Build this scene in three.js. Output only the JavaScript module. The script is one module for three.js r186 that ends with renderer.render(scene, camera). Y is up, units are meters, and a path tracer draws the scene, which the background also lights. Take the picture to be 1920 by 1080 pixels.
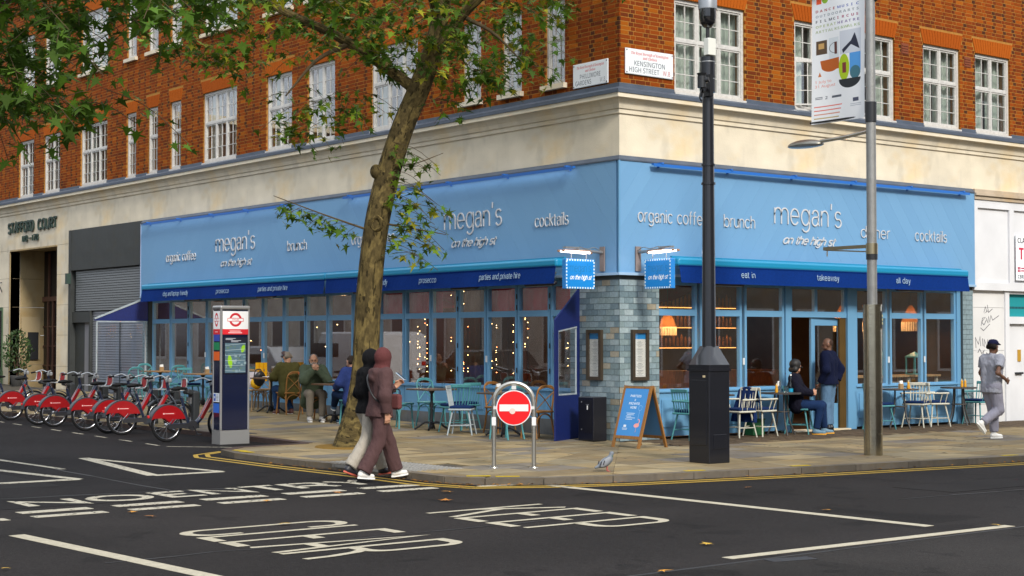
import * as THREE from 'three';
import { mergeGeometries, mergeVertices } from 'three/addons/utils/BufferGeometryUtils.js';
import { RoundedBoxGeometry } from 'three/addons/geometries/RoundedBoxGeometry.js';
import { RectAreaLightUniformsLib } from 'three/addons/lights/RectAreaLightUniformsLib.js';
RectAreaLightUniformsLib.init();

// ---------- camera, sky, sun, exposure ----------
const scene = new THREE.Scene();
const camera = new THREE.PerspectiveCamera(20.57, 16 / 9, 0.1, 600);
camera.position.set(-17.90, 1.7, 19.96);
{ const p = Math.atan(98 / 2975), f = new THREE.Vector3(.6157, 0, -.788).normalize();
  camera.lookAt(camera.position.clone().add(new THREE.Vector3(f.x, Math.tan(p), f.z))); }
scene.add(camera);
const renderer = new THREE.WebGLRenderer({ antialias: true });
renderer.toneMapping = THREE.LinearToneMapping;
renderer.toneMappingExposure = 2.4;
renderer.shadowMap.enabled = true;

let seed = 7;
function rnd() { seed = (seed * 1664525 + 1013904223) >>> 0; return seed / 4294967296; }
const rr = (a, b) => a + (b - a) * rnd();
const pick = a => a[Math.floor(rnd() * a.length)];
// periodic value noise
const PERM = (() => { const a = []; let s = 99; for (let i = 0; i < 65536; i++) { s = (s * 1103515245 + 12345) & 0x7fffffff; a.push(((s >> 8) & 0xffff) / 65535); } return a; })();
function vn(x, y, p) { const xi = Math.floor(x), yi = Math.floor(y), fx = x - xi, fy = y - yi, u = fx * fx * (3 - 2 * fx), v = fy * fy * (3 - 2 * fy);
  const h = (a, b) => PERM[((((a % p) + p) % p) * 157 + (((b % p) + p) % p) * 2731 + p * 37) & 65535];
  return (h(xi, yi) * (1 - u) + h(xi + 1, yi) * u) * (1 - v) + (h(xi, yi + 1) * (1 - u) + h(xi + 1, yi + 1) * u) * v; }
function fbm(u, v, p, oct) { let s = 0, a = .5, t = 0; for (let i = 0; i < oct; i++) { s += a * vn(u * p, v * p, p); t += a; a *= .5; p *= 2; } return s / t; }

{ const W = 512, H = 256, d = new Float32Array(W * H * 4);
  for (let j = 0; j < H; j++) for (let i = 0; i < W; i++) {
    const e = ((j + .5) / H - .5) * Math.PI, s = Math.max(0, Math.sin(e));
    const c = fbm(i / W, j / H, 6, 5), k = (j < H / 2 ? .18 : (.47 + .2 * s)) * (.72 + .56 * c), b = Math.max(0, (c - .45)) * .6;
    const o = (j * W + i) * 4; d[o] = k * (.97 - .10 * (1 - c)); d[o + 1] = k * 1.0; d[o + 2] = k * (1.05 + .12 * (1 - c)); d[o + 3] = 1; }
  const t = new THREE.DataTexture(d, W, H, THREE.RGBAFormat, THREE.FloatType);
  t.mapping = THREE.EquirectangularReflectionMapping; t.magFilter = THREE.LinearFilter; t.minFilter = THREE.LinearFilter; t.needsUpdate = true;
  scene.background = t; scene.environment = t; scene.backgroundIntensity = 1; scene.environmentIntensity = 1; }
const sun = new THREE.DirectionalLight(new THREE.Color(1, .93, .82), 1.5);
sun.position.set(-8, 27, 30); sun.target.position.set(0, 2, -4); sun.castShadow = true; sun.shadow.radius = 24;
sun.shadow.mapSize.set(2048, 2048); Object.assign(sun.shadow.camera, { left: -45, right: 45, top: 45, bottom: -45, near: 1, far: 140 });
scene.add(sun, sun.target);

// ---------- helpers ----------
const V = (x, y, z) => new THREE.Vector3(x, y, z);
const _m = new THREE.Matrix4(), _q = new THREE.Quaternion(), _e = new THREE.Euler();
const names = {};
function numbered(n) { const k = names[n] = (names[n] ?? -1) + 1; return k ? `${n}_${String(k).padStart(3, '0')}` : n; }
function boxUV(g) { const p = g.attributes.position, n = g.attributes.normal, uv = new Float32Array(p.count * 2);
  for (let i = 0; i < p.count; i++) { const ax = Math.abs(n.getX(i)), ay = Math.abs(n.getY(i)), az = Math.abs(n.getZ(i)); let u, v;
    if (ay >= ax && ay >= az) { u = p.getX(i); v = p.getZ(i); } else if (ax >= az) { u = p.getZ(i); v = p.getY(i); } else { u = p.getX(i); v = p.getY(i); }
    uv[2 * i] = u; uv[2 * i + 1] = v; }
  g.setAttribute('uv', new THREE.BufferAttribute(uv, 2)); return g; }
function clean(g) { if (g.index) g = g.toNonIndexed(); for (const k of Object.keys(g.attributes)) if (!['position', 'normal', 'uv'].includes(k)) g.deleteAttribute(k);
  if (!g.attributes.normal) g.computeVertexNormals(); if (!g.attributes.uv) g.setAttribute('uv', new THREE.BufferAttribute(new Float32Array(g.attributes.position.count * 2), 2)); return g; }
function ribbonGeo(pts, w, t, closed) {          // flat band of width w along a polyline in xy, thickness t in z (0..t)
  const P = []; for (const p of pts) if (!P.length || Math.hypot(p[0] - P[P.length - 1][0], p[1] - P[P.length - 1][1]) > 1e-5) P.push(p);
  if (closed && Math.hypot(P[0][0] - P[P.length - 1][0], P[0][1] - P[P.length - 1][1]) < 1e-4) P.pop();
  const n = P.length, L = [], R = [];
  for (let i = 0; i < n; i++) { const a = P[closed ? (i + n - 1) % n : Math.max(0, i - 1)], c = P[closed ? (i + 1) % n : Math.min(n - 1, i + 1)], b = P[i];
    let d1 = [b[0] - a[0], b[1] - a[1]], d2 = [c[0] - b[0], c[1] - b[1]]; const l1 = Math.hypot(...d1), l2 = Math.hypot(...d2);
    if (l1 < 1e-9) d1 = d2.map(x => x / l2); else d1 = d1.map(x => x / l1); if (l2 < 1e-9) d2 = d1; else d2 = d2.map(x => x / l2);
    let nx = -(d1[1] + d2[1]), ny = d1[0] + d2[0]; const l = Math.hypot(nx, ny) || 1; nx /= l; ny /= l; const k = Math.min(2, 1 / Math.max(.35, nx * -d1[1] + ny * d1[0])) * w / 2;
    L.push([b[0] + nx * k, b[1] + ny * k]); R.push([b[0] - nx * k, b[1] - ny * k]); }
  const v = []; const q = (a, b, c, d) => v.push(...a, ...b, ...c, ...a, ...c, ...d);
  const m = closed ? n : n - 1;
  for (let i = 0; i < m; i++) { const j = (i + 1) % n; q([...R[i], t], [...R[j], t], [...L[j], t], [...L[i], t]); if (t > 0) { q([...L[i], 0], [...L[i], t], [...L[j], t], [...L[j], 0]); q([...R[i], t], [...R[i], 0], [...R[j], 0], [...R[j], t]); } }
  if (!closed && t > 0) { q([...R[0], 0], [...R[0], t], [...L[0], t], [...L[0], 0]); const e = n - 1; q([...L[e], 0], [...L[e], t], [...R[e], t], [...R[e], 0]); }
  const g = new THREE.BufferGeometry(); g.setAttribute('position', new THREE.Float32BufferAttribute(v, 3)); g.computeVertexNormals(); return g; }
class B {
  constructor() { this.g = []; this.base = new THREE.Matrix4(); }
  at(x, y, z, ry = 0) { this.base.compose(V(x, y, z), _q.setFromEuler(_e.set(0, ry, 0)), V(1, 1, 1)); return this; }
  add(g, m) { g = clean(g.index || Object.keys(g.attributes).length > 3 ? g : g.clone()); if (m) g.applyMatrix4(m); g.applyMatrix4(this.base); this.g.push(g); return this; }
  put(g, x = 0, y = 0, z = 0, rx = 0, ry = 0, rz = 0, s = 1) { return this.add(g, new THREE.Matrix4().compose(V(x, y, z), _q.setFromEuler(_e.set(rx, ry, rz)), typeof s === 'number' ? V(s, s, s) : V(...s))); }
  box(w, h, d, x, y, z, rx, ry, rz) { return this.put(new THREE.BoxGeometry(w, h, d), x, y, z, rx, ry, rz); }
  b2(x0, x1, y0, y1, z0, z1) { return this.box(Math.abs(x1 - x0), Math.abs(y1 - y0), Math.abs(z1 - z0), (x0 + x1) / 2, (y0 + y1) / 2, (z0 + z1) / 2); }
  rbox(w, h, d, x, y, z, r = .01, rx, ry, rz) { return this.put(new RoundedBoxGeometry(w, h, d, 2, Math.min(r, w / 2.01, h / 2.01, d / 2.01)), x, y, z, rx, ry, rz); }
  cyl(r1, r2, h, x, y, z, n = 16, rx, ry, rz) { return this.put(new THREE.CylinderGeometry(r1, r2, h, n), x, y, z, rx, ry, rz); }
  sph(r, x, y, z, s = 1, n = 14) { return this.put(new THREE.SphereGeometry(r, n, Math.ceil(n * .7)), x, y, z, 0, 0, 0, s); }
  bar(p, q, r1, r2 = r1, n = 8) { p = V(...p); q = V(...q); const d = q.clone().sub(p), l = d.length(); _q.setFromUnitVectors(V(0, 1, 0), d.normalize());
    return this.add(new THREE.CylinderGeometry(r2, r1, l, n), new THREE.Matrix4().compose(p.add(q).multiplyScalar(.5), _q.clone(), V(1, 1, 1))); }
  beam(p, q, w, h) { p = V(...p); q = V(...q); const o = new THREE.Object3D(); o.position.copy(p).add(q).multiplyScalar(.5); const l = p.distanceTo(q); o.lookAt(q.x, q.y, q.z); o.updateMatrix(); return this.add(new THREE.BoxGeometry(w, h, l), o.matrix); }
  tube(pts, r, n = 8, seg, closed = false) { const c = new THREE.CatmullRomCurve3(pts.map(p => V(...p)), closed, 'centripetal'); return this.add(new THREE.TubeGeometry(c, seg ?? pts.length * 5, r, n, closed)); }
  lathe(prof, x = 0, y = 0, z = 0, n = 20) { return this.put(new THREE.LatheGeometry(prof.map(p => new THREE.Vector2(p[0], p[1])), n), x, y, z); }
  ext(pts, d, x = 0, y = 0, z = 0, rx, ry, rz, holes, bevel = 0) { const s = new THREE.Shape(pts.map(p => new THREE.Vector2(p[0], p[1]))); for (const h of holes ?? []) s.holes.push(new THREE.Path(h.map(p => new THREE.Vector2(p[0], p[1]))));
    return this.put(new THREE.ExtrudeGeometry(s, { depth: d, bevelEnabled: bevel > 0, bevelThickness: bevel, bevelSize: bevel, bevelSegments: 2, curveSegments: 10, steps: 1 }), x, y, z, rx, ry, rz); }
  ribbon(pts, w, t, closed) { return this.add(ribbonGeo(pts, w, t, closed)); }
  tri(v) { const g = new THREE.BufferGeometry(); g.setAttribute('position', new THREE.Float32BufferAttribute(v.flat(), 3)); g.computeVertexNormals(); return this.add(g); }
  geo(uv = true) { const g = this.g.length === 1 ? this.g[0] : mergeGeometries(this.g); return uv ? boxUV(g) : g; }
  mesh(name, m, parent, uv = true) { const o = new THREE.Mesh(this.geo(uv), m); o.name = name; (parent ?? scene).add(o); return o; }
}
function thing(name, label, category, group, pos = [0, 0, 0], ry = 0) { const o = new THREE.Group(); o.name = numbered(name); o.position.set(...pos); o.rotation.y = ry; o.userData = { label, category }; if (group) o.userData.group = group; scene.add(o); return o; }
function tag(o, label, category, group) { o.name = numbered(o.name); o.userData = { label, category }; if (group) o.userData.group = group; return o; }
function struct(o) { o.userData.kind = 'structure'; return o; }
function part(name, parent, pos = [0, 0, 0], ry = 0) { const o = new THREE.Group(); o.name = name; o.position.set(...pos); o.rotation.y = ry; parent.add(o); return o; }
function copyOf(o, pos, ry, label, group) { const c = o.clone(); c.name = numbered(o.name.replace(/_\d{3}$/, '')); c.userData = { ...o.userData }; c.position.set(...pos); c.rotation.y = ry; if (label) c.userData.label = label; if (group) c.userData.group = group; scene.add(c); return c; }
// pavement height: rises gently along the side street towards the wall
function hp(x, z) { return .0125 * Math.max(0, -z) * Math.min(1, Math.max(0, (x + 4.4) / 3.2)); }
const RD = -.08;

// ---------- textures and materials ----------
function dataTex(n, fn, srgb = true) { const d = new Uint8Array(n * n * 4); for (let j = 0; j < n; j++) for (let i = 0; i < n; i++) { const c = fn(i / n, j / n), o = (j * n + i) * 4; for (let k = 0; k < 3; k++) d[o + k] = Math.max(0, Math.min(255, (Array.isArray(c) ? c[k] : c) * 255)); d[o + 3] = 255; }
  const t = new THREE.DataTexture(d, n, n); t.wrapS = t.wrapT = THREE.RepeatWrapping; t.magFilter = THREE.LinearFilter; t.minFilter = THREE.LinearMipmapLinearFilter; t.generateMipmaps = true; if (srgb) t.colorSpace = THREE.SRGBColorSpace; t.needsUpdate = true; return t; }
function rep(t, sx, sy = sx) { const c = t.clone(); c.repeat.set(1 / sx, 1 / sy); c.needsUpdate = true; return c; }
function mat(c, rough = .7, o = {}) { const m = new THREE.MeshPhysicalMaterial({ roughness: rough, specularIntensity: rough >= .75 ? .3 : 1, ...o }); if (Array.isArray(c)) m.color.setRGB(...c); else m.color.set(c); return m; }
const T = {};
T.mottle = dataTex(512, (u, v) => .74 + .26 * fbm(u, v, 5, 6));
T.fine = dataTex(512, (u, v) => .72 + .28 * (.5 * vn(u * 256, v * 256, 256) + .5 * fbm(u, v, 24, 4)));
T.noiseB = dataTex(512, (u, v) => fbm(u, v, 32, 4), false);
T.asphalt = dataTex(2048, (u, v) => { const a = vn(u * 1024, v * 1024, 1024), a2 = vn(u * 480, v * 480, 480), b = fbm(u, v, 5, 5), c = vn(u * 900 + 7, v * 900, 900), o = fbm(u, v, 22, 3), r = fbm(u * .12, v, 9, 3); const g = .54 + .22 * a * a + .14 * a2 + .34 * (b - .5) + .16 * (r - .5) + (c > .968 ? .3 : 0) - (o > .70 ? .12 : 0); return [g, g * .975, g * .965]; });
T.asphB = dataTex(512, (u, v) => vn(u * 256, v * 256, 256), false);
T.stone = dataTex(512, (u, v) => { const a = fbm(u, v, 4, 5), s = fbm(u, v * .3, 12, 4), w = fbm(v, u, 7, 4); const k = .82 + .20 * a - .09 * Math.max(0, s - .56) * 3; const q = Math.max(0, w - .55); return [k, k * (1 - .12 * q), k * (1 - .34 * q)]; });
T.wood = dataTex(256, (u, v) => { const k = .62 + .38 * fbm(u * 1, v * .08, 32, 3); return [k, k * .96, k * .9]; });
T.bark = dataTex(512, (u, v) => { const wx = u * 5 + 1.3 * fbm(u, v, 7, 4), wy = v * 5 + 1.3 * fbm(v, u, 7, 4); let d1 = 9, id = 0, d2 = 9, id2 = 0; const xi = Math.floor(wx), yi = Math.floor(wy); for (let i = -1; i <= 1; i++) for (let j = -1; j <= 1; j++) { const cx = ((xi + i) % 5 + 5) % 5, cy = ((yi + j) % 5 + 5) % 5, h = PERM[cx * 71 + cy * 517 + 11], h2 = PERM[cx * 313 + cy * 97 + 5], dx = xi + i + h - wx, dy = (yi + j + h2 - wy), d = dx * dx * 1.6 + dy * dy * .4; if (d < d1) { d2 = d1; id2 = id; d1 = d; id = PERM[cx * 911 + cy * 29 + 3]; } else if (d < d2) { d2 = d; id2 = PERM[cx * 911 + cy * 29 + 3]; } } const e = Math.sqrt(d2) - Math.sqrt(d1), w = .5 + .5 * Math.min(1, e / .12), tone = id * w + id2 * (1 - w), cr = fbm(u, v * .4, 18, 4), k = (.66 + .34 * fbm(u, v, 24, 4)) * (cr > .66 ? .62 : 1); const A = [.58, .53, .41], C = [.96, .88, .64]; return A.map((x, i) => (x + (C[i] - x) * tone) * k * 1.1); });
T.barkB = dataTex(512, (u, v) => fbm(u, v * .35, 20, 4), false);
T.soft = dataTex(512, (u, v) => .92 + .08 * fbm(u, v, 6, 5));
T.worn = dataTex(1024, (u, v) => { const a = fbm(u, v, 40, 4), b = fbm(u, v, 6, 3), k = .85 + .15 * vn(u * 300, v * 300, 300); return a + .5 * b > 1.0 || a > .73 ? [.22, .22, .22] : [k, k, k]; });
const M = {};
M.asphalt = mat([.041, .037, .0365], .86, { map: rep(T.asphalt, 12), bumpMap: rep(T.asphB, .9), bumpScale: .004 });
M.asphaltOld = mat([.029, .0275, .030], .86, { map: rep(T.asphalt, 10), bumpMap: rep(T.asphB, .9), bumpScale: .005 });
M.paintRoad = mat([.62, .56, .43], .75, { map: rep(T.fine, 1.1), bumpMap: rep(T.asphB, .6), bumpScale: .003 });
M.paintOld = mat([.50, .46, .37], .8, { map: rep(T.worn, 1.6) });
M.paintYellow = mat([.50, .33, .06], .75, { map: rep(T.fine, .7) });
M.stone = mat([.80, .715, .56], .85, { map: rep(T.stone, 3.2, 2.2), bumpMap: rep(T.noiseB, .6), bumpScale: .002 });
M.lead = mat([.085, .11, .155], .55, { map: rep(T.mottle, 1.2) });
M.mortar = mat([.50, .235, .05], .95, { map: rep(T.fine, .6) });
M.blue = mat([.30, .50, .78], .42, { map: rep(T.mottle, 2.5) });
M.blueFrame = mat([.135, .32, .52], .35);
M.teal = mat([.008, .23, .42], .35);
M.navyFabric = mat([.001, .033, .22], .9, { map: rep(T.fine, .5), specularIntensity: .25 });
M.white = mat([.82, .82, .84], .5, { map: rep(T.soft, 2) });
M.winWhite = mat([.74, .72, .68], .5, { map: rep(T.fine, .8) });
M.letter = mat([.56, .57, .59], .45);
M.glass = mat([1, 1, 1], .01, { transmission: 1, thickness: 0, ior: 1.95, specularIntensity: 1 });
M.black = mat([.012, .012, .015], .4, { map: rep(T.mottle, .7) });
M.blackGloss = mat([.010, .011, .016], .28, { clearcoat: .3 });
M.steel = mat([.55, .53, .48], .32, { metalness: 1, bumpMap: rep(T.noiseB, .3), bumpScale: .0006 });
M.galv = mat([.48, .49, .50], .5, { metalness: .75, map: rep(T.mottle, .6) });
M.darkMetal = mat([.03, .032, .036], .45, { metalness: .4 });
M.wood = mat([.42, .20, .045], .6, { map: rep(T.wood, .25, .9) });
M.woodPale = mat([.52, .36, .19], .6, { map: rep(T.wood, .25, .9) });
M.woodDark = mat([.10, .055, .03], .55, { map: rep(T.wood, .3, .9) });
M.tealPaint = mat([.085, .33, .36], .5, { map: rep(T.mottle, .5) });
M.greyPaint = mat([.45, .52, .56], .5, { map: rep(T.mottle, .5) });
M.cream = mat([.72, .70, .58], .5, { map: rep(T.mottle, .5) });
M.navyCushion = mat([.008, .03, .12], .9, { map: rep(T.fine, .3) });
M.red = mat([.30, .003, .006], .38, { clearcoat: .3 });
M.rubber = mat([.012, .012, .013], .8);
M.chrome = mat([.62, .62, .64], .25, { metalness: 1 });
M.paperWhite = mat([.82, .82, .80], .8);
M.skinA = mat([.52, .27, .17], .6); M.skinB = mat([.13, .06, .035], .55); M.skinC = mat([.42, .21, .12], .6);
function canvasMat(w, h, draw, o = {}) { const c = document.createElement('canvas'); c.width = w; c.height = h; const x = c.getContext('2d'); draw(x, w, h); const t = new THREE.CanvasTexture(c); t.colorSpace = THREE.SRGBColorSpace; t.magFilter = THREE.LinearFilter; t.anisotropy = 8; return new THREE.MeshPhysicalMaterial({ map: t, roughness: .5, ...o }); }
// flat printed panel w x h facing +z, centre at origin, thickness t
function panel(name, w, h, t, m, parent, x = 0, y = 0, z = 0, ry = 0) { const g = new THREE.BoxGeometry(w, h, t), o = new THREE.Mesh(g, m); o.name = name; o.position.set(x, y, z); o.rotation.y = ry; parent.add(o); return o; }

// ---------- single-stroke lettering ----------
const arc = (cx, cy, rx, ry, a0, a1, n = 12) => Array.from({ length: n + 1 }, (_, i) => { const a = (a0 + (a1 - a0) * i / n) * Math.PI / 180; return [cx + rx * Math.cos(a), cy + ry * Math.sin(a)]; });
const archP = (x0, x1) => [...arc((x0 + x1) / 2, .64, (x1 - x0) / 2, .36, 180, 0), [x1, 0]];
const GL = {
  m: [1.24, [[0, 0], [0, 1]], [[0, .5], ...archP(0, .62)], [[.62, .5], ...archP(.62, 1.24)]], n: [.64, [[0, 0], [0, 1]], [[0, .5], ...archP(0, .64)]],
  h: [.64, [[0, 0], [0, 1.45]], [[0, .5], ...archP(0, .64)]], r: [.4, [[0, 0], [0, 1]], [[0, .5], ...arc(.34, .6, .34, .4, 180, 75)]],
  u: [.64, [[0, 1], [0, .36], ...arc(.32, .36, .32, .36, 180, 360), [.64, 1]], [[.64, 1], [.64, 0]]],
  e: [.78, [[.02, .52], [.77, .52], ...arc(.39, .5, .38, .5, 3, 320, 22)]], o: [.8, arc(.4, .5, .4, .5, 0, 360, 24)], c: [.74, arc(.4, .5, .4, .5, 42, 318, 20)],
  a: [.68, [[.06, .74], ...arc(.34, .7, .28, .3, 165, 0), [.62, .15], [.68, 0]], [[.62, .6], [.4, .56], ...arc(.3, .28, .28, .28, 90, 330, 14), [.62, .28]]],
  g: [.76, arc(.38, .5, .38, .5, 0, 360, 24), [[.76, 1], [.76, -.08], ...arc(.4, -.08, .36, .34, 0, -150, 12)]],
  s: [.62, [...arc(.31, .74, .28, .26, 30, 250, 14), ...arc(.31, .27, .3, .27, 75, -155, 16)]], "'": [.2, [[.1, 1.5], [.08, 1.12]]],
  i: [.06, [[.03, 0], [.03, 1]], [[.03, 1.28], [.03, 1.4]]], l: [.06, [[.03, 0], [.03, 1.45]]], f: [.42, [[.14, 0], [.14, 1.15], ...arc(.4, 1.15, .26, .28, 180, 95)], [[-.05, .96], [.4, .96]]],
  t: [.4, [[.14, 1.3], [.14, .2], ...arc(.34, .2, .2, .2, 180, 280)], [[-.05, .97], [.38, .97]]], b: [.8, [[0, 0], [0, 1.45]], arc(.4, .5, .4, .5, 0, 360, 24)], d: [.8, [[.8, 0], [.8, 1.45]], arc(.4, .5, .4, .5, 0, 360, 24)],
  p: [.8, [[0, -.42], [0, 1]], arc(.4, .5, .4, .5, 0, 360, 24)], k: [.6, [[0, 0], [0, 1.45]], [[.56, 1], [0, .42]], [[.2, .6], [.6, 0]]],
  v: [.64, [[0, 1], [.32, 0], [.64, 1]]], w: [1, [[0, 1], [.26, 0], [.5, 1], [.74, 0], [1, 1]]], y: [.64, [[0, 1], [.34, 0]], [[.64, 1], [.3, -.2], [.12, -.42], [-.02, -.4]]], x: [.6, [[0, 1], [.6, 0]], [[0, 0], [.6, 1]]], ' ': [.35],
  C: [.9, arc(.45, .5, .45, .5, 40, 320, 24)], L: [.7, [[0, 1], [0, 0], [.7, 0]]], E: [.7, [[.7, 1], [0, 1], [0, 0], [.7, 0]], [[0, .5], [.5, .5]]], A: [.9, [[0, 0], [.45, 1], [.9, 0]], [[.16, .33], [.74, .33]]],
  R: [.8, [[0, 0], [0, 1], [.4, 1], ...arc(.42, .74, .36, .26, 90, -90), [0, .48]], [[.4, .48], [.8, 0]]], K: [.8, [[0, 0], [0, 1]], [[.75, 1], [0, .4]], [[.22, .58], [.8, 0]]], P: [.8, [[0, 0], [0, 1], [.4, 1], ...arc(.42, .72, .36, .28, 90, -90), [0, .44]]],
  N: [.85, [[0, 0], [0, 1], [.85, 0], [.85, 1]]], O: [.95, arc(.475, .5, .475, .5, 0, 360, 24)], T: [.8, [[0, 1], [.8, 1]], [[.4, 1], [.4, 0]]], Y: [.8, [[0, 1], [.4, .5], [.8, 1]], [[.4, .5], [.4, 0]]] };
function strokes(text, gap = .26, slant = 0) { const out = []; let x = 0; for (const ch of text) { const g = GL[ch] ?? GL[' ']; for (let i = 1; i < g.length; i++) out.push(g[i].map(p => [p[0] + x + p[1] * slant, p[1]])); x += g[0] + gap; } return { s: out, w: x - gap }; }
// raised lettering centred at (0,0) baseline, width W metres, x-height h
function letters(text, W, h, stroke, depth, slant = 0, gap = .26) { const q = strokes(text, gap, slant), sx = W / q.w, b = new B(); for (const s of q.s) b.add(ribbonGeo(s.map(p => [(p[0] - q.w / 2) * sx, p[1] * h]), stroke, depth)); return b; }
// ---------- ground ----------
function clipPoly(poly, conv) { let out = poly; const n = conv.length; let area = 0; for (let i = 0; i < n; i++) { const a = conv[i], b = conv[(i + 1) % n]; area += a[0] * b[1] - b[0] * a[1]; } const sg = Math.sign(area);
  for (let i = 0; i < n && out.length; i++) { const a = conv[i], b = conv[(i + 1) % n], inp = out; out = []; const side = p => sg * ((b[0] - a[0]) * (p[1] - a[1]) - (b[1] - a[1]) * (p[0] - a[0]));
    for (let k = 0; k < inp.length; k++) { const p = inp[k], q = inp[(k + 1) % inp.length], sp = side(p), sq = side(q); if (sp >= 0) out.push(p); if ((sp >= 0) !== (sq >= 0)) { const t = sp / (sp - sq); out.push([p[0] + (q[0] - p[0]) * t, p[1] + (q[1] - p[1]) * t]); } } }
  return out; }
function polyArea(p) { let a = 0; for (let i = 0; i < p.length; i++) { const q = p[(i + 1) % p.length]; a += p[i][0] * q[1] - q[0] * p[i][1]; } return a / 2; }
// prism over an xz polygon whose top follows hf; shrunk by gap
function slabGeo(poly, top, depth, gap = 0, chamfer = 0) { let cx = 0, cz = 0; for (const p of poly) { cx += p[0]; cz += p[1]; } cx /= poly.length; cz /= poly.length;
  if (polyArea(poly) > 0) poly = poly.slice().reverse();
  const P = poly.map(p => { const dx = p[0] - cx, dz = p[1] - cz, l = Math.hypot(dx, dz) || 1; const k = Math.max(0, 1 - gap / l); return [cx + dx * k, cz + dz * k]; });
  const v = [], n = P.length, y = p => typeof top === 'function' ? top(p[0], p[1]) : top;
  const c = [cx, y([cx, cz]), cz];
  for (let i = 0; i < n; i++) { const a = P[i], b = P[(i + 1) % n]; v.push(...c, a[0], y(a), a[1], b[0], y(b), b[1]); v.push(a[0], y(a), a[1], a[0], y(a) - depth, a[1], b[0], y(b) - depth, b[1], a[0], y(a), a[1], b[0], y(b) - depth, b[1], b[0], y(b), b[1]); }
  const g = new THREE.BufferGeometry(); g.setAttribute('position', new THREE.Float32BufferAttribute(v, 3)); g.computeVertexNormals(); boxUV(g); return g; }
const strip = (a, b, w) => { const dx = b[0] - a[0], dz = b[1] - a[1], l = Math.hypot(dx, dz), nx = -dz / l * w / 2, nz = dx / l * w / 2; return [[a[0] + nx, a[1] + nz], [b[0] + nx, b[1] + nz], [b[0] - nx, b[1] - nz], [a[0] - nx, a[1] - nz]]; };
const road = struct(new B().b2(-160, 160, RD - .4, RD, -160, 160).mesh('road', M.asphalt));
{ // older, patched asphalt of the side street
  const g = slabGeo([[-13, -60], [-4.2, -60], [-4.2, -2.9], [-6.3, -2.6], [-6.55, 3.5], [-13, 3.5]], RD + .003, .002); const o = new THREE.Mesh(g, M.asphaltOld); o.name = 'side_street_surface'; road.add(o);
  const nw = new THREE.Mesh(slabGeo([[-60, 11.35], [-10.6, 11.05], [-4.2, 10.98], [60, 10.98], [60, 17.1], [-60, 17.1]], RD + .0025, .002), mat([.052, .049, .047], .88, { map: rep(T.asphalt, 8), bumpMap: rep(T.asphB, .7), bumpScale: .005 })); nw.name = 'relaid_surface'; road.add(nw);
  const tar = mat([.006, .006, .007], .6); const seam = pts => { for (let i = 0; i < pts.length - 1; i++) { const o = new THREE.Mesh(slabGeo(strip(pts[i], pts[i + 1], .022 + .012 * ((i * 5) % 3)), RD + .0032 + .0002 * (i % 2), .002), tar); o.name = 'tar_seam'; road.add(o); } };
  const wob = (a, b, n, k) => Array.from({ length: n + 1 }, (_, i) => [a[0] + (b[0] - a[0]) * i / n + rr(-k, k), a[1] + (b[1] - a[1]) * i / n + rr(-k, k)]);
  seam([[-12.4, 11.08], [-10.6, 11.04], [-7.5, 10.99], [-4.2, 10.97], [3, 10.97]]); seam(wob([-12.6, 7.9], [-7.4, 7.75], 16, .03)); seam(wob([-9.5, 3.3], [-9.1, -8], 14, .05)); seam(wob([-6.9, 3.0], [-12.6, 2.2], 12, .04)); seam(wob([-3.5, 8.6], [8, 9.4], 14, .03));
  const pt = (x0, x1, z0, z1, m) => { const o = new THREE.Mesh(slabGeo([[x0, z0], [x1, z0 + .05], [x1 - .05, z1], [x0 + .03, z1 - .04]], RD + .0036, .002), m); o.name = 'asphalt_patch'; road.add(o); }; const pm2 = mat([.022, .021, .022], .8, { map: rep(T.asphalt, 6) }); pt(-11.6, -10.2, -2.6, 1.2, pm2); pt(-2.4, .2, 7.6, 8.5, mat([.036, .033, .0325], .88, { map: rep(T.asphalt, 7) }));
  const d = new B(); d.rbox(.42, .006, .16, -8.15, RD + .004, 11.15, .003, 0, -.25); d.mesh('drain_cover', M.black, road); }
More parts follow.
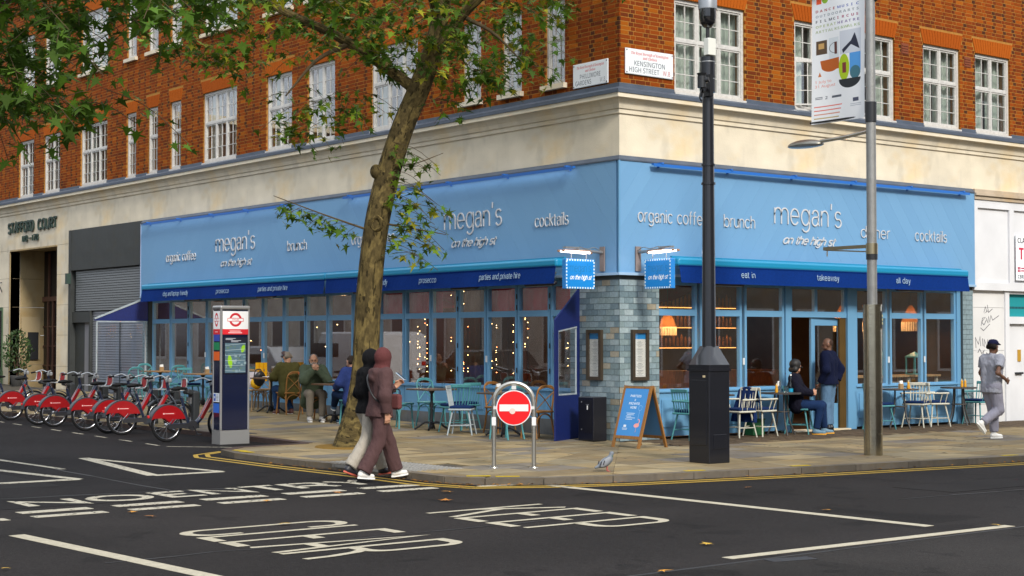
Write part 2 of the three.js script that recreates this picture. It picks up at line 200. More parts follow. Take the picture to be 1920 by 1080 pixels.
// road markings: text strokes mapped to the ground. right = reading direction, up = letter top
const roadGL = { C: [.9, [[.88, .72], [.88, .86], ...arc(.45, .86, .43, .14, 0, 180, 10), ...arc(.45, .14, .43, .14, 180, 360, 10), [.88, .28]]], P: [.8, [[0, 0], [0, 1], [.45, 1], ...arc(.45, .87, .35, .13, 90, 0, 6), ...arc(.45, .56, .35, .13, 0, -90, 6), [0, .43]]], R: [.85, [[0, 0], [0, 1], [.45, 1], ...arc(.45, .87, .35, .13, 90, 0, 6), ...arc(.45, .56, .35, .13, 0, -90, 6), [0, .43]], [[.4, .43], [.62, .34], [.8, .16], [.85, 0]]], O: [.95, arc(.475, .5, .475, .5, 0, 360, 24)] };
function roadText(text, o, right, up, wid, hgt, strokeW, m, gap = .3, name = 'road_lettering') { const keep = {}; for (const k in roadGL) { keep[k] = GL[k]; GL[k] = roadGL[k]; } const q = strokes(text, gap), b = new B(); let si = 0; Object.assign(GL, keep); const KS = hgt > 1 ? 1.6 : 1;
  for (const s of q.s) { const P = s.map(p => [p[0] / q.w * wid, p[1] * hgt / KS]); const g = ribbonGeo(P, strokeW, 0);
    const pos = g.attributes.position; for (let i = 0; i < pos.count; i++) { const a = pos.getX(i), c = pos.getY(i) * KS; pos.setXYZ(i, o[0] + right[0] * a + up[0] * c, RD + .004, o[1] + right[1] * a + up[1] * c); } if (right[0] * up[1] - right[1] * up[0] > -2) { g.computeVertexNormals(); if (g.attributes.normal.getY(0) < 0) { const a = pos.array; for (let i = 0; i < a.length; i += 9) for (let k = 0; k < 3; k++) { const t = a[i + 3 + k]; a[i + 3 + k] = a[i + 6 + k]; a[i + 6 + k] = t; } g.computeVertexNormals(); } }
    g.translate(0, (si++) * .0002, 0); b.add(g); }
  return b.mesh(name, m, road); }
roadText('CLEAR', [-11.25, 6.42], [0, 1], [1, 0], 2.3, 1.62, .078, M.paintRoad, .24);
roadText('KEEP', [-8.5, 6.52], [0, 1], [1, 0], 2.05, 1.5, .078, M.paintRoad, .24);
roadText('NO', [-11.42, 3.36], [1, 0], [0, -1], 1.42, .58, .13, M.paintOld, .3);
roadText('ENTRY', [-9.78, 3.36], [1, 0], [0, -1], 2.75, .6, .12, M.paintOld, .26);
function flat(poly, m, y = RD + .004, name = 'road_line') { const o = new THREE.Mesh(slabGeo(poly, y, .003), m); o.name = name; road.add(o); return o; }
flat(strip([-5.5, 4.85], [-5.36, 10.4], .14), M.paintRoad); flat(strip([-8.5, 10.78], [-4.72, 10.85], .12), M.paintRoad);
flat(strip([-12.5, 2.5 + 3.2], [-12.28, 9.2], .15), M.paintRoad); flat(strip([-12.28, 9.2], [-12.2, 12.5], .15), M.paintRoad);
for (let i = 0; i < 5; i++) { const x = -11.8 + i * 1.06; flat(strip([x, 3.9 - .03 * i], [x + .78, 3.88 - .02 * i], .19), M.paintOld); flat(strip([x - .02, 4.35 - .03 * i], [x + .76, 4.33 - .02 * i], .17), M.paintOld); }
flat(strip([-12.9, 3.95], [-12.1, 3.93], .19), M.paintOld); flat(strip([-12.9, 4.4], [-12.1, 4.38], .19), M.paintOld);
flat(strip([-6.28, 4.42], [-5.8, 4.5], .1), M.paintRoad);
{ // give-way triangles, outlines
  const tri = (a, b, c, w) => { flat(strip(a, b, w * .7), M.paintOld); flat(strip(b, c, w), M.paintOld, RD + .0045); flat(strip(c, a, w), M.paintOld, RD + .005); };
  tri([-8.2, -2.95], [-7.72, .55], [-8.72, .55], .17); tri([-10.15, -2.4], [-9.72, .48], [-10.9, .45], .2);
  flat(strip([-9.35, -3.6], [-9.25, -1.15], .09), M.paintOld);
  for (let i = 0; i < 9; i++) flat(strip([-6.05 + i * .1, -4.9 - i * 1.3], [-6.0 + i * .1, -5.5 - i * 1.3], .05), M.paintOld);
  flat(strip([-6.05, -4.6], [-5.0, -3.4], .05), M.paintOld); }
for (const off of [.16, .36]) { const P = [[-6.27 - off + .05, -2.5], [-6.45 - off, -2.0], [-6.5 - off * .9, 0], [-6.4 - off, 2], [-6.42 - off, 3.7], [-6.25 - off * .7, 4.4 + off * .5], [-5.62, 4.72 + off], [-4.64, 5.1 + off], [-1.79, 5.64 + off], [2.43, 6.2 + off], [16, 8 + off]];
  for (let i = 0; i < P.length - 1; i++) flat(strip(P[i], P[i + 1], .075), M.paintYellow, RD + .004 + .0004 * (i % 2), 'yellow_line');
  flat(strip([-6.27 - off + .05, -2.5], [-5.9, -2.75 - off * .6], .075), M.paintYellow, RD + .0052, 'yellow_line'); }
{ // kerb gutter: narrow darker channel
}
// pavement: convex pieces
const KERB = [[2.43, 6.16], [.16, 5.82], [-1.79, 5.59], [-3.46, 5.26], [-4.64, 5.03], [-5.5, 4.72], [-6.1, 4.32], [-6.33, 3.8], [-6.34, 3.1], [-6.33, 2.16], [-6.33, 1.27], [-6.4, .56], [-6.45, -.5], [-6.42, -1.5], [-6.25, -2.25], [-5.76, -2.72], [-4.42, -2.87], [-4.32, -3.9], [-4.27, -5.16], [-4.2, -9], [-4.1, -20], [-4.0, -60]];
const K0 = [18, 8.5];
const convs = [[[0, 0], [18, 0], K0, KERB[0]], [[0, 0], KERB[0], KERB[1], KERB[2]], [[0, 0], KERB[2], KERB[3], KERB[4]], [[0, 0], KERB[4], KERB[5], KERB[6]], [[0, 0], KERB[6], KERB[7], KERB[8], KERB[9]], [[0, 0], KERB[9], KERB[10], KERB[11]],
  [[0, 0], KERB[11], KERB[12], KERB[13]], [[0, 0], KERB[13], KERB[14], KERB[15], KERB[16]], [[0, 0], KERB[16], [0, -2.87]], [[0, -2.87], KERB[16], KERB[17], KERB[18], [0, -5.16]], [[0, -5.16], KERB[18], KERB[19], [0, -9]], [[0, -9], KERB[19], KERB[20], [0, -20]], [[0, -20], KERB[20], KERB[21], [0, -60]]];
const pavement = struct((() => { const b = new B(); for (const c of convs) b.add(slabGeo(c, (x, z) => hp(x, z) - .012, .3)); return b.mesh('pavement', mat([.11, .095, .075], .95, { map: rep(T.fine, .6) })); })());
const slabMats = [[.29, .225, .125], [.34, .265, .15], [.24, .185, .108], [.355, .285, .17], [.27, .225, .145], [.22, .175, .11]].map(c => mat(c, .85, { map: rep(T.stone, 1.7, 1.4), bumpMap: rep(T.noiseB, .5), bumpScale: .002 }));
const slabGrey = [[.185, .165, .14], [.21, .185, .155], [.165, .148, .128], [.225, .2, .165], [.19, .165, .135]].map(c => mat(c, .85, { map: rep(T.stone, 1.7, 1.4), bumpMap: rep(T.noiseB, .5), bumpScale: .002 }));
{ const all = [];
  const inTact = (x, z) => x > -6.4 && x < -5.35 && z > .75 && z < 2.95;
  let row = 0;
  for (let z = -24; z < 9; z += .62, row++) { let x = -7 - rr(0, .8); while (x < 17) { const w = pick([.62, .75, .9, .9, 1.05]); const poly = [[x, z], [x + w, z], [x + w, z + .62], [x, z + .62]];
      for (const c of convs) { const q = clipPoly(poly, c); if (q.length > 2 && Math.abs(polyArea(q)) > .012) { const mx = q.reduce((s, p) => s + p[0], 0) / q.length, mz = q.reduce((s, p) => s + p[1], 0) / q.length;
          if (mz > 0 && mz < 1.65 && mx > .1) continue; if (inTact(mx, mz)) continue;
          const dk = KERB.reduce((s, k) => Math.min(s, Math.hypot(k[0] - mx, k[1] - mz)), 9); all.push({ q, mx, mz, d: Math.hypot(mx + 17.9, mz - 19.96) }); } }
      x += w; } }
  all.sort((a, b) => a.d - b.d); const rest = [[], []];
  all.forEach((s, i) => { const grey = rnd() < .12, g = slabGeo(s.q, (x, z) => hp(x, z) + rr(-.0015, .0015), .03, .004), ms = grey ? slabGrey : slabMats;
    if (i < 290) { const o = new THREE.Mesh(g, pick(ms)); o.name = 'paving_slab'; pavement.add(o); } else rest[grey ? 1 : 0].push(g); });
  rest.forEach((r, i) => { if (r.length) { const o = new THREE.Mesh(mergeGeometries(r.map(clean)), (i ? slabGrey : slabMats)[0]); o.name = 'far_paving'; o.userData.kind = 'stuff'; pavement.add(o); } });
  // clay pavers along the wall
  const n = 2100, im = new THREE.InstancedMesh(new THREE.BoxGeometry(.205, .04, .098), mat([1, 1, 1], .9, { map: rep(T.fine, .4) }), n); let k = 0; const c = new THREE.Color();
  for (let r = 0; r < 15; r++) for (let x = .1 + (r % 2) * .105; x < 17.9 && k < n; x += .212) { im.setMatrixAt(k, _m.makeTranslation(x + .1, -.02 + rr(-.001, .002), .06 + r * .108)); const t = rr(.7, 1.15); c.setRGB(.135 * t, .095 * t, .06 * t); im.setColorAt(k++, c); }
  im.count = k; im.name = 'clay_pavers'; im.userData.kind = 'stuff'; pavement.add(im);
  // tactile slabs with blisters
  const tm = mat([.30, .29, .27], .8, { map: rep(T.mottle, .8) }); for (let i = 0; i < 2; i++) for (let j = 0; j < 5; j++) { const b = new B(); const x0 = -6.36 + i * .5, z0 = .8 + j * .43; b.add(slabGeo([[x0, z0], [x0 + .48, z0], [x0 + .48, z0 + .41], [x0, z0 + .41]], .0, .04)); for (let p = 0; p < 6; p++) for (let q = 0; q < 5; q++) b.cyl(.016, .024, .008, x0 + .045 + p * .078, .004, z0 + .045 + q * .08, 7); b.mesh('tactile_slab', tm, pavement); }
  // kerb stones
  const km = [[.17, .145, .115], [.14, .12, .095], [.19, .16, .125]].map(c => mat(c, .85, { map: rep(T.stone, 1.1, .7), bumpMap: rep(T.noiseB, .4), bumpScale: .003 })); const KP = [K0, ...KERB]; const kd = mat([.085, .06, .055], .9, { map: rep(T.stone, 1.1, .7) });
  for (let i = 0; i < KP.length - 1; i++) { const a = KP[i], b = KP[i + 1], L = Math.hypot(b[0] - a[0], b[1] - a[1]); if (a[1] < -26) continue; const n = Math.max(1, Math.round(L / .92)); const dx = (b[0] - a[0]) / L, dz = (b[1] - a[1]) / L, nx = dz, nz = -dx; // outward
    for (let j = 0; j < n; j++) { const s0 = j * L / n + .004, s1 = (j + 1) * L / n - .004; const inset = .15; const P = (s, o) => [a[0] + dx * s - nx * o, a[1] + dz * s - nz * o];
      const drop = i >= 8 && i <= 11 ? -.05 : 0; const o = new THREE.Mesh(slabGeo([P(s0, -.02), P(s1, -.02), P(s1, inset), P(s0, inset)], .006 + drop * .0, .2), i >= 15 ? kd : pick(km)); o.name = 'kerb_stone'; pavement.add(o); } }
  const ym = mat([.62, .45, .02], .8, { map: rep(T.fine, .5) }); for (const [x, z, r] of [[-6.0, 4.05, .6], [-5.75, 4.32, .6], [-3.3, 5.12, .2], [-1.6, 5.42, .2], [2.3, 6.0, .15], [-6.2, -1.55, 1.45], [-6.15, -1.85, 1.4]]) { const b = new B(); b.at(x, .0095, z, -r + Math.PI); b.box(.3, .004, .09, 0, 0, 0); b.mesh('yellow_kerb_mark', ym, pavement); } }
{ // trodden gum spots on the slabs
  const b = new B(); for (let i = 0; i < 170; i++) { const x = rr(-6, 9), z = x < 0 ? rr(-3, 3.8) : rr(1.8, 5.2); b.cyl(rr(.012, .026), rr(.014, .028), .0014, x, hp(x, z) + .0028, z, 7); } const o = b.mesh('gum_spots', mat([.09, .08, .07], .8), pavement); o.userData.kind = 'stuff'; }
// ---------- corner building ----------
const LR = -Math.PI / 2;                     // rotation that lays a facade drawn in xy (x = world z, z = outward) on the side-street wall
const bld = thing('corner_building', 'long orange brick building with stone band over blue corner cafe front', 'building');
const BL = () => new B().at(0, 0, 0, LR), BR = () => new B().at(0, 0, 0, 0);
const winL = [[-27.4, -26.22, 2], [-25.42, -24.2, 2], [-22.72, -20.92, 3], [-19.67, -19.07, 1], [-18.36, -17.77, 1], [-17.05, -16.45, 1], [-15.25, -13.53, 3], [-12.1, -10.95, 2], [-10.27, -9.12, 2], [-7.7, -6.0, 3]].map(w => [...w, 6.03, 7.74]);
const winS = [[-4.48, -3.9, 1], [-3.24, -2.66, 1], [-1.97, -1.43, 1]].map(w => [...w, 6.24, 7.74]);
const winLU = winL.slice(0, 7).map(w => [w[0], w[1], w[2], 9.2, 10.9]); winLU.push([-12.1, -10.95, 2, 9.2, 10.9], [-10.27, -9.12, 2, 9.2, 10.9]);
const winR = [[1.29, 3.05, 3], [4.38, 5.54, 2], [6.1, 7.3, 2], [8.2, 9.4, 2], [9.92, 11.13, 2], [13.2, 14.9, 3]].map(w => [...w, 6.03, 7.68]);
const TOP = 12.2;
const holesOf = ws => ws.map(w => [[w[0], w[3]], [w[1], w[3]], [w[1], w[4]], [w[0], w[4]]]);
const brickLow = 5.93;
BL().ext([[-36, 5.6], [0, 5.6], [0, TOP], [-36, TOP]], .3, 0, 0, -.3, 0, 0, 0, holesOf([...winL, ...winS, ...winLU])).mesh('wall', M.mortar, bld);
BR().ext([[.3, 5.6], [18, 5.6], [18, TOP], [.3, TOP]], .3, 0, 0, -.3, 0, 0, 0, holesOf(winR)).mesh('wall', M.mortar, bld);
{ // rooms behind the upper windows, floors, roof
  const b = new B(); const m = mat([.16, .14, .12], .9);
  b.b2(3.4, 3.6, 5.9, TOP, -35.7, -3.6).b2(3.4, 17.7, 5.9, TOP, -3.6, -3.4); b.mesh('inner_wall', m, bld);
  const f = new B(); f.b2(.3, 3.4, 8.55, 8.8, -35.7, -.3).b2(3.4, 17.7, 8.55, 8.8, -3.4, -.3); f.mesh('upper_floor', m, bld);
  const r = new B(); r.b2(-.25, 18.2, TOP, TOP + .3, -36, .25); r.mesh('roof', M.lead, bld); }
// bricks
{ const items = []; const lay = (ws, s0, s1, side) => {
    for (let k = 0; ; k++) { const y0 = brickLow + k * .075, y1 = y0 + .062; if (y1 > TOP) break;
      let iv = [[s0, s1]]; const cut = (a, b) => { const o = []; for (const [p, q] of iv) { if (b <= p || a >= q) o.push([p, q]); else { if (a > p) o.push([p, a]); if (b < q) o.push([b, q]); } } iv = o; };
      for (const w of ws) { if (y1 > w[3] && y0 < w[4]) cut(w[0], w[1]); const t = (y0 - w[4]) / .3; if (t >= -.1 && t < 1) cut(w[0] - .02 - .1 * Math.max(0, t), w[1] + .02 + .1 * Math.max(0, t)); }
      let s = s0 - (k % 2) * .161, head = k % 2; while (s < s1) { const L = head ? .1025 : .215; for (const [p, q] of iv) { const a = Math.max(s, p), b = Math.min(s + L, q); if (b - a > .028) items.push({ a, b, y: (y0 + y1) / 2, side, head }); } s += L + .013; head ^= 1; } } };
  lay([...winL, ...winS, ...winLU], -36, .012, 0); lay(winR, .033, 18, 1);
  const cam = [-17.9, 19.96]; for (const i of items) { const c = (i.a + i.b) / 2; i.d = (i.side ? Math.hypot(c - cam[0], cam[1]) : Math.hypot(cam[0], c - cam[1])) + (i.y > 7.7 ? 30 : 0) + (i.b - i.a < .09 ? 20 : 0) + (i.side ? 0 : 2.2); }
  items.sort((a, b) => a.d - b.d);
  const cols = [[.34, .066, .003], [.30, .054, .003], [.39, .085, .003], [.245, .043, .004], [.185, .036, .006], [.105, .032, .012], [.43, .112, .005]];
  const col = h => { const r = rnd(); return h ? (r < .18 ? 5 : r < .55 ? 4 : r < .8 ? 3 : 0) : (r < .3 ? 0 : r < .55 ? 1 : r < .72 ? 2 : r < .86 ? 3 : r < .93 ? 6 : 4); };
  const ms = cols.map(c => mat(c, .9, { map: rep(T.fine, .35), bumpMap: rep(T.noiseB, .2), bumpScale: .002 })), ug = new THREE.BoxGeometry(1, .062, .03);
  const place = (i, o) => { const L = i.b - i.a, c = (i.a + i.b) / 2, j = rr(-.002, .002); if (i.side) o.compose(V(c, i.y, -.0115 + j), _q.identity(), V(L, 1, 1)); else o.compose(V(.0115 - j, i.y, c), _q.setFromEuler(_e.set(0, LR, 0)), V(L, 1, 1)); return o; };
  const N = items.length - 300, im = new THREE.InstancedMesh(ug, mat([1, 1, 1], .9, { map: rep(T.fine, .35), bumpMap: rep(T.noiseB, .2), bumpScale: .002 }), N), cc = new THREE.Color();
  items.forEach((i, k) => { const ci = col(i.head); if (k < 300) { const g = new THREE.Mesh(ug, ms[ci]); g.name = 'brick'; place(i, g.matrix); g.matrix.decompose(g.position, g.quaternion, g.scale); bld.add(g); } else { im.setMatrixAt(k - 300, place(i, _m)); const t = rr(.82, 1.15), c = cols[ci]; im.setColorAt(k - 300, cc.setRGB(c[0] * t, c[1] * t, c[2] * t)); } });
  im.name = 'brickwork'; im.userData.kind = 'stuff'; bld.add(im);
  const lm = [[.52, .115, .006], [.46, .095, .005]].map(c => mat(c, .9, { map: rep(T.fine, .3) }));
  const lintel = (w, base) => { const n = Math.round((w[1] - w[0]) / .078), b = base(); for (let i = 0; i < n; i++) { const t = (i + .5) / n * 2 - 1, x = w[0] + (w[1] - w[0]) * (i + .5) / n, hw = (w[1] - w[0]) / n / 2 - .004, sp = .1 * t; b.ext([[x - hw, w[4] + .004], [x + hw, w[4] + .004], [x + hw + sp + .005, w[4] + .298], [x - hw + sp - .005, w[4] + .298]], .04, 0, 0, -.026); } b.mesh('lintel', pick(lm), bld); };
  for (const w of [...winL, ...winS, ...winLU]) lintel(w, BL); for (const w of winR) lintel(w, BR);
  const am = mat([.2, .06, .03], .9); for (const [x, y] of [[7.62, 7.5], [9.66, 7.45]]) { const b = BR(); for (let i = 0; i < 4; i++) b.box(.2, .03, .03, x, y - .08 + i * .05, .004); b.box(.22, .22, .02, x, y, -.002); b.mesh('air_brick', am, bld); } }
// windows
const curtainM = mat([.58, .68, .60], .9, { transmission: .25, thickness: 0 });
function waveSheet(x0, x1, y0, y1, z, amp = .03, wl = .14) { const b = new B(), n = Math.max(6, Math.round((x1 - x0) / .02)), P = []; for (let i = 0; i <= n; i++) { const x = x0 + (x1 - x0) * i / n; P.push([x, z + amp * Math.sin(x / wl * 6.28) + amp * .4 * Math.sin(x * 17)]); }
  const v = []; for (let i = 0; i < n; i++) { const [a, c] = [P[i], P[i + 1]]; v.push([a[0], y0, a[1]], [c[0], y0, c[1]], [c[0], y1, c[1]], [a[0], y0, a[1]], [c[0], y1, c[1]], [a[0], y1, a[1]]); } return b.tri(v); }
function sashWindow(w, ry, cols, opt = {}) { const [x0, x1, n, y0, y1] = w, g = part('window', bld, [0, 0, 0], ry), D = -.09, f = new B();
  f.b2(x0, x0 + .06, y0, y1, D - .05, D + .05).b2(x1 - .06, x1, y0, y1, D - .05, D + .05).b2(x0 + .06, x1 - .06, y1 - .06, y1, D - .05, D + .05).b2(x0 + .06, x1 - .06, y0, y0 + .06, D - .05, D + .05);
  const ym = y0 + (y1 - y0) * .56, W = (x1 - x0 - .12) / n; f.b2(x0 + .06, x1 - .06, ym - .025, ym + .025, D - .04, D + .045); for (let i = 1; i < n; i++) f.b2(x0 + .06 + W * i - .022, x0 + .06 + W * i + .022, y0 + .06, y1 - .06, D - .045, D + .042);
  f.mesh('frame', M.winWhite, g);
  for (let i = 0; i < n; i++) for (const [a, b, rows] of [[y0 + .06, ym - .025, 3], [ym + .025, y1 - .06, 2]]) { const l = x0 + .06 + W * i + (i ? .022 : 0), r = x0 + .06 + W * (i + 1) - (i < n - 1 ? .022 : 0), c = new B();
      const open = opt.open === i && rows === 3; const piv = open ? .62 : 0;
      const fr = .03, d = D + .012; c.b2(l, l + fr, a, b, d - .02, d + .02).b2(r - fr, r, a, b, d - .02, d + .02).b2(l + fr, r - fr, a, a + fr, d - .02, d + .02).b2(l + fr, r - fr, b - fr, b, d - .02, d + .02);
      const bars = opt.cols ?? (W > .42 ? 2 : (W > .3 ? 2 : 1)); for (let k = 1; k <= bars - 1 + (n === 1 ? 1 : 0); k++) { const x = l + (r - l) * k / (bars + (n === 1 ? 1 : 0)); c.b2(x - .008, x + .008, a + fr, b - fr, d - .012, d + .012); } for (let k = 1; k < rows; k++) { const y = a + (b - a) * k / rows; c.b2(l + fr, r - fr, y - .007, y + .007, d - .011, d + .011); }
      const cs = c.mesh('casement', M.winWhite, g), p = new B().b2(l + .02, r - .02, a + .02, b - .02, d - .003, d + .003).mesh('pane', M.glass, g);
      if (open) for (const o of [cs, p]) { o.geometry.translate(-l, 0, -d); o.position.set(l, 0, d + .02); o.rotation.y = -piv; } }
  const cu = opt.curtain ?? .8; if (cu > 0) { const s = (x1 - x0) * .5 * cu; waveSheet(x0 + .02, x0 + s, y0 + .02, y1 - .02, D - .16).mesh('curtain', curtainM, g); waveSheet(x1 - s, x1 - .02, y0 + .02, y1 - .02, D - .17, .03, .12).mesh('curtain', curtainM, g); }
  const sl = new B(); if (opt.sill) sl.b2(x0 - .06, x1 + .06, y0 - .09, y0 - .002, -.06, .09); else sl.b2(x0 - .01, x1 + .01, y0 - .075, y0 - .002, -.1, .035); sl.mesh('sill', opt.sill ? M.stone : M.winWhite, g); }
winL.forEach((w, i) => sashWindow(w, LR, 0, { curtain: [.5, .6, .7, .6, .6, .5, .6, .7, .7, .5][i], open: -1 })); winS.forEach(w => sashWindow(w, LR, 0, { sill: true, curtain: .4 })); winLU.forEach(w => sashWindow(w, LR, 0, { sill: true, curtain: .85 }));
winR.forEach((w, i) => sashWindow(w, 0, 0, { curtain: [.98, .85, .95, .9, .9, .6][i], open: i === 1 ? 0 : -1 }));
// stone band, cornice and lead, mitred round the corner
function sweepL(prof, z0, x1) { const v = []; for (let i = 0; i < prof.length - 1; i++) { const [d, y] = prof[i], [e, h] = prof[i + 1]; const q = (a, b, c, f) => v.push(a, b, c, a, c, f); q([-d, y, z0], [-d, y, d], [-e, h, e], [-e, h, z0]); q([-d, y, d], [x1, y, d], [x1, h, e], [-e, h, e]); } return new B().tri(v); }
sweepL([[-.3, 4.83], [0, 4.83], [0, 5.535], [.03, 5.545], [.03, 5.615], [.055, 5.625], [.075, 5.70], [.13, 5.785], [.2, 5.79], [.2, 5.862], [0, 5.862]], -36, 18).mesh('cornice', M.stone, bld);
sweepL([[.19, 5.863], [.217, 5.863], [.217, 5.925], [.03, 5.995], [.016, 5.995], [.016, 5.94]], -36, 18).mesh('lead_flashing', M.lead, bld);
{ let prev = -36; for (const w of [...winL, [.024, 0]]) { if (w[0] - prev > .1) BL().b2(prev + .02, w[0] > 0 ? .024 : w[0] - .02, 5.98, 6.065, .014, .024).mesh('lead_upstand', M.lead, bld); prev = w[1]; }
  prev = 0; for (const w of [...winR, [18, 18]]) { BR().b2(prev + (prev ? .02 : -.013), w[0] - .02, 5.98, 6.065, .014, .024).mesh('lead_upstand', M.lead, bld); prev = w[1]; } }
{ const m = M.stone; new B().b2(.004, .3, 4.834, 5.6, -36, -.004).b2(.3, 18, 4.834, 5.6, -.3, -.004).mesh('band_core', m, bld); }
// blue fascia: diagonal boards on both faces
const FY0 = 2.84, FY1 = 4.74, FD = .07;
{ const fm = [[.15, .325, .54], [.146, .318, .532], [.154, .331, .547]].map(c => mat(c, .45));
  const boards = (s0, s1, mid, base, pitch) => { const rect = [[s0, FY0], [s1, FY0], [s1, FY1], [s0, FY1]]; const H = FY1 - FY0;
    for (const [a, b, dir] of [[s0, mid, 1], [mid, s1, -1]]) { const R = [[a, FY0], [b, FY0], [b, FY1], [a, FY1]], k = .78 * dir * H; for (let s = Math.min(a, a - k) - .1; s < Math.max(b, b - k) + .1; s += pitch) { const q = clipPoly([[s + .0008, FY0], [s + pitch - .0008, FY0], [s + pitch - .0008 + k, FY1], [s + .0008 + k, FY1]], R); if (q.length > 2 && Math.abs(polyArea(q)) > .004) base().ext(q, .02, 0, 0, FD - .02).mesh('board', pick(fm), fas); } } };
  const fas = part('fascia', bld); boards(-18.57, -.0, -11.7, BL, .34); boards(-FD, 9.76, 4.6, BR, .34);
  BL().b2(-18.57, FD - .021, FY0, FY1, -.2, FD - .023).mesh('backing', M.blueFrame, fas); BR().b2(-FD + .021, 9.76, FY0, FY1, -.2, FD - .0235).mesh('backing', M.blueFrame, fas);
  const tr = new B(); tr.box(.03, FY1 - FY0, .03, -FD + .002, (FY0 + FY1) / 2, FD - .002); tr.mesh('corner_trim', M.blueFrame, fas);
  sweepL([[.06, FY0 - .045], [.1, FY0 - .04], [.1, FY0 + .004], [.06, FY0 + .006]], -18.57, 9.76).mesh('bottom_bead', mat([.3, .45, .62], .4), fas);
  sweepL([[.06, FY1 - .003], [.085, FY1 - .003], [.085, FY1 + .02], [.02, FY1 + .09], [0, FY1 + .09]], -18.57, 9.76).mesh('top_flashing', M.lead, fas);
  BL().b2(-18.6, -18.57, FY0 - .03, FY1, -.1, FD + .01).mesh('end_trim', mat([.35, .42, .6], .4), fas);
  const word = (t, c, y, W, h, st, base, sl = 0, gap = .26) => { const b = letters(t, W, h, st * .88, .014, sl, gap), g = b.geo(false), o = new THREE.Mesh(g, M.letter); o.name = 'lettering'; g.translate(0, 0, FD + .006); if (base === 'L') { g.translate(c, 0, 0); g.applyMatrix4(new THREE.Matrix4().makeRotationY(LR)); } else g.translate(c, 0, 0); o.position.y = y; fas.add(o); };
  word('organic coffee', 1.18, 3.72, 1.66, .155, .019, 'R'); word('brunch', 2.81, 3.72, .78, .155, .019, 'R'); word("megan's", 4.65, 3.84, 1.84, .29, .03, 'R', 0, .24); word('on the high st', 4.65, 3.48, 1.42, .105, .026, 'R', .42, .16); word('dinner', 6.58, 3.68, .86, .155, .019, 'R'); word('cocktails', 8.3, 3.68, 1.0, .155, .019, 'R');
  word('organic coffee', -16.25, 3.68, 1.62, .155, .021, 'L'); word("megan's", -13.43, 3.82, 1.9, .29, .034, 'L', 0, .24); word('on the high st', -13.4, 3.46, 1.48, .105, .03, 'L', .42, .16); word('brunch', -10.56, 3.69, .82, .155, .021, 'L'); word('organic coffee', -7.5, 3.7, 1.6, .155, .02, 'L'); word("megan's", -4.06, 3.83, 1.8, .29, .031, 'L', 0, .24); word('on the high st', -4.05, 3.48, 1.38, .105, .026, 'L', .42, .16); word('cocktails', -1.71, 3.725, .92, .155, .019, 'L');
  // lit trough lights above the lettering
  const tm = mat([.02, .14, .50], .35), glow = new THREE.MeshStandardMaterial({ color: 0x222222, emissive: new THREE.Color(.75, .85, 1), emissiveIntensity: .5 });
  const trough = (a, b, base, ry, lit) => { const g = part('light_trough', bld, [0, 0, 0], ry); 
    const hs = new B(); hs.b2(a, b, 4.69, 4.72, .13, .19); hs.b2(a, b, 4.668, 4.69, .18, .19); hs.mesh('housing', tm, g); const br = new B(); const n = Math.max(3, Math.round((b - a) / 1.4)); for (let i = 0; i < n; i++) { const x = a + .2 + (b - a - .4) * i / (n - 1); br.box(.05, .03, .2, x, 4.73, .1).box(.04, .08, .02, x, 4.70, .08); } br.mesh('bracket', tm, g);
    if (lit) { new B().b2(a + .05, b - .05, 4.684, 4.689, .14, .178).mesh('lamp', glow, g); const L = new THREE.RectAreaLight(new THREE.Color(.72, .84, 1), lit, b - a - .1, .06); L.position.set((a + b) / 2, 4.68, .16); L.rotation.x = -Math.PI / 2 - .0; g.add(L); L.lookAt(L.getWorldPosition(V(0, 0, 0)).add(ry ? V(.05, -1, 0) : V(0, -1, -.05))); } };
  trough(.62, 9.45, BR, 0, 0); trough(-18.2, -10.9, BL, LR, .9); trough(-8.5, -1.0, BL, LR, 1.2); }
// ---------- shopfront ----------
const darkWoodWall = mat([.05, .032, .022], .7, { map: rep(T.wood, 1.2, 3) });
const PY = [.86, 2.13, 2.24, 2.66];
function bay(x0, x1, ry, D = -.12, bottom = PY[0], lower = true) { const g = part('shop_window', bld, [0, 0, 0], ry), f = new B(), s = .055; f.b2(x0, x0 + s, bottom - .06, 2.76, D - .04, D + .04).b2(x1 - s, x1, bottom - .06, 2.76, D - .04, D + .04).b2(x0 + s, x1 - s, PY[3], 2.76, D - .038, D + .038).b2(x0 + s, x1 - s, PY[1], PY[2], D - .038, D + .042).b2(x0 + s, x1 - s, bottom - .06, bottom + .0, D - .038, D + .038); f.mesh('frame', M.blueFrame, g);
  new B().b2(x0 + s - .01, x1 - s + .01, PY[2] - .01, PY[3] + .01, D - .006, D + .002).mesh('pane', M.glass, g); new B().b2(x0 + s - .01, x1 - s + .01, bottom - .01, PY[1] + .01, D - .006, D + .002).mesh('pane', M.glass, g); return g; }
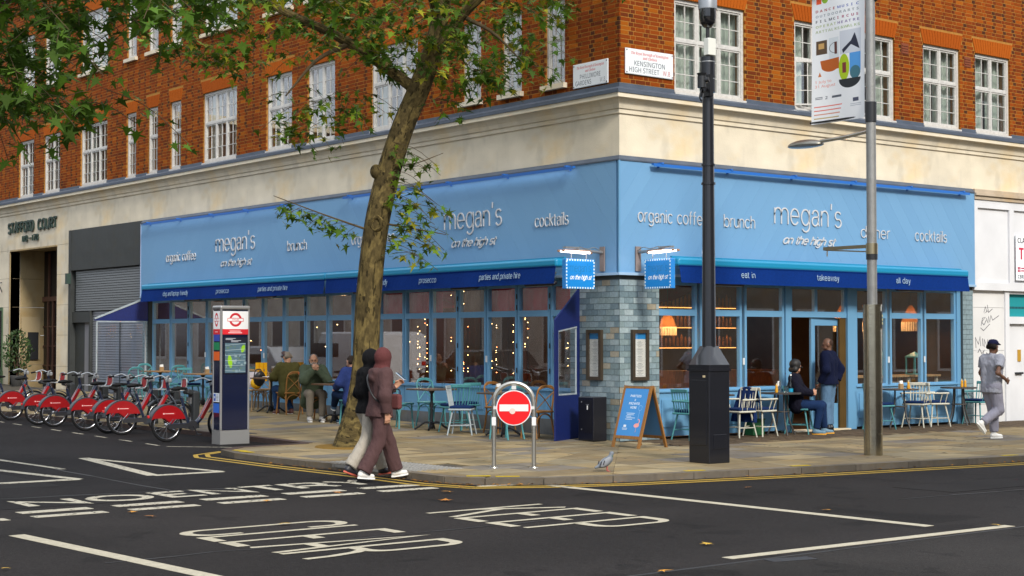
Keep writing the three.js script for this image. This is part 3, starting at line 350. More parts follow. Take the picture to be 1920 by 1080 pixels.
{ const e = [-18.2, -17.12, -16.13, -15.15, -14.2, -13.28, -12.37, -11.4, -10.45, -9.52, -8.5, -7.53, -6.58, -5.64, -4.74, -3.84, -2.9, -1.95, -1.3];
  for (let i = 0; i < e.length - 1; i++) bay(e[i] + .012, e[i + 1] - .012, LR);
  const hd = BL(); hd.b2(-18.3, -1.28, 2.762, 2.9, -.2, -.03); hd.mesh('shopfront_head', M.blueFrame, bld);
  const sr = BL(); for (let i = 0; i < e.length - 1; i++) { sr.b2(e[i] + .01, e[i + 1] - .01, .3, .8, -.18, -.085); sr.b2(e[i] + .1, e[i + 1] - .1, .4, .72, -.09, -.072); } sr.b2(-18.3, -1.28, .8 - .002, .83, -.2, -.05); sr.mesh('stall_riser', M.blueFrame, bld);
  BL().b2(-18.3, -1.28, -.1, .3, -.22, -.06).mesh('plinth', mat([.16, .17, .18], .8, { map: rep(T.stone, 1) }), bld);
  for (const x of [-16.13, -13.28, -10.45, -7.53, -4.74, -2.9, -1.95]) for (const y of [1.15, 1.6, 2.3, 2.5]) BL().cyl(.012, .012, .09, x, y, -.07, 8).mesh('hinge', M.darkMetal, bld);
  const ph = mat([.7, .7, .7], .5); for (const x of [-15.2, -12.3, -5.64, -3.82]) BL().box(.035, .12, .02, x, 1.35, -.07).mesh('push_plate', ph, bld);
  // right face
  for (const [a, b] of [[.92, 1.9], [1.98, 3.03], [3.1, 4.15], [6.16, 7.12], [7.2, 8.22], [8.28, 9.3]]) bay(a, b, 0);
  const r = BR(); r.b2(.9, 9.42, 2.762, 2.9, -.2, -.03); r.b2(4.17, 4.32, .0, 2.76, -.2, -.06).b2(5.9, 6.14, 0, 2.76, -.2, -.05).b2(9.3, 9.42, 0, 2.76, -.2, -.05); r.mesh('shopfront_head', M.blueFrame, bld);
  for (const set of [0, 1]) { const s = BR(); for (const [a, b] of [[.92, 1.96], [1.96, 3.08], [3.08, 4.17], [6.14, 7.16], [7.16, 8.25], [8.25, 9.3]].slice(set * 3, set * 3 + 3)) { s.b2(a + .004, b - .004, .04, .8, -.18, -.075); s.b2(a + .1, b - .1, .2, .68, -.08, -.058); } if (set) s.b2(6.14, 9.42, .8, .83, -.2, -.04); else s.b2(.9, 4.17, .8, .83, -.2, -.04); s.mesh('stall_riser', M.blueFrame, bld); }
  for (const x of [3.06, 7.14, 8.26]) BR().box(.035, .12, .02, x, 1.32, -.07).mesh('push_plate', ph, bld);
  // doorway: transom lights, open door leaf
  const d = part('doorway', bld), f = BR(); f.b2(4.32, 5.9, 2.13, 2.24, -.18, -.08).b2(4.32, 4.38, 2.24, 2.76, -.16, -.09).b2(5.84, 5.9, 2.24, 2.76, -.16, -.09).b2(5.0, 5.08, 2.24, 2.76, -.16, -.09).b2(4.38, 5.84, 2.66, 2.76, -.16, -.09); f.mesh('transom_frame', M.blueFrame, d); BR().b2(4.38, 5.0, 2.24, 2.66, -.128, -.122).mesh('pane', M.glass, d); BR().b2(5.08, 5.84, 2.24, 2.66, -.128, -.122).mesh('pane', M.glass, d); BR().b2(4.32, 5.9, -.05, .025, -.3, .02).mesh('threshold', M.stone, d);
  const lf = part('door', bld, [4.93, 0, -.14], .05); const l = new B(); l.b2(0, .11, .03, 2.12, -.022, .022).b2(.83, .95, .03, 2.12, -.022, .022).b2(.11, .83, 1.98, 2.12, -.022, .022).b2(.11, .83, .03, .5, -.022, .022); l.mesh('leaf', M.blueFrame, lf); new B().b2(.1, .84, .49, 1.99, -.004, .004).mesh('pane', M.glass, lf); new B().b2(.86, .92, 1.0, 1.36, .022, .035).mesh('push_plate', mat([.05, .035, .02], .4), lf); new B().bar([.9, .95, .06], [.9, 1.45, .06], .012).mesh('handle', M.steel, lf);
  BR().b2(5.72, 5.9, .03, 2.12, -.14, -.1).mesh('side_panel', mat([.14, .09, .03], .8, { map: rep(T.wood, .05, .4) }), bld); }
// tile piers
{ const tc = [[.30, .40, .44], [.23, .32, .36], [.36, .46, .50], [.19, .27, .31], [.27, .36, .38], [.42, .52, .55], [.48, .44, .35], [.42, .38, .29]].map(c => mat(c, .22, { map: rep(T.mottle, .3), clearcoat: .35, clearcoatRoughness: .2 }));
  const w = () => { const r = rnd(); return r < .93 ? Math.floor(rnd() * 6) : 6 + Math.floor(rnd() * 2); };
  const core = mat([.07, .085, .09], .9); new B().b2(0.0, .9, -.1, FY0, -.25, -.0).b2(0, .25, -.1, FY0, -1.28, -.25).mesh('pier', core, bld); new B().b2(9.42, 9.76, -.1, FY0, -.25, 0).mesh('pier', core, bld); new B().b2(0, .25, -.1, FY0, -18.58, -18.3).mesh('pier', core, bld);
  const cache = {}; const tile = (x, y, wd, ry, sgn) => { const k = wd.toFixed(3); const g = cache[k] ??= boxUV(clean(new THREE.BoxGeometry(wd, .094, .012))); const o = new THREE.Mesh(g, tc[w()]); o.name = 'tile'; const d = .0065 + rr(-.001, .001); if (ry) { o.position.set(-d, y, x); o.rotation.y = LR; } else o.position.set(x, y, d); bld.add(o); };
  const lay = (s0, s1, ry, cnt) => { for (let k = 0; k < 28; k++) { const y = .052 + k * .101; if (y > FY0 - .07) break; let s = s0 - (k % 2) * .105; while (s < s1 - .02) { const a = Math.max(s, s0) + .003, b = Math.min(s + .21, s1) - .003; if (b - a > .02) tile((a + b) / 2, y, b - a, ry); s += .21; } } };
  lay(-.013, .9, 0); lay(-1.28, 0, 1);
  const b = new B(); for (let k = 0; k < 27; k++) { const y = .052 + k * .101; for (let j = 0; j < 2; j++) { const a = k % 2 ? [9.423, 9.528, 9.758][j] : [9.423, 9.63][j], c = k % 2 ? [9.522, 9.757][j] : [9.624, 9.757][j]; b.b2(a, c, y - .047, y + .047, 0, .012); } for (const [p, q] of [[-18.57, -18.44], [-18.435, -18.305]]) b.b2(-.012, 0, y - .047, y + .047, p, q); } const o = b.mesh('pier_tiling', tc[0], bld); o.userData.kind = 'stuff'; }
// ---------- cafe interior ----------
{ const rm = part('dining_room', bld); const wallM = mat([.11, .07, .048], .85, { map: rep(T.mottle, 2) });
  new B().b2(.3, 10.2, -.1, .02, -18.6, -.22).mesh('floor', mat([.075, .045, .028], .5, { map: rep(T.wood, .4, 2) }), rm); new B().b2(.25, 10.2, 3.0, 3.15, -18.6, -.22).mesh('ceiling', mat([.12, .10, .09], .9), rm);
  new B().b2(5.2, 5.4, 0, 3, -18.5, -7.6).b2(5.2, 10.2, 0, 3, -7.6, -7.4).b2(10.0, 10.2, 0, 3, -7.4, -.25).b2(.25, 5.4, 0, 3, -18.6, -18.45).mesh('back_wall', wallM, rm);
  // bar with lit shelves
  const bar = part('bar', bld, [7.1, 0, -5.6]); new B().box(3.2, 1.05, .6, 0, .525, .9).mesh('counter', mat([.45, .16, .04], .5, { map: rep(T.wood, .5, .3) }), bar); const sh = new B(); for (const y of [1.55, 2.0, 2.45]) sh.box(3.2, .03, .25, 0, y, -.2); sh.mesh('shelf', M.woodDark, bar); const bt = new B(); for (const y of [1.565, 2.015, 2.465]) for (let i = 0; i < 26; i++) { const h = rr(.2, .3), x = -1.5 + i * .12; bt.cyl(.032, .032, h * .65, x, y + h * .33, -.18, 8).cyl(.012, .03, h * .3, x, y + h * .8, -.18, 8); } bt.mesh('bottle_row', mat([.35, .14, .03], .2, { transmission: .3, thickness: .02 }), bar);
  const wm = new THREE.MeshStandardMaterial({ color: 0x331100, emissive: new THREE.Color(1, .42, .1), emissiveIntensity: 1.6 }); const ls = new B(); for (const y of [1.53, 1.98, 2.43]) ls.box(3.1, .012, .02, 0, y, -.06); ls.mesh('light_strip', wm, bar); for (const y of [1.5, 1.95, 2.4]) { const L = new THREE.RectAreaLight(new THREE.Color(1, .5, .16), 9, 3.1, .03); L.position.set(0, y, -.06); L.rotation.x = -Math.PI / 2; bar.add(L); }
  // maroon drapes under the ceiling near the side windows and curtains
  const dm = mat([.34, .012, .035], .9); for (const [a, b] of [[-8.6, -5.55], [-3.95, -1.4]]) { const o = waveSheet(a, b, 2.2, 2.98, 0, .035, .34).mesh('pelmet', mat([.50, .012, .05], .9), rm); o.position.x = .27; o.rotation.y = LR; } const dr = new B(); for (let i = 0; i < 7; i++) { const z = -8.4 + i * 1.0; const v = []; for (let k = 0; k < 8; k++) { const t0 = k / 8, t1 = (k + 1) / 8, f = t => [1.0 + t * 2.6, 2.95 - .55 * Math.sin(Math.PI * t)], a = f(t0), b = f(t1); v.push([a[0], a[1], z], [b[0], b[1], z], [b[0], b[1], z + .97], [a[0], a[1], z], [b[0], b[1], z + .97], [a[0], a[1], z + .97]); } dr.tri(v); } dr.mesh('drape', dm, rm);
  const cm = mat([.12, .10, .085], .9, { transmission: .3, thickness: 0 }); for (const z of [-6.4, -5.5, -3.4, -2.4]) { const o = waveSheet(-.55, .55, .1, 2.9, 0, .04, .18).mesh('sheer_curtain', cm, rm); o.position.set(1.3, 0, z + .4); o.rotation.y = LR; }
  const fl = new THREE.MeshStandardMaterial({ color: 0x221100, emissive: new THREE.Color(1, .62, .22), emissiveIntensity: 9 }), flr = new THREE.MeshStandardMaterial({ color: 0x220500, emissive: new THREE.Color(1, .22, .06), emissiveIntensity: 14 }), wi = new B(), fb = new B(), fr = new B();
  for (let i = 0; i < 26; i++) { const z = -8.2 + i * .26 + rr(-.06, .06), x = .7 + rr(0, .5); wi.bar([x, .9, z], [x, 2.9, z], .002, .002, 4); const n = 4 + Math.floor(rnd() * 6); for (let k = 0; k < n; k++) (rnd() < .16 ? fr : fb).sph(.0065, x, rr(1.0, 2.85), z, 1, 6); } for (let i = 0; i < 14; i++) (i % 4 ? fb : fr).sph(.009, rr(.8, 2.2), rr(1.2, 2.6), rr(-17.5, -9), 1, 6);
  wi.mesh('fairy_light_wire', M.darkMetal, rm); fb.mesh('fairy_lights', fl, rm); fr.mesh('fairy_lights', flr, rm);
  for (const z of [-16, -12.6, -9.6, -6.2, -3]) { const L = new THREE.PointLight(new THREE.Color(1, .62, .3), 1.5, 0, 2); L.position.set(2.4, 2.25, z); const o = part('wall_lamp', rm, [0, 0, 0]); new B().sph(.06, 2.4, 2.25, z, 1, 10).mesh('bulb', new THREE.MeshStandardMaterial({ color: 0x331a05, emissive: new THREE.Color(1, .6, .25), emissiveIntensity: 8 }), rm); rm.add(L); }
  // exposed inner brick at the far end and tables inside
  new B().b2(5.15, 5.2, 0, 2.9, -18, -9).mesh('inner_brickwork', mat([.14, .06, .035], .9, { map: rep(T.fine, .4) }), rm);
  const t = new B(); for (let i = 0; i < 9; i++) { const z = -16.8 + i * 1.75; t.box(.7, .03, .7, 1.75, .74, z).bar([1.75, 0, z], [1.75, .73, z], .03).box(.4, .02, .4, 1.75, .02, z); } for (const x of [1.5, 2.9, 7.4, 8.7]) t.box(.7, .03, .6, x, .74, -1.5).bar([x, 0, -1.5], [x, .73, -1.5], .03); t.mesh('inner_table', M.woodDark, rm);
  // counter table with lanterns at the right-hand window
  const ct = part('window_bench', bld, [7.9, 0, -.62]); new B().box(2.7, .04, .4, 0, .98, 0).mesh('top', M.woodPale, ct); const lg = new B(); for (const x of [-1.3, -.4, .4, 1.3]) lg.box(.05, .97, .05, x, .485, .12).box(.05, .97, .05, x, .485, -.12); lg.mesh('leg', M.cream, ct);
  for (const x of [-.3, .75]) { const k = part('lantern', bld, [7.9 + x, 1.0, -.62]); const b = new B(); for (const [p, q] of [[-1, -1], [1, -1], [1, 1], [-1, 1]]) b.box(.025, .36, .025, p * .13, .18, q * .11); b.box(.3, .02, .26, 0, .01, 0).box(.3, .025, .26, 0, .36, 0).put(new THREE.ConeGeometry(.19, .1, 4), 0, .42, 0, 0, Math.PI / 4); b.mesh('frame', M.tealPaint, k); } }
// pendant lamps: woven shades with lit bulbs
{ const sm = mat([.26, .12, .045], .9, { transmission: .15, thickness: 0, side: THREE.DoubleSide }), fm = mat([.5, .44, .35], .9), bm = new THREE.MeshStandardMaterial({ color: 0x442200, emissive: new THREE.Color(1, .6, .2), emissiveIntensity: 12 });
  for (const [x, z, y, s, lb] of [[1.5, -.95, 2.05, 1, 'behind the window beside the framed menu'], [2.35, -1.3, 1.95, .8, 'half hidden by the black camera pole'], [2.9, -.9, 2.08, 1, 'behind the window with the draped coat below'], [6.75, -.9, 2.06, .95, 'behind the silver lamp column'], [7.6, -.85, 2.06, .95, 'above the teal lantern in the window'], [8.9, -.9, 2.08, .95, 'beside the right-hand tiled pier']]) { const g = thing('pendant_lamp', `woven rattan pendant lamp with fringed rim ${lb}`, 'lamp', 'pendant lamps inside the cafe', [x, y, z]);
    const sh = new B(); sh.lathe([[.03, .36], [.07, .3], [.14, .16], [.2, 0]].map(p => [p[0] * s, p[1] * s]), 0, 0, 0, 22); sh.mesh('shade', sm, g); const f = new B(); for (let i = 0; i < 34; i++) { const a = i / 34 * 6.283; f.box(.012, .2 * s, .003, Math.cos(a) * .205 * s, -.1 * s, Math.sin(a) * .205 * s, 0, -a + 1.57, 0); } f.mesh('fringe', fm, g); new B().bar([0, .36 * s, 0], [0, 3.0 - y, 0], .006).mesh('cord', M.black, g); new B().sph(.045, 0, .05, 0, 1, 10).mesh('bulb', bm, g); const L = new THREE.PointLight(new THREE.Color(1, .55, .22), .8, 0, 2); L.position.set(0, .05, 0); L.castShadow = true; g.add(L); } }
// ---------- shuttered unit ----------
{ const u = part('shuttered_unit', bld), dk = mat([.04, .045, .045], .55, { map: rep(T.stone, 1.4, 1) }); BL().b2(-23.3, -18.62, 3.68, 4.828, -.1, .02).mesh('fascia_panel', dk, u);
  const slat = (a, b, y0, y1, d, m, n) => { const s = BL(), h = (y1 - y0) / n; for (let i = 0; i < n; i++) { s.box(b - a, h * .86, .016, (a + b) / 2, y0 + h * (i + .5), d, -.22, 0, 0); } s.mesh('shutter', m, u); };
  const sm = mat([.15, .16, .165], .45, { metalness: .5 }), sm2 = mat([.24, .25, .28], .42, { metalness: .5 });
  slat(-23.1, -18.65, 2.52, 3.66, -.06, sm, 17); slat(-22.0, -20.2, 0, 2.5, -.1, sm2, 36); slat(-20.17, -18.66, 0, 2.5, -.1, sm2, 36);
  BL().b2(-23.45, -18.6, -.1, 4.828, -.3, -.13).b2(-23.45, -23.305, 0, 4.828, -.13, .03).b2(-22.1, -22.02, 0, 2.52, -.12, -.02).b2(-20.2, -20.17, 0, 2.5, -.1, -.075).b2(-23.3, -22.1, 2.2, 2.5, -.12, -.03).mesh('shutter_surround', dk, u); BL().b2(-22.6, -22.1, 0, 2.2, -.13, -.115).mesh('side_door', mat([.2, .2, .22], .6), u); BL().box(.13, .3, .12, -23.36, 3.45, .08).mesh('alarm_box', mat([.03, .06, .05], .5), u); }
// ---------- stone entrance ----------
{ const u = part('stone_entrance', bld), b = BL(); const sy = [0, .95, 1.85, 2.72, 3.6, 4.46]; const jm = mat([.25, .2, .13], .95);
  for (let i = 0; i < 5; i++) { for (const [a, c] of [[-24.36, -23.47]]) b.b2(a, c - .0, sy[i] + .004, sy[i + 1] - .004, -.3, .0); for (const [a, c] of [[-29.4, -28.02], [-31, -29.41], [-33, -31.01], [-36, -33.01]]) b.b2(a, c, sy[i] + .004, sy[i + 1] - .004, -.3, 0); }
  b.b2(-36, -28.9, 4.464, 4.83, -.3, 0).b2(-28.895, -23.47, 4.464, 4.83, -.3, 0); b.mesh('ashlar', M.stone, u); BL().b2(-24.36, -23.47, 0, 4.46, -.29, -.006).b2(-36, -28.02, 0, 4.46, -.29, -.006).mesh('joint_mortar', jm, u);
  const rs = BL(); for (let i = 0; i < 5; i++) { rs.b2(-28.3, -28.025, sy[i] + .004, sy[i + 1] - .004, -1.9, -.302); rs.b2(-24.355, -24.1, sy[i] + .004, sy[i + 1] - .004, -1.9, -.302); } rs.b2(-28.3, -24.1, 4.46, 4.7, -1.9, -.3); rs.b2(-28.03, -24.35, 4.42, 4.464, -.3, .03).b2(-28.06, -28.02, 0, 4.42, -.06, .03); rs.mesh('reveal', mat([.44, .34, .19], .85, { map: rep(T.stone, 2.2) }), u);
  const nc = BL(); nc.b2(-28.03, -28.0, 1.1, 2.42, -.95, -.35); nc.mesh('niche_panel', mat([.38, .30, .18], .85), u); BL().b2(-28.0, -27.97, 1.1, 1.95, -.88, -.55).mesh('entry_panel', M.darkMetal, u);
  const dr = BL(); dr.b2(-28.02, -24.35, 0, 4.46, -1.12, -1.07); dr.mesh('door', mat([.012, .009, .008], .4), u); const mu = BL(); for (const x of [-27.6, -27.2, -26.75, -26.3, -25.85]) mu.b2(x - .05, x + .05, .1, 2.9, -1.07, -1.02); mu.b2(-28.0, -24.36, 2.9, 3.05, -1.07, -1.0).b2(-27.6, -27.5, 3.05, 4.4, -1.07, -1.02).b2(-26.5, -26.4, 3.05, 4.4, -1.07, -1.02); for (const y of [.9, 1.5, 2.1]) mu.b2(-28.0, -24.36, y, y + .04, -1.07, -1.03); mu.mesh('door_mullion', mat([.10, .045, .03], .5), u);
  const txt = (s, x0, x1, y, hgt, st) => { const caps = { S: [.7, [...arc(.35, .75, .33, .25, 30, 250, 12), ...arc(.35, .26, .34, .26, 75, -155, 14)]], T: GL.T, A: GL.A, F: [.62, [[.62, 1], [0, 1], [0, 0]], [[0, .52], [.48, .52]]], O: GL.O, R: GL.R, D: [.85, [[0, 0], [0, 1], ...arc(.3, .5, .55, .5, 90, -90, 16), [0, 0]]], C: GL.C, U: [.8, [[0, 1], [0, .35], ...arc(.4, .35, .4, .35, 180, 360, 12), [.8, 1]]], ' ': [.5], '1': [.2, [[.1, 0], [.1, 1]]], '7': [.45, [[0, 1], [.45, 1], [.15, 0]]], '8': [.5, arc(.25, .27, .25, .27, 0, 360, 14), arc(.25, .76, .21, .23, 0, 360, 14)], '-': [.3, [[0, .5], [.3, .5]]] };
    let w = 0; for (const c of s) w += caps[c][0] + .28; w -= .28; const k = (x1 - x0) / w; let x = 0; const bb = BL(); for (const c of s) { for (let i = 1; i < caps[c].length; i++) { const g = ribbonGeo(caps[c][i].map(p => [x0 + (x + p[0]) * k, y + p[1] * hgt]), st, .04); g.translate(0, 0, .015); bb.add(g); } x += caps[c][0] + .28; } bb.mesh('lettering', mat([.02, .045, .035], .4), u); };
  txt('STAFFORD', -28.15, -26.1, 4.98, .3, .055); txt('COURT', -25.75, -24.35, 4.98, .3, .055); txt('118', -27.0, -26.6, 4.68, .17, .035); txt('-', -26.5, -26.3, 4.68, .17, .035); txt('178', -26.2, -25.75, 4.68, .17, .035);
  // neighbour front at the edge of the view: green shop with dark sign
  BL().b2(-33, -28.6, 0, .75, 0, .06).b2(-33, -28.62, .75, 2.72, .002, .03).mesh('green_shop_panel', mat([.05, .10, .05], .6), u); const sg = mat([.012, .014, .018], .12);
  const pn = panel('sign_panel', .6, 1.75, .03, sg, u, -.05, 1.75, -28.95, LR); BL().b2(-29.27, -28.63, .85, 2.65, .03, .034).mesh('sign_frame', mat([.12, .2, .1], .6), u); const bk = BL(); bk.tube([[-28.75, 3.2, .0], [-28.6, 3.35, .12], [-28.6, 3.5, .22]], .015).tube([[-28.75, 3.5, 0], [-28.62, 3.45, .2]], .012); bk.mesh('iron_bracket', M.darkMetal, u); }
// ---------- white unit to the right ----------
{ const u = part('white_unit', bld), w = mat([.74, .745, .77], .6, { map: rep(T.soft, 2.4) }), w2 = mat([.72, .715, .71], .65, { map: rep(T.soft, 3) });
  BR().b2(9.765, 18, 2.74, 4.62, -.25, .0).mesh('fascia_panel', w, u); const fr = BR(); fr.b2(9.765, 18, 2.74, 2.9, 0, .05).b2(9.765, 18, 4.45, 4.62, 0, .05).b2(9.765, 9.9, 2.9, 4.45, 0, .05).b2(11.0, 11.16, 2.9, 4.45, 0, .05).b2(15, 15.16, 2.9, 4.45, 0, .05); fr.mesh('fascia_frame', w, u); BR().b2(9.765, 18, 4.62, 4.83, -.2, .08).b2(9.765, 18, 4.70, 4.75, .08, .12).mesh('ledge', mat([.55, .45, .34], .85, { map: rep(T.stone, 2) }), u);
  const pl = BR(); for (const [a, b] of [[-.1, .36], [.366, 1.48], [1.486, 2.38], [2.386, 2.74]]) pl.b2(9.768, 10.9, a, b, -.3, -.04); pl.mesh('render_panel', w2, u); BR().b2(10.9, 11.04, -.1, 2.74, -.3, .0).b2(11.04, 18, 2.05, 2.2, -.3, -.02).b2(11.04, 18, 2.68, 2.74, -.3, -.02).mesh('door_frame', w, u); BR().b2(11.04, 14, -.1, 2.05, -.3, -.1).b2(14.0, 18, -.1, 2.05, -.3, -.05).mesh('door', w, u);
  panel('transom_sheet', 3.0, .49, .02, canvasMat(512, 84, (x, W, H) => { x.fillStyle = '#0a8a92'; x.fillRect(0, 0, W, H); x.fillStyle = '#0b3a44'; for (let i = 0; i < 40; i++) x.fillRect(12 + i * 9, 46, 7, 8); for (let i = 0; i < 12; i++) x.fillRect(130 + i * 9, 60, 7, 8); }, { roughness: .6 }), u, 12.55, 2.44, -.12);
  new B().b2(11.45, 11.56, 1.25, 1.5, -.1, -.085).mesh('warning_plate', mat([.45, .25, .02], .5), u); new B().b2(11.35, 11.6, .98, 1.02, -.1, -.05).mesh('handle', M.darkMetal, u);
  const gr = (name, W, H, x, y, draw) => { const o = new B(); draw(o); const mm = o.mesh('graffiti', mat([.01, .01, .03], .6), u); mm.position.set(x, y, -.0385); };
  const scr = (b, pts, w = .012) => b.add(ribbonGeo(pts, w, .0012));
  gr('g', 0, 0, 10.3, 2.1, b => { scr(b, [[-.1, .18], [-.05, .3], [0, .2], [-.08, .16], [.05, .22]]); scr(b, [[.02, .34], [.06, .18], [.2, .26]]); scr(b, [[-.2, -.1], [-.15, .06], [-.05, .08], [-.18, -.02], [-.1, -.08], [-.02, .02]]); scr(b, [[-.02, .06], [.04, -.04], [.06, .1], [.1, -.02], [.14, .12], [.2, .02], [.42, .12]]); scr(b, [[-.22, -.14], [-.12, -.2], [.1, -.06]]); });
  gr('g', 0, 0, 10.1, 1.62, b => { scr(b, [[-.18, -.08], [-.2, .14], [-.1, .0], [-.04, .16], [-.02, -.04]], .014); scr(b, [[.04, .12], [.06, -.04]], .014); scr(b, [[.1, -.06], [.1, .1], [.2, -.06], [.22, .1]], .014); scr(b, [[.36, .1], [.26, .08], [.28, -.04], [.4, -.04]], .014); scr(b, [[-.12, -.18], [-.06, -.1], [.02, -.2], [.1, -.12], [.04, -.26], [.14, -.3], [.18, -.18], [.3, -.26], [.36, -.14]], .014); }); }
// ---------- awnings ----------
function drawStrokes(x, text, cx, y, W, h, lw, color, slant = 0, gap = .26) { const q = strokes(text, gap, slant), k = W / q.w; x.strokeStyle = color; x.lineWidth = lw; x.lineCap = 'round'; x.lineJoin = 'round'; for (const s of q.s) { x.beginPath(); s.forEach((p, i) => { const X = cx + (p[0] - q.w / 2) * k, Y = y - p[1] * h; i ? x.lineTo(X, Y) : x.moveTo(X, Y); }); x.stroke(); } }
function awning(label, ry, a, b, d, words) { const g = thing('awning', label, 'awning', 'blue awnings over the cafe windows', [0, 0, 0], ry);
  const c = new B(); c.put(new RoundedBoxGeometry(b - a, .15, .3, 3, .05), (a + b) / 2, 3.04, d - .12); c.box(b - a - .02, .03, .04, (a + b) / 2, 3.13, d - .18); c.mesh('cassette', M.teal, g);
  const arm = new B(); for (let x = a + .5; x < b; x += 1.9) arm.box(.06, .12, d - .2, x, 3.02, (d - .2) / 2); arm.mesh('wall_bracket', M.galv, g);
  const n = Math.round((b - a) / .12), v = [], P = []; for (let i = 0; i <= n; i++) { const x = a + .03 + (b - a - .06) * i / n, w = .012 * Math.sin(x * 3.1) + .006 * Math.sin(x * 8.3); P.push([x, w]); }
  for (let i = 0; i < n; i++) { const [p, u] = P[i], [q, w] = P[i + 1], t = 2.97, m = 2.68; const f = (A, Bq, C, D) => v.push(A, Bq, C, A, C, D); f([p, m, d + .05 + u], [q, m, d + .05 + w], [q, t, d + .01], [p, t, d + .01]); }
  const val = new B().tri(v); val.box(b - a - .06, .018, .018, (a + b) / 2, 2.975, d + .01); val.mesh('valance', M.navyFabric, g);
  for (const [t, x, W] of words) { const bb = letters(t, W, .075, .012, .0015, 0, .26), gg = bb.geo(false); gg.rotateX(-.12); const o = new THREE.Mesh(gg, mat([.30, .42, .55], .8)); o.name = 'lettering'; o.position.set(x, 2.80, d + .058); g.add(o); } return g; }
awning('blue awning with takeaway lettering over the door and high street windows', 0, .95, 9.05, .42, [['eat in', 2.62, .34], ['takeaway', 4.74, .6], ['all day', 6.92, .42]]);
awning('blue awning beside the grey shuttered unit', LR, -17.75, -8.78, .42, [['dog and laptop friendly', -15.75, 1.35], ['prosecco', -13.3, .62], ['parties and private hire', -10.95, 1.3]]);
awning('blue awning between the tree trunk and the tiled corner pier', LR, -8.7, -1.08, .47, [['dog and laptop friendly', -6.85, 1.1], ['prosecco', -4.9, .56], ['parties and private hire', -2.65, 1.2]]);
// heaters
function heater(label, x, ry) { const g = thing('patio_heater', label, 'heater', 'black bar heaters under the awnings', ry ? [0, 0, 0] : [0, 0, 0], ry); const b = new B(); b.rbox(.85, .07, .1, x, 2.70, .26, .03, .5, 0, 0); b.mesh('housing', M.black, g); const k = new B(); k.bar([x - .2, 2.74, .22], [x - .2, 2.95, .02], .012).bar([x + .2, 2.74, .22], [x + .2, 2.95, .02], .012); k.mesh('bracket', M.darkMetal, g); new B().box(.7, .012, .05, x, 2.665, .278, .5, 0, 0).mesh('reflector', M.galv, g); }
heater('black bar heater beside the silver lamp column', 7.38, 0); heater('black bar heater above the window behind the black camera pole', 2.3, 0); heater('black bar heater above the twinkling fairy light windows', -4.05, LR); heater('black bar heater beside the blue end screen', -1.8, LR); heater('black bar heater behind the tree trunk', -7.5, LR); heater('black bar heater above the cap wearing diner', -11.6, LR); heater('black bar heater above the hire bikes', -15.2, LR);
// ---------- end screens ----------
function screen(label, pos, ry, out, hi, tri, win = [[.12, .78], [out - .12, .78], [out - .12, 1.85], [.12, 1.93]], t1 = 2.05) { const g = thing('side_screen', label, 'screen', 'navy end screens of the terrace', pos, ry); // local x outwards
  const t0 = 2.6;
  const b = new B(); if (tri) b.ext([[0, 2.0], [out, 2.0], [out, t1], [0, t0]], .03, 0, 0, -.015); else b.ext([[0, hi], [out, hi], [out, t1], [0, t0]], .03, 0, 0, -.015, 0, 0, 0, [win]); b.mesh('panel', mat([.004, .018, .16], .55, { map: rep(T.fine, .5) }), g);
  const fr = new B(); for (let i = 0; i < 4; i++) { const p = win[i], q = win[(i + 1) % 4]; fr.beam([p[0], p[1], 0], [q[0], q[1], 0], .035, .025); } if (tri) fr.beam([0, t0 + .01, 0], [out, t1 + .01, 0], .05, .04); fr.mesh('window_frame', M.greyPaint, g); const p = new B(); p.ext(win, .006, 0, 0, -.003); p.mesh('clear_window', mat([.95, .97, 1], .03, { transmission: 1, thickness: 0 }), g); return g; }
screen('navy end screen with clear window against tiled corner pier', [-.02, 0, -1.04], Math.PI + .45, 1.0, .0, false);
screen('navy end screen with clear window in front of grey shutter', [-.02, .2, -18.25], Math.PI, 1.45, .0, true, [[.06, .06], [1.39, .06], [1.39, 1.98], [.06, 1.98]], 2.04);
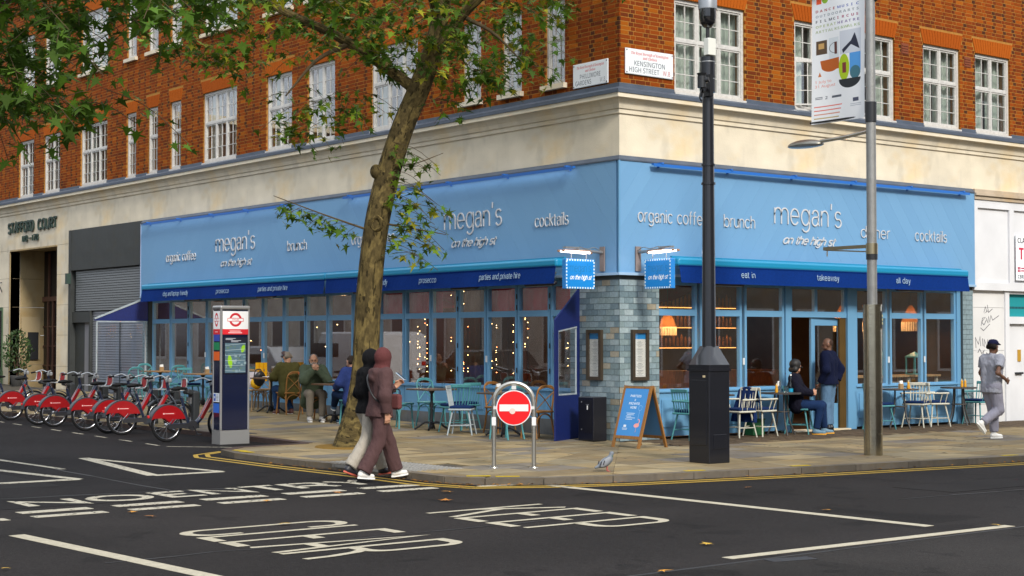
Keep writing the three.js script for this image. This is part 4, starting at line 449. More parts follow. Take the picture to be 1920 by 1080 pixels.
// ---------- hanging signs ----------
{ const face = lit => canvasMat(512, 400, (x, w, h) => { x.fillStyle = '#0f86d6'; x.fillRect(0, 0, w, h); x.strokeStyle = '#dff2fb'; x.lineWidth = 22; x.setLineDash([24, 22]); x.strokeRect(11, 11, w - 22, h - 22); x.setLineDash([]); drawStrokes(x, "megan's", w / 2, h * .42, w * .72, 78, 5, '#1b6a9c', 0, .24); drawStrokes(x, 'on the high st', w / 2, h * .68, w * .74, 40, 9, '#f2f6fa', .42, .16); }, { roughness: .4 });
  const sign = (label, pos, ry) => { const g = thing('hanging_sign', label, 'sign', 'projecting signs on the corner pier', pos, ry); // local x outward from the wall, face +z
    const W = .64, H = .5, x0 = .3; const bx = new B(); bx.rbox(W, H, .09, x0 + W / 2, 2.81, 0, .008); bx.mesh('box', mat([.02, .22, .62], .4), g); const fm = face(); panel('face', W - .01, H - .01, .004, fm, g, x0 + W / 2, 2.81, .0475); panel('face', W - .01, H - .01, .004, fm, g, x0 + W / 2, 2.81, -.0475, Math.PI);
    const br = new B(); br.box(.02, .42, .12, .09, 3.08, 0); br.mesh('wall_plate', mat([.22, .18, .17], .7), g); const a = new B(); a.bar([.09, 3.19, 0], [.72, 3.22, 0], .026).bar([.45, 3.2, 0], [.45, 3.06, 0], .008).bar([.78, 3.2, 0], [.78, 3.06, 0], .008).box(.3, .03, .08, .78, 3.25, 0).tube([[.1, 3.22, .02], [.25, 3.27, .03], [.4, 3.24, .02], [.6, 3.27, 0]], .008); a.mesh('arm', M.galv, g);
    const em = new THREE.MeshStandardMaterial({ color: 0xffffff, emissive: new THREE.Color(1, .86, .84), emissiveIntensity: 3 }); for (const z of [.06, -.06]) new B().bar([.42, 3.17, z], [.98, 3.19, z], .016, .016, 10).mesh('lamp_tube', em, g); const cap = new B(); for (const z of [.06, -.06]) cap.bar([.38, 3.168, z], [.42, 3.17, z], .02).bar([.98, 3.19, z], [1.02, 3.192, z], .02).box(.6, .012, .04, .7, 3.205, z); cap.mesh('lamp_holder', mat([.35, .2, .12], .5), g);
    for (const z of [.075, -.075]) { const L = new THREE.RectAreaLight(new THREE.Color(1, .9, .86), 5, .5, .04); L.position.set(.7, 3.155, z); g.add(L); L.rotation.x = -Math.PI / 2; } };
  sign('square blue hanging sign on bracket on the side street face', [0, 0, -.34], Math.PI); sign('square blue hanging sign on bracket above the sandwich board', [.34, 0, 0], LR); }
// ---------- street name plates ----------
{ const plate = (lines, w8) => canvasMat(1024, 400, (x, w, h) => { x.fillStyle = '#dde1e4'; x.fillRect(0, 0, w, h); x.textAlign = 'center'; x.fillStyle = '#c0393d'; x.font = 'italic bold 62px serif'; x.fillText('The Royal Borough of Kensington', w / 2, 82, w * .8); x.fillText('and Chelsea', w / 2, 150, w * .3); x.fillStyle = '#25303f'; x.font = '112px sans-serif'; x.fillText(lines[0], w / 2, 262, w * .84); x.textAlign = 'left'; x.fillText(lines[1], w * .06, 370, w * .68); x.fillStyle = w8; x.fillText('W.8', w * .78, 370, w * .16); }, { roughness: .35 });
  const mk = (label, ry, x, y, w, h, m) => { const g = thing('street_name_plate', label, 'street sign', 'enamel street name plates', [0, 0, 0], ry); new B().rbox(w, h, .02, x, y, .026, .008).mesh('plate', mat([.75, .77, .8], .35), g); panel('print', w - .02, h - .02, .002, m, g, x, y, .0375); const s = new B(); for (const i of [-1, 1]) for (const j of [-1, 1]) s.cyl(.011, .011, .008, x + i * (w / 2 - .03), y + j * (h / 2 - .03), .04, 8, 1.57); s.mesh('screw', M.darkMetal, g); };
  mk('white street name plate reading Kensington High Street', 0, .67, 6.45, 1.12, .44, plate(['KENSINGTON', 'HIGH STREET'], '#b3383c')); mk('white street name plate reading Phillimore Gardens', LR, -.71, 6.3, .92, .42, plate(['PHILLIMORE', 'GARDENS'], '#8c8f94')); }
// ---------- menu frames ----------
{ const mm = canvasMat(128, 384, (x, w, h) => { x.fillStyle = '#dcdcd6'; x.fillRect(0, 0, w, h); x.fillStyle = '#1c86c8'; x.fillRect(0, 0, w, 52); x.fillStyle = '#8f9496'; let y = 74; for (let k = 0; k < 30 && y < h - 12; k++) { const L = 30 + ((k * 37) % 60); x.fillRect((w - L) / 2, y, L, k % 6 ? 3 : 5); y += k % 6 === 5 ? 18 : 9; } });
  const mk = (label, ry, x) => { const g = thing('menu_case', label, 'menu', 'framed menus on the corner pier', [0, 0, 0], ry); const f = new B(), w = .38, h = .86, y = 1.45, t = .06; f.b2(x - w / 2, x - w / 2 + t, y - h / 2, y + h / 2, .013, .075).b2(x + w / 2 - t, x + w / 2, y - h / 2, y + h / 2, .013, .075).b2(x - w / 2 + t, x + w / 2 - t, y + h / 2 - t, y + h / 2, .013, .075).b2(x - w / 2 + t, x + w / 2 - t, y - h / 2, y - h / 2 + t, .013, .075); f.mesh('frame', mat([.06, .045, .03], .5, { map: rep(T.wood, .2, .6) }), g); panel('menu_sheet', w - 2 * t, h - 2 * t, .01, mm, g, x, y, .035); const gl = new B().b2(x - w / 2 + t, x + w / 2 - t, y - h / 2 + t, y + h / 2 - t, .058, .061); gl.mesh('pane', M.glass, g); };
  mk('framed menu on tiled pier above the black bin', LR, -.6); mk('framed menu on tiled pier above the sandwich board', 0, .42); }
// ---------- to-let board ----------
{ const g = thing('letting_board', 'white to-let poster with red letters on white panel', 'poster'); panel('sheet', 1.7, .98, .012, canvasMat(512, 296, (x, w, h) => { x.fillStyle = '#eef0f4'; x.fillRect(0, 0, w, h); x.fillStyle = '#26262c'; x.font = 'bold 46px sans-serif'; x.fillText('CLASS E RETAIL', 16, 56, 470); x.fillStyle = '#c3103f'; x.font = 'bold 104px sans-serif'; x.fillText('TO LET', 30, 160); x.fillStyle = '#555a66'; x.font = '24px sans-serif'; x.fillText('ALL ENQUIRIES', 150, 196); x.fillStyle = '#b01c4a'; for (const [a, b] of [[18, 210], [34, 210], [18, 228], [34, 228]]) x.fillRect(a, b, 13, 15); x.fillRect(54, 214, 90, 8); x.fillRect(54, 230, 80, 8); x.fillStyle = '#2d3f4d'; x.font = 'bold 34px sans-serif'; x.fillText('CBRE', 16, 284); x.fillStyle = '#7d8590'; for (let i = 0; i < 6; i++) x.fillRect(200, 212 + i * 13, 200 - (i % 3) * 30, 6); }), g, 12.05, 3.46, .058); }
// ---------- totem at the docking station ----------
{ const g = thing('docking_totem', 'tall grey and navy cycle hire totem with red roundel', 'totem', null, [-5.13, RD, -4.46]); const W = .56, D = .3, H = 2.36; // local: front face z=0 facing +z, x 0..W, body towards -z
  const fr = new B(); fr.b2(0, W, 0, .24, -D, 0); for (const [x, z] of [[0, 0], [W, 0], [0, -D], [W, -D]]) fr.rbox(.035, H - .26, .035, x + (x ? -.0175 : .0175), .24 + (H - .26) / 2, z + (z ? .0175 : -.0175), .008); fr.put(new RoundedBoxGeometry(W + .02, .07, D + .02, 2, .03), W / 2, H - .02, -D / 2); fr.mesh('frame', mat([.34, .34, .34], .4, { metalness: .5 }), g);
  const navy = mat([.006, .01, .035], .12, { clearcoat: .6, clearcoatRoughness: .05 }); new B().b2(.03, W - .03, .25, H - .06, -D + .02, -.012).mesh('body', navy, g); new B().b2(.01, W - .01, .25, H - .06, -D + .035, -.035).mesh('body', navy, g);
  const round = (x, cx, cy, r) => { x.lineWidth = r * .38; x.strokeStyle = '#cc1626'; x.beginPath(); x.arc(cx, cy, r, 0, 7); x.stroke(); x.fillStyle = '#f2f2f2'; x.fillRect(cx - r * 1.5, cy - r * .26, r * 3, r * .52); x.strokeStyle = '#cc1626'; x.lineWidth = r * .09; x.strokeRect(cx - r * 1.5, cy - r * .26, r * 3, r * .52); x.fillStyle = '#cc1626'; x.font = `bold ${Math.round(r * .36)}px sans-serif`; x.textAlign = 'center'; x.fillText('CYCLES', cx, cy + r * .13, r * 2.4); x.textAlign = 'left'; };
  panel('header', W - .07, .4, .006, canvasMat(256, 210, (x, w, h) => { x.fillStyle = '#f1f1f1'; x.fillRect(0, 0, w, h); round(x, w / 2, 78, 52); x.fillStyle = '#d7202c'; x.fillRect(0, 162, w, 48); x.fillStyle = '#f3d6d6'; for (let i = 0; i < 2; i++) x.fillRect(70 - i * 14, 176 + i * 15, 110 + i * 28, 7); }), g, W / 2, H - .28, .0);
  const hs = canvasMat(128, 210, (x, w, h) => { x.fillStyle = '#f1f1f1'; x.fillRect(0, 0, w, h); x.save(); x.translate(w / 2, 78); x.scale(.55, 1); x.translate(-w / 2, -78); round(x, w / 2, 78, 52); x.restore(); x.fillStyle = '#d7202c'; x.fillRect(0, 162, w, 48); x.fillStyle = '#f3d6d6'; x.fillRect(36, 184, 56, 6); }); panel('header', D - .07, .4, .006, hs, g, .0, H - .28, -D / 2, -Math.PI / 2);
  panel('map_board', W - .12, .62, .006, canvasMat(256, 360, (x, w, h) => { x.fillStyle = '#0c1226'; x.fillRect(0, 0, w, h); x.fillStyle = '#c8ccd6'; for (let i = 0; i < 4; i++) x.fillRect(20 + (i > 1 ? 60 : 0), 8 + i * 11, 110 - (i % 2) * 30, 5); x.fillStyle = '#4f6a78'; x.fillRect(14, 56, w - 28, 296); let s = 3; const r = () => (s = (s * 16807) % 2147483647) / 2147483647; for (let i = 0; i < 46; i++) { x.fillStyle = ['#6d8793', '#3f5866', '#83989e', '#576f62'][i % 4]; x.fillRect(14 + r() * 210, 56 + r() * 280, 8 + r() * 26, 6 + r() * 22); } x.fillStyle = '#8bbf1e'; x.beginPath(); x.ellipse(214, 112, 20, 40, .3, 0, 7); x.fill(); x.beginPath(); x.ellipse(70, 240, 24, 64, -.15, 0, 7); x.fill(); x.strokeStyle = '#b8c6c9'; x.lineWidth = 3; for (let i = 0; i < 6; i++) { x.beginPath(); x.moveTo(14, 80 + i * 50); x.lineTo(242, 60 + i * 56); x.stroke(); } x.fillStyle = '#20303a'; x.fillRect(14, 150, w - 28, 4); x.fillRect(14, 284, w - 28, 4); }), g, W / 2, 1.52, .0);
  const sq = (c, y, h = .13) => panel('colour_panel', D - .1, h, .006, mat(c, .5), g, .001, y, -D / 2, -Math.PI / 2); sq([.03, .06, .4], 1.83); sq([.005, .22, .08], 1.68); sq([.75, .12, .01], 1.51, .15); panel('notice', D - .09, .15, .006, canvasMat(64, 64, (x) => { x.fillStyle = '#dfe6ee'; x.fillRect(0, 0, 64, 64); x.fillStyle = '#1d4fb0'; x.fillRect(5, 6, 22, 52); x.fillStyle = '#fff'; x.font = 'bold 24px sans-serif'; x.fillText('P', 8, 40); x.fillStyle = '#54606c'; for (let i = 0; i < 5; i++) x.fillRect(32, 10 + i * 10, 26, 4); }), g, .001, .80, -D / 2, -Math.PI / 2); panel('notice', D - .1, .16, .006, mat([.02, .14, .6], .5), g, .001, .62, -D / 2, -Math.PI / 2); }
// ---------- hire bikes ----------
function makeBike() { const g = thing('hire_bike', 'x', 'bicycle', 'red hire bikes in the docking station'); const R = .3, wb = 1.1; // x forward, rear contact at origin
  const wheel = x => { const w = part('wheel', g, [x, R, 0]); new B().put(new THREE.TorusGeometry(R - .022, .022, 10, 40)).mesh('tyre', M.rubber, w); const rm = new B().put(new THREE.TorusGeometry(R - .052, .012, 6, 36)); rm.cyl(.03, .03, .09, 0, 0, 0, 12, 1.5708); for (let i = 0; i < 16; i++) { const a = i / 16 * 6.283; rm.bar([Math.cos(a + .2) * .03, Math.sin(a + .2) * .03, i % 2 ? .03 : -.03], [Math.cos(a) * (R - .055), Math.sin(a) * (R - .055), 0], .0016, .0016, 4); } rm.mesh('rim', M.chrome, w); };
  wheel(0); wheel(wb);
  const sector = (r0, r1, a0, a1) => { const o = []; for (let i = 0; i <= 18; i++) { const a = a0 + (a1 - a0) * i / 18; o.push([Math.cos(a) * r1, Math.sin(a) * r1]); } return o; };
  const pan = [...sector(0, .345, .3, 2.86), [-.26, .12], [-.08, .12], [.06, .02], [.13, .1], [.28, .1]]; const mg = part('mudguard', g, [0, R, 0]); for (const z of [-.062, .05]) new B().ext(pan, .012, 0, 0, z, 0, 0, 0, null, .002).mesh('red_panel', M.red, mg); const bl = new B(); const A = sector(0, .354, .2, 3.0); bl.add(ribbonGeo(A, .02, .13)); bl.g[0].translate(0, 0, -.065); bl.mesh('edge', mat([.03, .035, .045], .5), mg);
  const pr = canvasMat(128, 24, (x) => { x.fillStyle = '#a80d14'; x.fillRect(0, 0, 128, 24); x.fillStyle = '#e8cfcf'; x.fillRect(28, 10, 86, 5); x.beginPath(); x.arc(17, 12, 7, 0, 7); x.fill(); }); panel('logo_print', .26, .045, .001, pr, mg, 0, .2, .0655); panel('logo_print', .26, .045, .001, pr, mg, 0, .2, -.0655, Math.PI);
  const dk = mat([.012, .02, .05], .35, { clearcoat: .4 }); const f = new B(); f.tube([[.0, R, .05], [.25, .3, .04], [.5, .3, 0]], .022); f.tube([[.0, R, -.05], [.25, .3, -.04], [.5, .3, 0]], .022); f.tube([[.46, .28, 0], [.62, .36, 0], [.78, .58, 0], [.90, .82, 0]], .042, 10, 20); f.bar([.42, .3, 0], [.27, .78, 0], .026).bar([.0, R, .07], [.3, .62, .02], .012).bar([.0, R, -.07], [.3, .62, -.02], .012); f.bar([.91, .74, 0], [.87, .98, 0], .03); f.mesh('frame', dk, g); new B().beam([.66, .40, 0], [.86, .74, 0], .1, .055).mesh('red_tube_panel', M.red, g);
  const fk = new B(); fk.tube([[.92, .74, 0], [1.0, .62, .055], [wb, R, .06]], .017).tube([[.92, .74, 0], [1.0, .62, -.055], [wb, R, -.06]], .017); const fa = []; for (let i = 0; i <= 14; i++) { const a = .3 + i / 14 * 2.2; fa.push([wb + Math.cos(a) * .335, R + Math.sin(a) * .335]); } fk.add(ribbonGeo(fa, .014, .07)); fk.g[2].translate(0, 0, -.035); fk.mesh('fork', mat([.05, .06, .08], .5), g);
  const sp = new B(); sp.bar([.27, .76, 0], [.235, .9, 0], .014); sp.mesh('seat_post', M.chrome, g); const sd = new B(); sd.put(new THREE.SphereGeometry(.1, 14, 10), .19, .93, 0, 0, 0, .1, [1.15, .38, 1.0]).put(new THREE.SphereGeometry(.07, 12, 8), .31, .93, 0, 0, 0, 0, [1.3, .4, .55]); sd.mesh('saddle', M.rubber, g);
  const hb = new B(); hb.bar([.87, .96, 0], [.84, 1.06, 0], .022); hb.tube([[.70, 1.06, .3], [.82, 1.1, .22], [.87, 1.06, .06], [.87, 1.06, -.06], [.82, 1.1, -.22], [.70, 1.06, -.3]], .014, 8, 30); hb.rbox(.1, .09, .14, .9, 1.02, 0, .03); hb.mesh('handlebar', mat([.42, .44, .46], .4, { metalness: .5 }), g); const gp = new B(); for (const z of [.3, -.3]) gp.bar([.70, 1.06, z], [.6, 1.04, z * 1.03], .018); gp.mesh('grip', M.rubber, g);
  const rk = part('front_rack', g, [1.06, .82, 0]); const tr = new B(); tr.tube([[-.1, 0, .13], [.12, .02, .13], [.16, .2, .12], [.16, .2, -.12], [.12, .02, -.13], [-.1, 0, -.13]], .011, 7, 34); tr.box(.22, .012, .22, .02, 0, 0); tr.mesh('tray', mat([.4, .42, .44], .4, { metalness: .4 }), rk); new B().rbox(.014, .2, .22, .16, .12, 0, .004, 0, 0, -.15).mesh('red_plate', M.red, rk);
  const ck = new B(); ck.cyl(.09, .09, .03, .47, .28, .06, 18, 1.5708).bar([.47, .28, .08], [.55, .13, .09], .012).box(.09, .02, .08, .56, .12, .13).bar([.47, .28, -.08], [.39, .43, -.09], .012).box(.09, .02, .08, .38, .44, -.13).beam([.0, .27, .06], [.47, .28, .06], .03, .08); ck.mesh('crank', mat([.02, .02, .025], .5), g); const rl = new B(); rl.rbox(.03, .05, .06, -.36, .45, 0, .012); rl.mesh('rear_lamp', mat([.6, .02, .02], .3), g); return g; }
{ const P = [[-4.89, -14.8, .06, 'with its saddle raised highest, beside the stone doorway'], [-5.17, -12.48, -.05, 'half hidden behind another, before the stone doorway pier'], [-5.23, -11.49, .02, 'in front of the dark side door of the shuttered unit'], [-5.26, -9.81, -.02, 'below the left edge of the roller shutter'], [-5.28, -8.7, .05, 'overlapped by its neighbour, below the roller shutter'], [-5.29, -8.06, -.1, 'in front of the navy end screen'], [-5.53, -5.67, .04, 'docked right beside the navy totem']]; const b0 = makeBike();
  P.forEach(([x, z, a, t], i) => { const lb = `red and black hire bike ${t}`; if (i) copyOf(b0, [x, RD, z], a, lb); else { b0.position.set(x, RD, z); b0.rotation.y = a; b0.userData.label = lb; } });
  copyOf(b0, [-4.75, RD, -16.6], .03, 'red and black hire bike at the end of the row by the green shop');
  // docks
  const d0 = thing('bike_dock', 'dark grey docking post holding a red hire bike', 'bike dock', 'docking posts of the hire bikes'); const b = new B(); b.box(.5, .1, .34, .1, .05, 0).rbox(.14, .72, .24, .05, .44, 0, .03).rbox(.24, .1, .2, -.02, .78, 0, .03, 0, 0, -.2); b.mesh('post', mat([.035, .04, .045], .5, { map: rep(T.mottle, .5) }), d0); new B().box(.02, .12, .1, -.035, .62, 0).mesh('lock_plate', M.galv, d0); new B().cyl(.012, .012, .012, -.06, .84, .05, 8).mesh('status_light', mat([.3, .02, .02], .3), d0);
  const D = P.map(p => [p[0] + 1.36, p[1] - Math.sin(p[2]) * 1.3]); D.push([-3.4, -16.6]); D.forEach(([x, z], i) => { const lb = `dark docking post holding the bike ${P[i]?.[3] ?? 'at the end of the row'}`.split(' ').slice(0, 16).join(' '); if (i) copyOf(d0, [x, RD, z], 0, lb); else { d0.position.set(x, RD, z); d0.userData.label = lb; } }); }
// ---------- no-entry hoop ----------
{ const g = thing('no_entry_sign', 'round red no-entry sign in a stainless steel hoop', 'road sign', null, [-4.8, 0, 3.235], Math.atan2(-.33, .42)); const w = .267; const p = [[-w, 0, 0], [-w, .5, 0], [-w, .86, 0]]; for (let i = 0; i <= 10; i++) { const a = Math.PI - i / 10 * Math.PI; p.push([Math.cos(a) * w, .86 + Math.sin(a) * w, 0]); } p.push([w, .5, 0], [w, 0, 0]); const h = new B(); h.tube(p.slice(0, 3), .03, 12, 12).tube(p.slice(2, 13), .03, 12, 40).tube(p.slice(12), .03, 12, 12); for (const x of [-w, w]) h.cyl(.034, .034, .1, x, .56, 0, 12).cyl(.055, .06, .015, x, .006, 0, 14); h.mesh('hoop', M.steel, g);
  new B().cyl(.235, .235, .012, 0, .80, .04, 40, 1.5708).mesh('plate', mat([.75, .75, .77], .4), g); new B().cyl(.222, .222, .004, 0, .80, .0485, 40, 1.5708).mesh('disc', mat([.78, .005, .008], .3), g); new B().box(.385, .09, .004, 0, .80, .0525).mesh('bar', mat([.72, .72, .72], .4), g); new B().cyl(.04, .04, .004, -.02, .757, .0565, 18, 1.5708).mesh('sticker', mat([.7, .55, .5], .5), g); const cm = mat([.6, .6, .6], .5), tm = mat([.72, .72, .74], .3); new B().box(.06, .05, .06, 0, 1.07, .02).mesh('clamp', cm, g); for (const x of [-w, w]) { new B().box(.05, .04, .05, x * .93, .8, .02).mesh('clamp', cm, g); new B().box(.055, .11, .07, x, .62, 0).mesh('reflective_tape', tm, g); } }
// ---------- camera pole ----------
{ const g = thing('camera_pole', 'black camera pole on a square pyramid-topped cabinet', 'pole', null, [-2.1, 0, 4.2]); const b = new B(); b.rbox(.4, 1.28, .4, 0, .64, 0, .012); b.box(.43, .03, .43, 0, 1.29, 0); b.box(.4, .06, .4, 0, 1.33, 0); b.mesh('cabinet', M.blackGloss, g); const py = new B(); py.put(new THREE.CylinderGeometry(.09 * 1.414, .2 * 1.414, .26, 4), 0, 1.49, 0, 0, Math.PI / 4); py.mesh('cap', M.blackGloss, g); const dr = new B(); dr.rbox(.24, .2, .01, -.0, .3, .203, .004).rbox(.01, .9, .3, -.203, .7, 0, .004); dr.mesh('door', M.blackGloss, g); new B().rbox(.05, .03, .008, -.2, 1.2, .1, .003, 0, 1.57).mesh('badge', mat([.6, .5, .3], .4), g);
  const p = new B(); p.cyl(.082, .098, 2.6, 0, 2.9, 0, 24).cyl(.1, .1, .03, 0, 3.89, 0, 24).cyl(.1, .1, .03, 0, 4.15, 0, 24).cyl(.078, .082, 1.0, 0, 4.68, 0, 24).cyl(.1, .1, .5, 0, 5.42, 0, 24).cyl(.105, .105, .02, 0, 5.39, 0, 24); p.mesh('pole', M.blackGloss, g); const rg = new B(); rg.cyl(.102, .102, .012, 0, 5.6, 0, 24).cyl(.102, .102, .012, 0, 5.36, 0, 24); rg.mesh('band', M.galv, g); new B().rbox(.15, .24, .1, -.02, 5.8, .06, .01).mesh('junction_box', mat([.68, .68, .62], .6), g); new B().cyl(.028, .028, .3, 0, 5.95, 0, 12).mesh('stem', M.black, g);
  const dm = part('dome_camera', g, [0, 6.27, 0]); new B().lathe([[0, -.2], [.06, -.185], [.105, -.12], [.12, -.03], [.12, .08]], 0, 0, 0, 24).mesh('dome', mat([.006, .006, .008], .08, { clearcoat: 1 }), dm); new B().lathe([[.125, .07], [.132, .08], [.132, .27], [.11, .33], [.04, .35], [0, .35]], 0, .0, 0, 24).mesh('housing', mat([.34, .36, .39], .4, { metalness: .5 }), dm);
  const c2 = part('side_camera', g, [0, 0, 0]); new B().tube([[-.09, 5.22, .05], [-.2, 5.16, .12], [-.32, 5.14, .2]], .025).mesh('arm', M.black, c2); const hd = new B(); hd.cyl(.06, .06, .16, -.33, 5.26, .21, 14).cyl(.07, .05, .04, -.33, 5.36, .21, 14).bar([-.33, 5.28, .21], [-.28, 5.29, .3], .035).tube([[-.33, 5.18, .21], [-.36, 5.05, .2], [-.3, 5.0, .18], [-.25, 5.12, .16]], .01); hd.mesh('head', M.darkMetal, c2); new B().sph(.05, -.27, 5.29, .21, 1, 12).mesh('lens', M.chrome, c2); new B().box(.06, .3, .2, -.08, 5.25, .05).mesh('bracket', M.black, g); }
// ---------- silver lamp column with banner ----------
{ const g = thing('lamp_column', 'silver steel lamp column with ringed base and side lantern', 'lamp post', null, [.83, 0, 4.68]); const b = new B(); const R = .138; for (const [a, c] of [[0, .32], [.335, 1.075], [1.09, 1.835], [1.85, 2.2]]) b.cyl(R, R, c - a, 0, (a + c) / 2, 0, 32); b.cyl(R - .01, R - .01, 2.2, 0, 1.1, 0, 28).cyl(R + .006, R + .006, .03, 0, 2.215, 0, 32); b.mesh('base', mat([.60, .54, .41], .17, { metalness: 1, map: rep(T.mottle, .9), bumpMap: rep(T.noiseB, .4), bumpScale: .001 }), g); const p = new B(); p.cyl(.07, .074, 5.4, 0, 4.9, 0, 24); p.mesh('shaft', mat([.38, .38, .37], .5, { metalness: .6, map: rep(T.mottle, .8), bumpMap: rep(T.noiseB, .2), bumpScale: .002 }), g);
  new B().box(.05, .26, .012, .06, 2.0, .128, 0, .4, 0).mesh('number_plate', M.black, g); const nb = new B(); for (let i = 0; i < 3; i++) { const t = new THREE.TorusGeometry(.014, .005, 5, 12); nb.put(t, .063, 2.06 - i * .055, .136, 0, .4, 0); } nb.mesh('numerals', mat([.6, .58, .3], .5), g);
  const cl = new B(); for (const y of [3.0, 5.1]) cl.cyl(.085, .085, y > 4 ? .3 : .2, 0, y, 0, 20); cl.mesh('clamp', M.darkMetal, g); new B().cyl(.088, .088, .16, 0, 3.06, 0, 20).mesh('bracket_collar', mat([.4, .34, .22], .35, { metalness: 1 }), g);
  new B().beam([0, 3.1, -.08], [0, 3.1, -.92], .05, .05).beam([0, 3.02, -.08], [0, 3.08, -.9], .03, .02).bar([0, 3.1, -.86], [0, 2.98, -.86], .01).mesh('lower_banner_arm', mat([.42, .36, .25], .35, { metalness: 1 }), g);
  const ln = part('lantern', g, [0, 4.72, -1.28]); new B().tube([[0, .1, 1.22], [0, .06, .8], [0, .04, .3]], .028, 10, 16).mesh('arm', M.steel, ln); const hd = new B(); hd.put(new THREE.SphereGeometry(.34, 26, 14, 0, 6.284, 0, 1.5708), 0, 0, 0, 0, 0, 0, [.52, .28, 1]); hd.mesh('housing', mat([.25, .24, .21], .35, { metalness: .8 }), ln); new B().put(new THREE.SphereGeometry(.33, 26, 12, 0, 6.284, 1.5708, 1.5708), 0, -.002, 0, 0, 0, 0, [.5, .1, 1]).mesh('lens', mat([.3, .32, .34], .15), ln);
  const up = new B(); up.tube([[0, 6.75, 0], [.12, 6.86, .1], [.24, 6.88, .2]], .05).mesh('camera_arm', M.black, g);
  // banner
  const bn = thing('festival_banner', 'white festival banner hung from the silver lamp column', 'banner', null, [.83, 0, 4.68]); const draw = (x, w, h) => { x.fillStyle = '#e9eaec'; x.fillRect(0, 0, w, h); x.fillStyle = '#e9562a'; x.fillRect(40, 10, 46, 90); x.fillStyle = '#8cb52d'; x.beginPath(); x.ellipse(120, 60, 30, 44, 0, 0, 7); x.fill(); x.fillStyle = '#b9bf45'; x.font = 'bold 46px sans-serif'; x.fillText('FESTIVAL', 170, 82, 260); const L = [['DANCEMUSIC', ['#a23a3f', '#5a6bb0']], ['OUTDOORARTS', ['#9aa0a8', '#8b9198']], ['FILMCIRCUS', ['#35363d', '#9a2b52']], ['OPERATHEATRE', ['#aeb98a', '#7f6f9b']], ['ARTTALKS&WALKS', ['#a8b48d', '#a9b98f']]]; x.font = 'bold 40px sans-serif'; L.forEach(([t, c], i) => { [...t].forEach((ch, k) => { x.fillStyle = c[k < t.length / 2 ? 0 : 1]; x.fillText(ch, 30 + k * (400 / t.length), 190 + i * 56); }); });
    x.fillStyle = '#57422f'; x.fillRect(36, 500, 96, 150); x.fillStyle = '#c79c5d'; x.fillRect(56, 530, 50, 60); x.fillStyle = '#d4dade'; x.fillRect(150, 490, 90, 230); x.strokeStyle = '#555'; x.lineWidth = 5; x.beginPath(); x.arc(210, 600, 56, 1.6, 4.8); x.stroke(); x.fillStyle = '#5a3029'; x.fillRect(200, 540, 24, 130); x.fillStyle = '#c9cdd6'; x.fillRect(250, 440, 180, 250); x.fillStyle = '#22263a'; x.beginPath(); x.moveTo(270, 640); x.lineTo(350, 560); x.lineTo(380, 480); x.lineTo(400, 560); x.lineTo(420, 660); x.lineTo(350, 600); x.lineTo(280, 680); x.fill();
    x.fillStyle = '#b75a17'; x.beginPath(); x.moveTo(70, 720); x.lineTo(240, 710); x.lineTo(240, 830); x.arc(160, 760, 90, .9, 2.6); x.fill(); x.fillStyle = '#a9c413'; x.beginPath(); x.ellipse(285, 830, 48, 140, 0, 0, 7); x.fill(); x.fillStyle = '#7d2f2c'; x.fillRect(270, 780, 34, 110); x.fillStyle = '#4f97d8'; x.fillRect(336, 690, 92, 200); x.fillStyle = '#3d6f7d'; x.beginPath(); x.ellipse(382, 900, 44, 70, 0, 0, 7); x.fill(); x.fillStyle = '#20252a'; x.beginPath(); x.arc(332, 960, 96, 0, 3.2); x.fill(); x.fillStyle = '#c2703a'; x.beginPath(); x.moveTo(52, 890); x.lineTo(66, 840); x.lineTo(82, 890); x.fill(); x.fillStyle = '#dc7a68'; x.font = '40px sans-serif'; x.fillText('1 July to', 24, 960); x.fillText('31 August', 24, 1008); x.fillStyle = '#555b66'; x.font = 'bold 44px sans-serif'; x.fillText('2', 110, 1140); x.fillRect(30, 1110, 60, 8); x.fillRect(30, 1126, 60, 8); x.fillRect(170, 1112, 86, 24); ['#d9766a', '#d9766a', '#cf8f7a', '#b9a06a'].forEach((c, i) => { x.fillStyle = c; x.fillRect(20, 1210 + i * 42, 240 - i * 10, 12); }); x.fillStyle = '#4b4f63'; x.fillRect(360, 1170, 50, 40); x.fillStyle = '#b6bbc2'; x.fillRect(336, 1230, 96, 8); x.fillRect(336, 1248, 96, 8); };
  const bm = canvasMat(460, 1400, draw, { roughness: .7, side: THREE.DoubleSide }); const W = 1.05, H = 2.0; const pg = new THREE.PlaneGeometry(W, H, 8, 12); const pp = pg.attributes.position; for (let i = 0; i < pp.count; i++) { const t = (pp.getY(i) / H + .5); pp.setZ(i, .02 * Math.sin(pp.getX(i) * 5 + pp.getY(i)) ); } pg.computeVertexNormals(); const o = new THREE.Mesh(pg, bm); o.name = 'cloth'; o.rotation.y = LR; o.position.set(0, 5.03 + H / 2, -.1 - W / 2); bn.add(o); const ba = new B(); ba.bar([0, 5.06, -.06], [0, 5.06, -1.18], .014).bar([0, 7.0, -.06], [0, 7.0, -1.18], .014); ba.mesh('banner_arm', M.darkMetal, bn); }
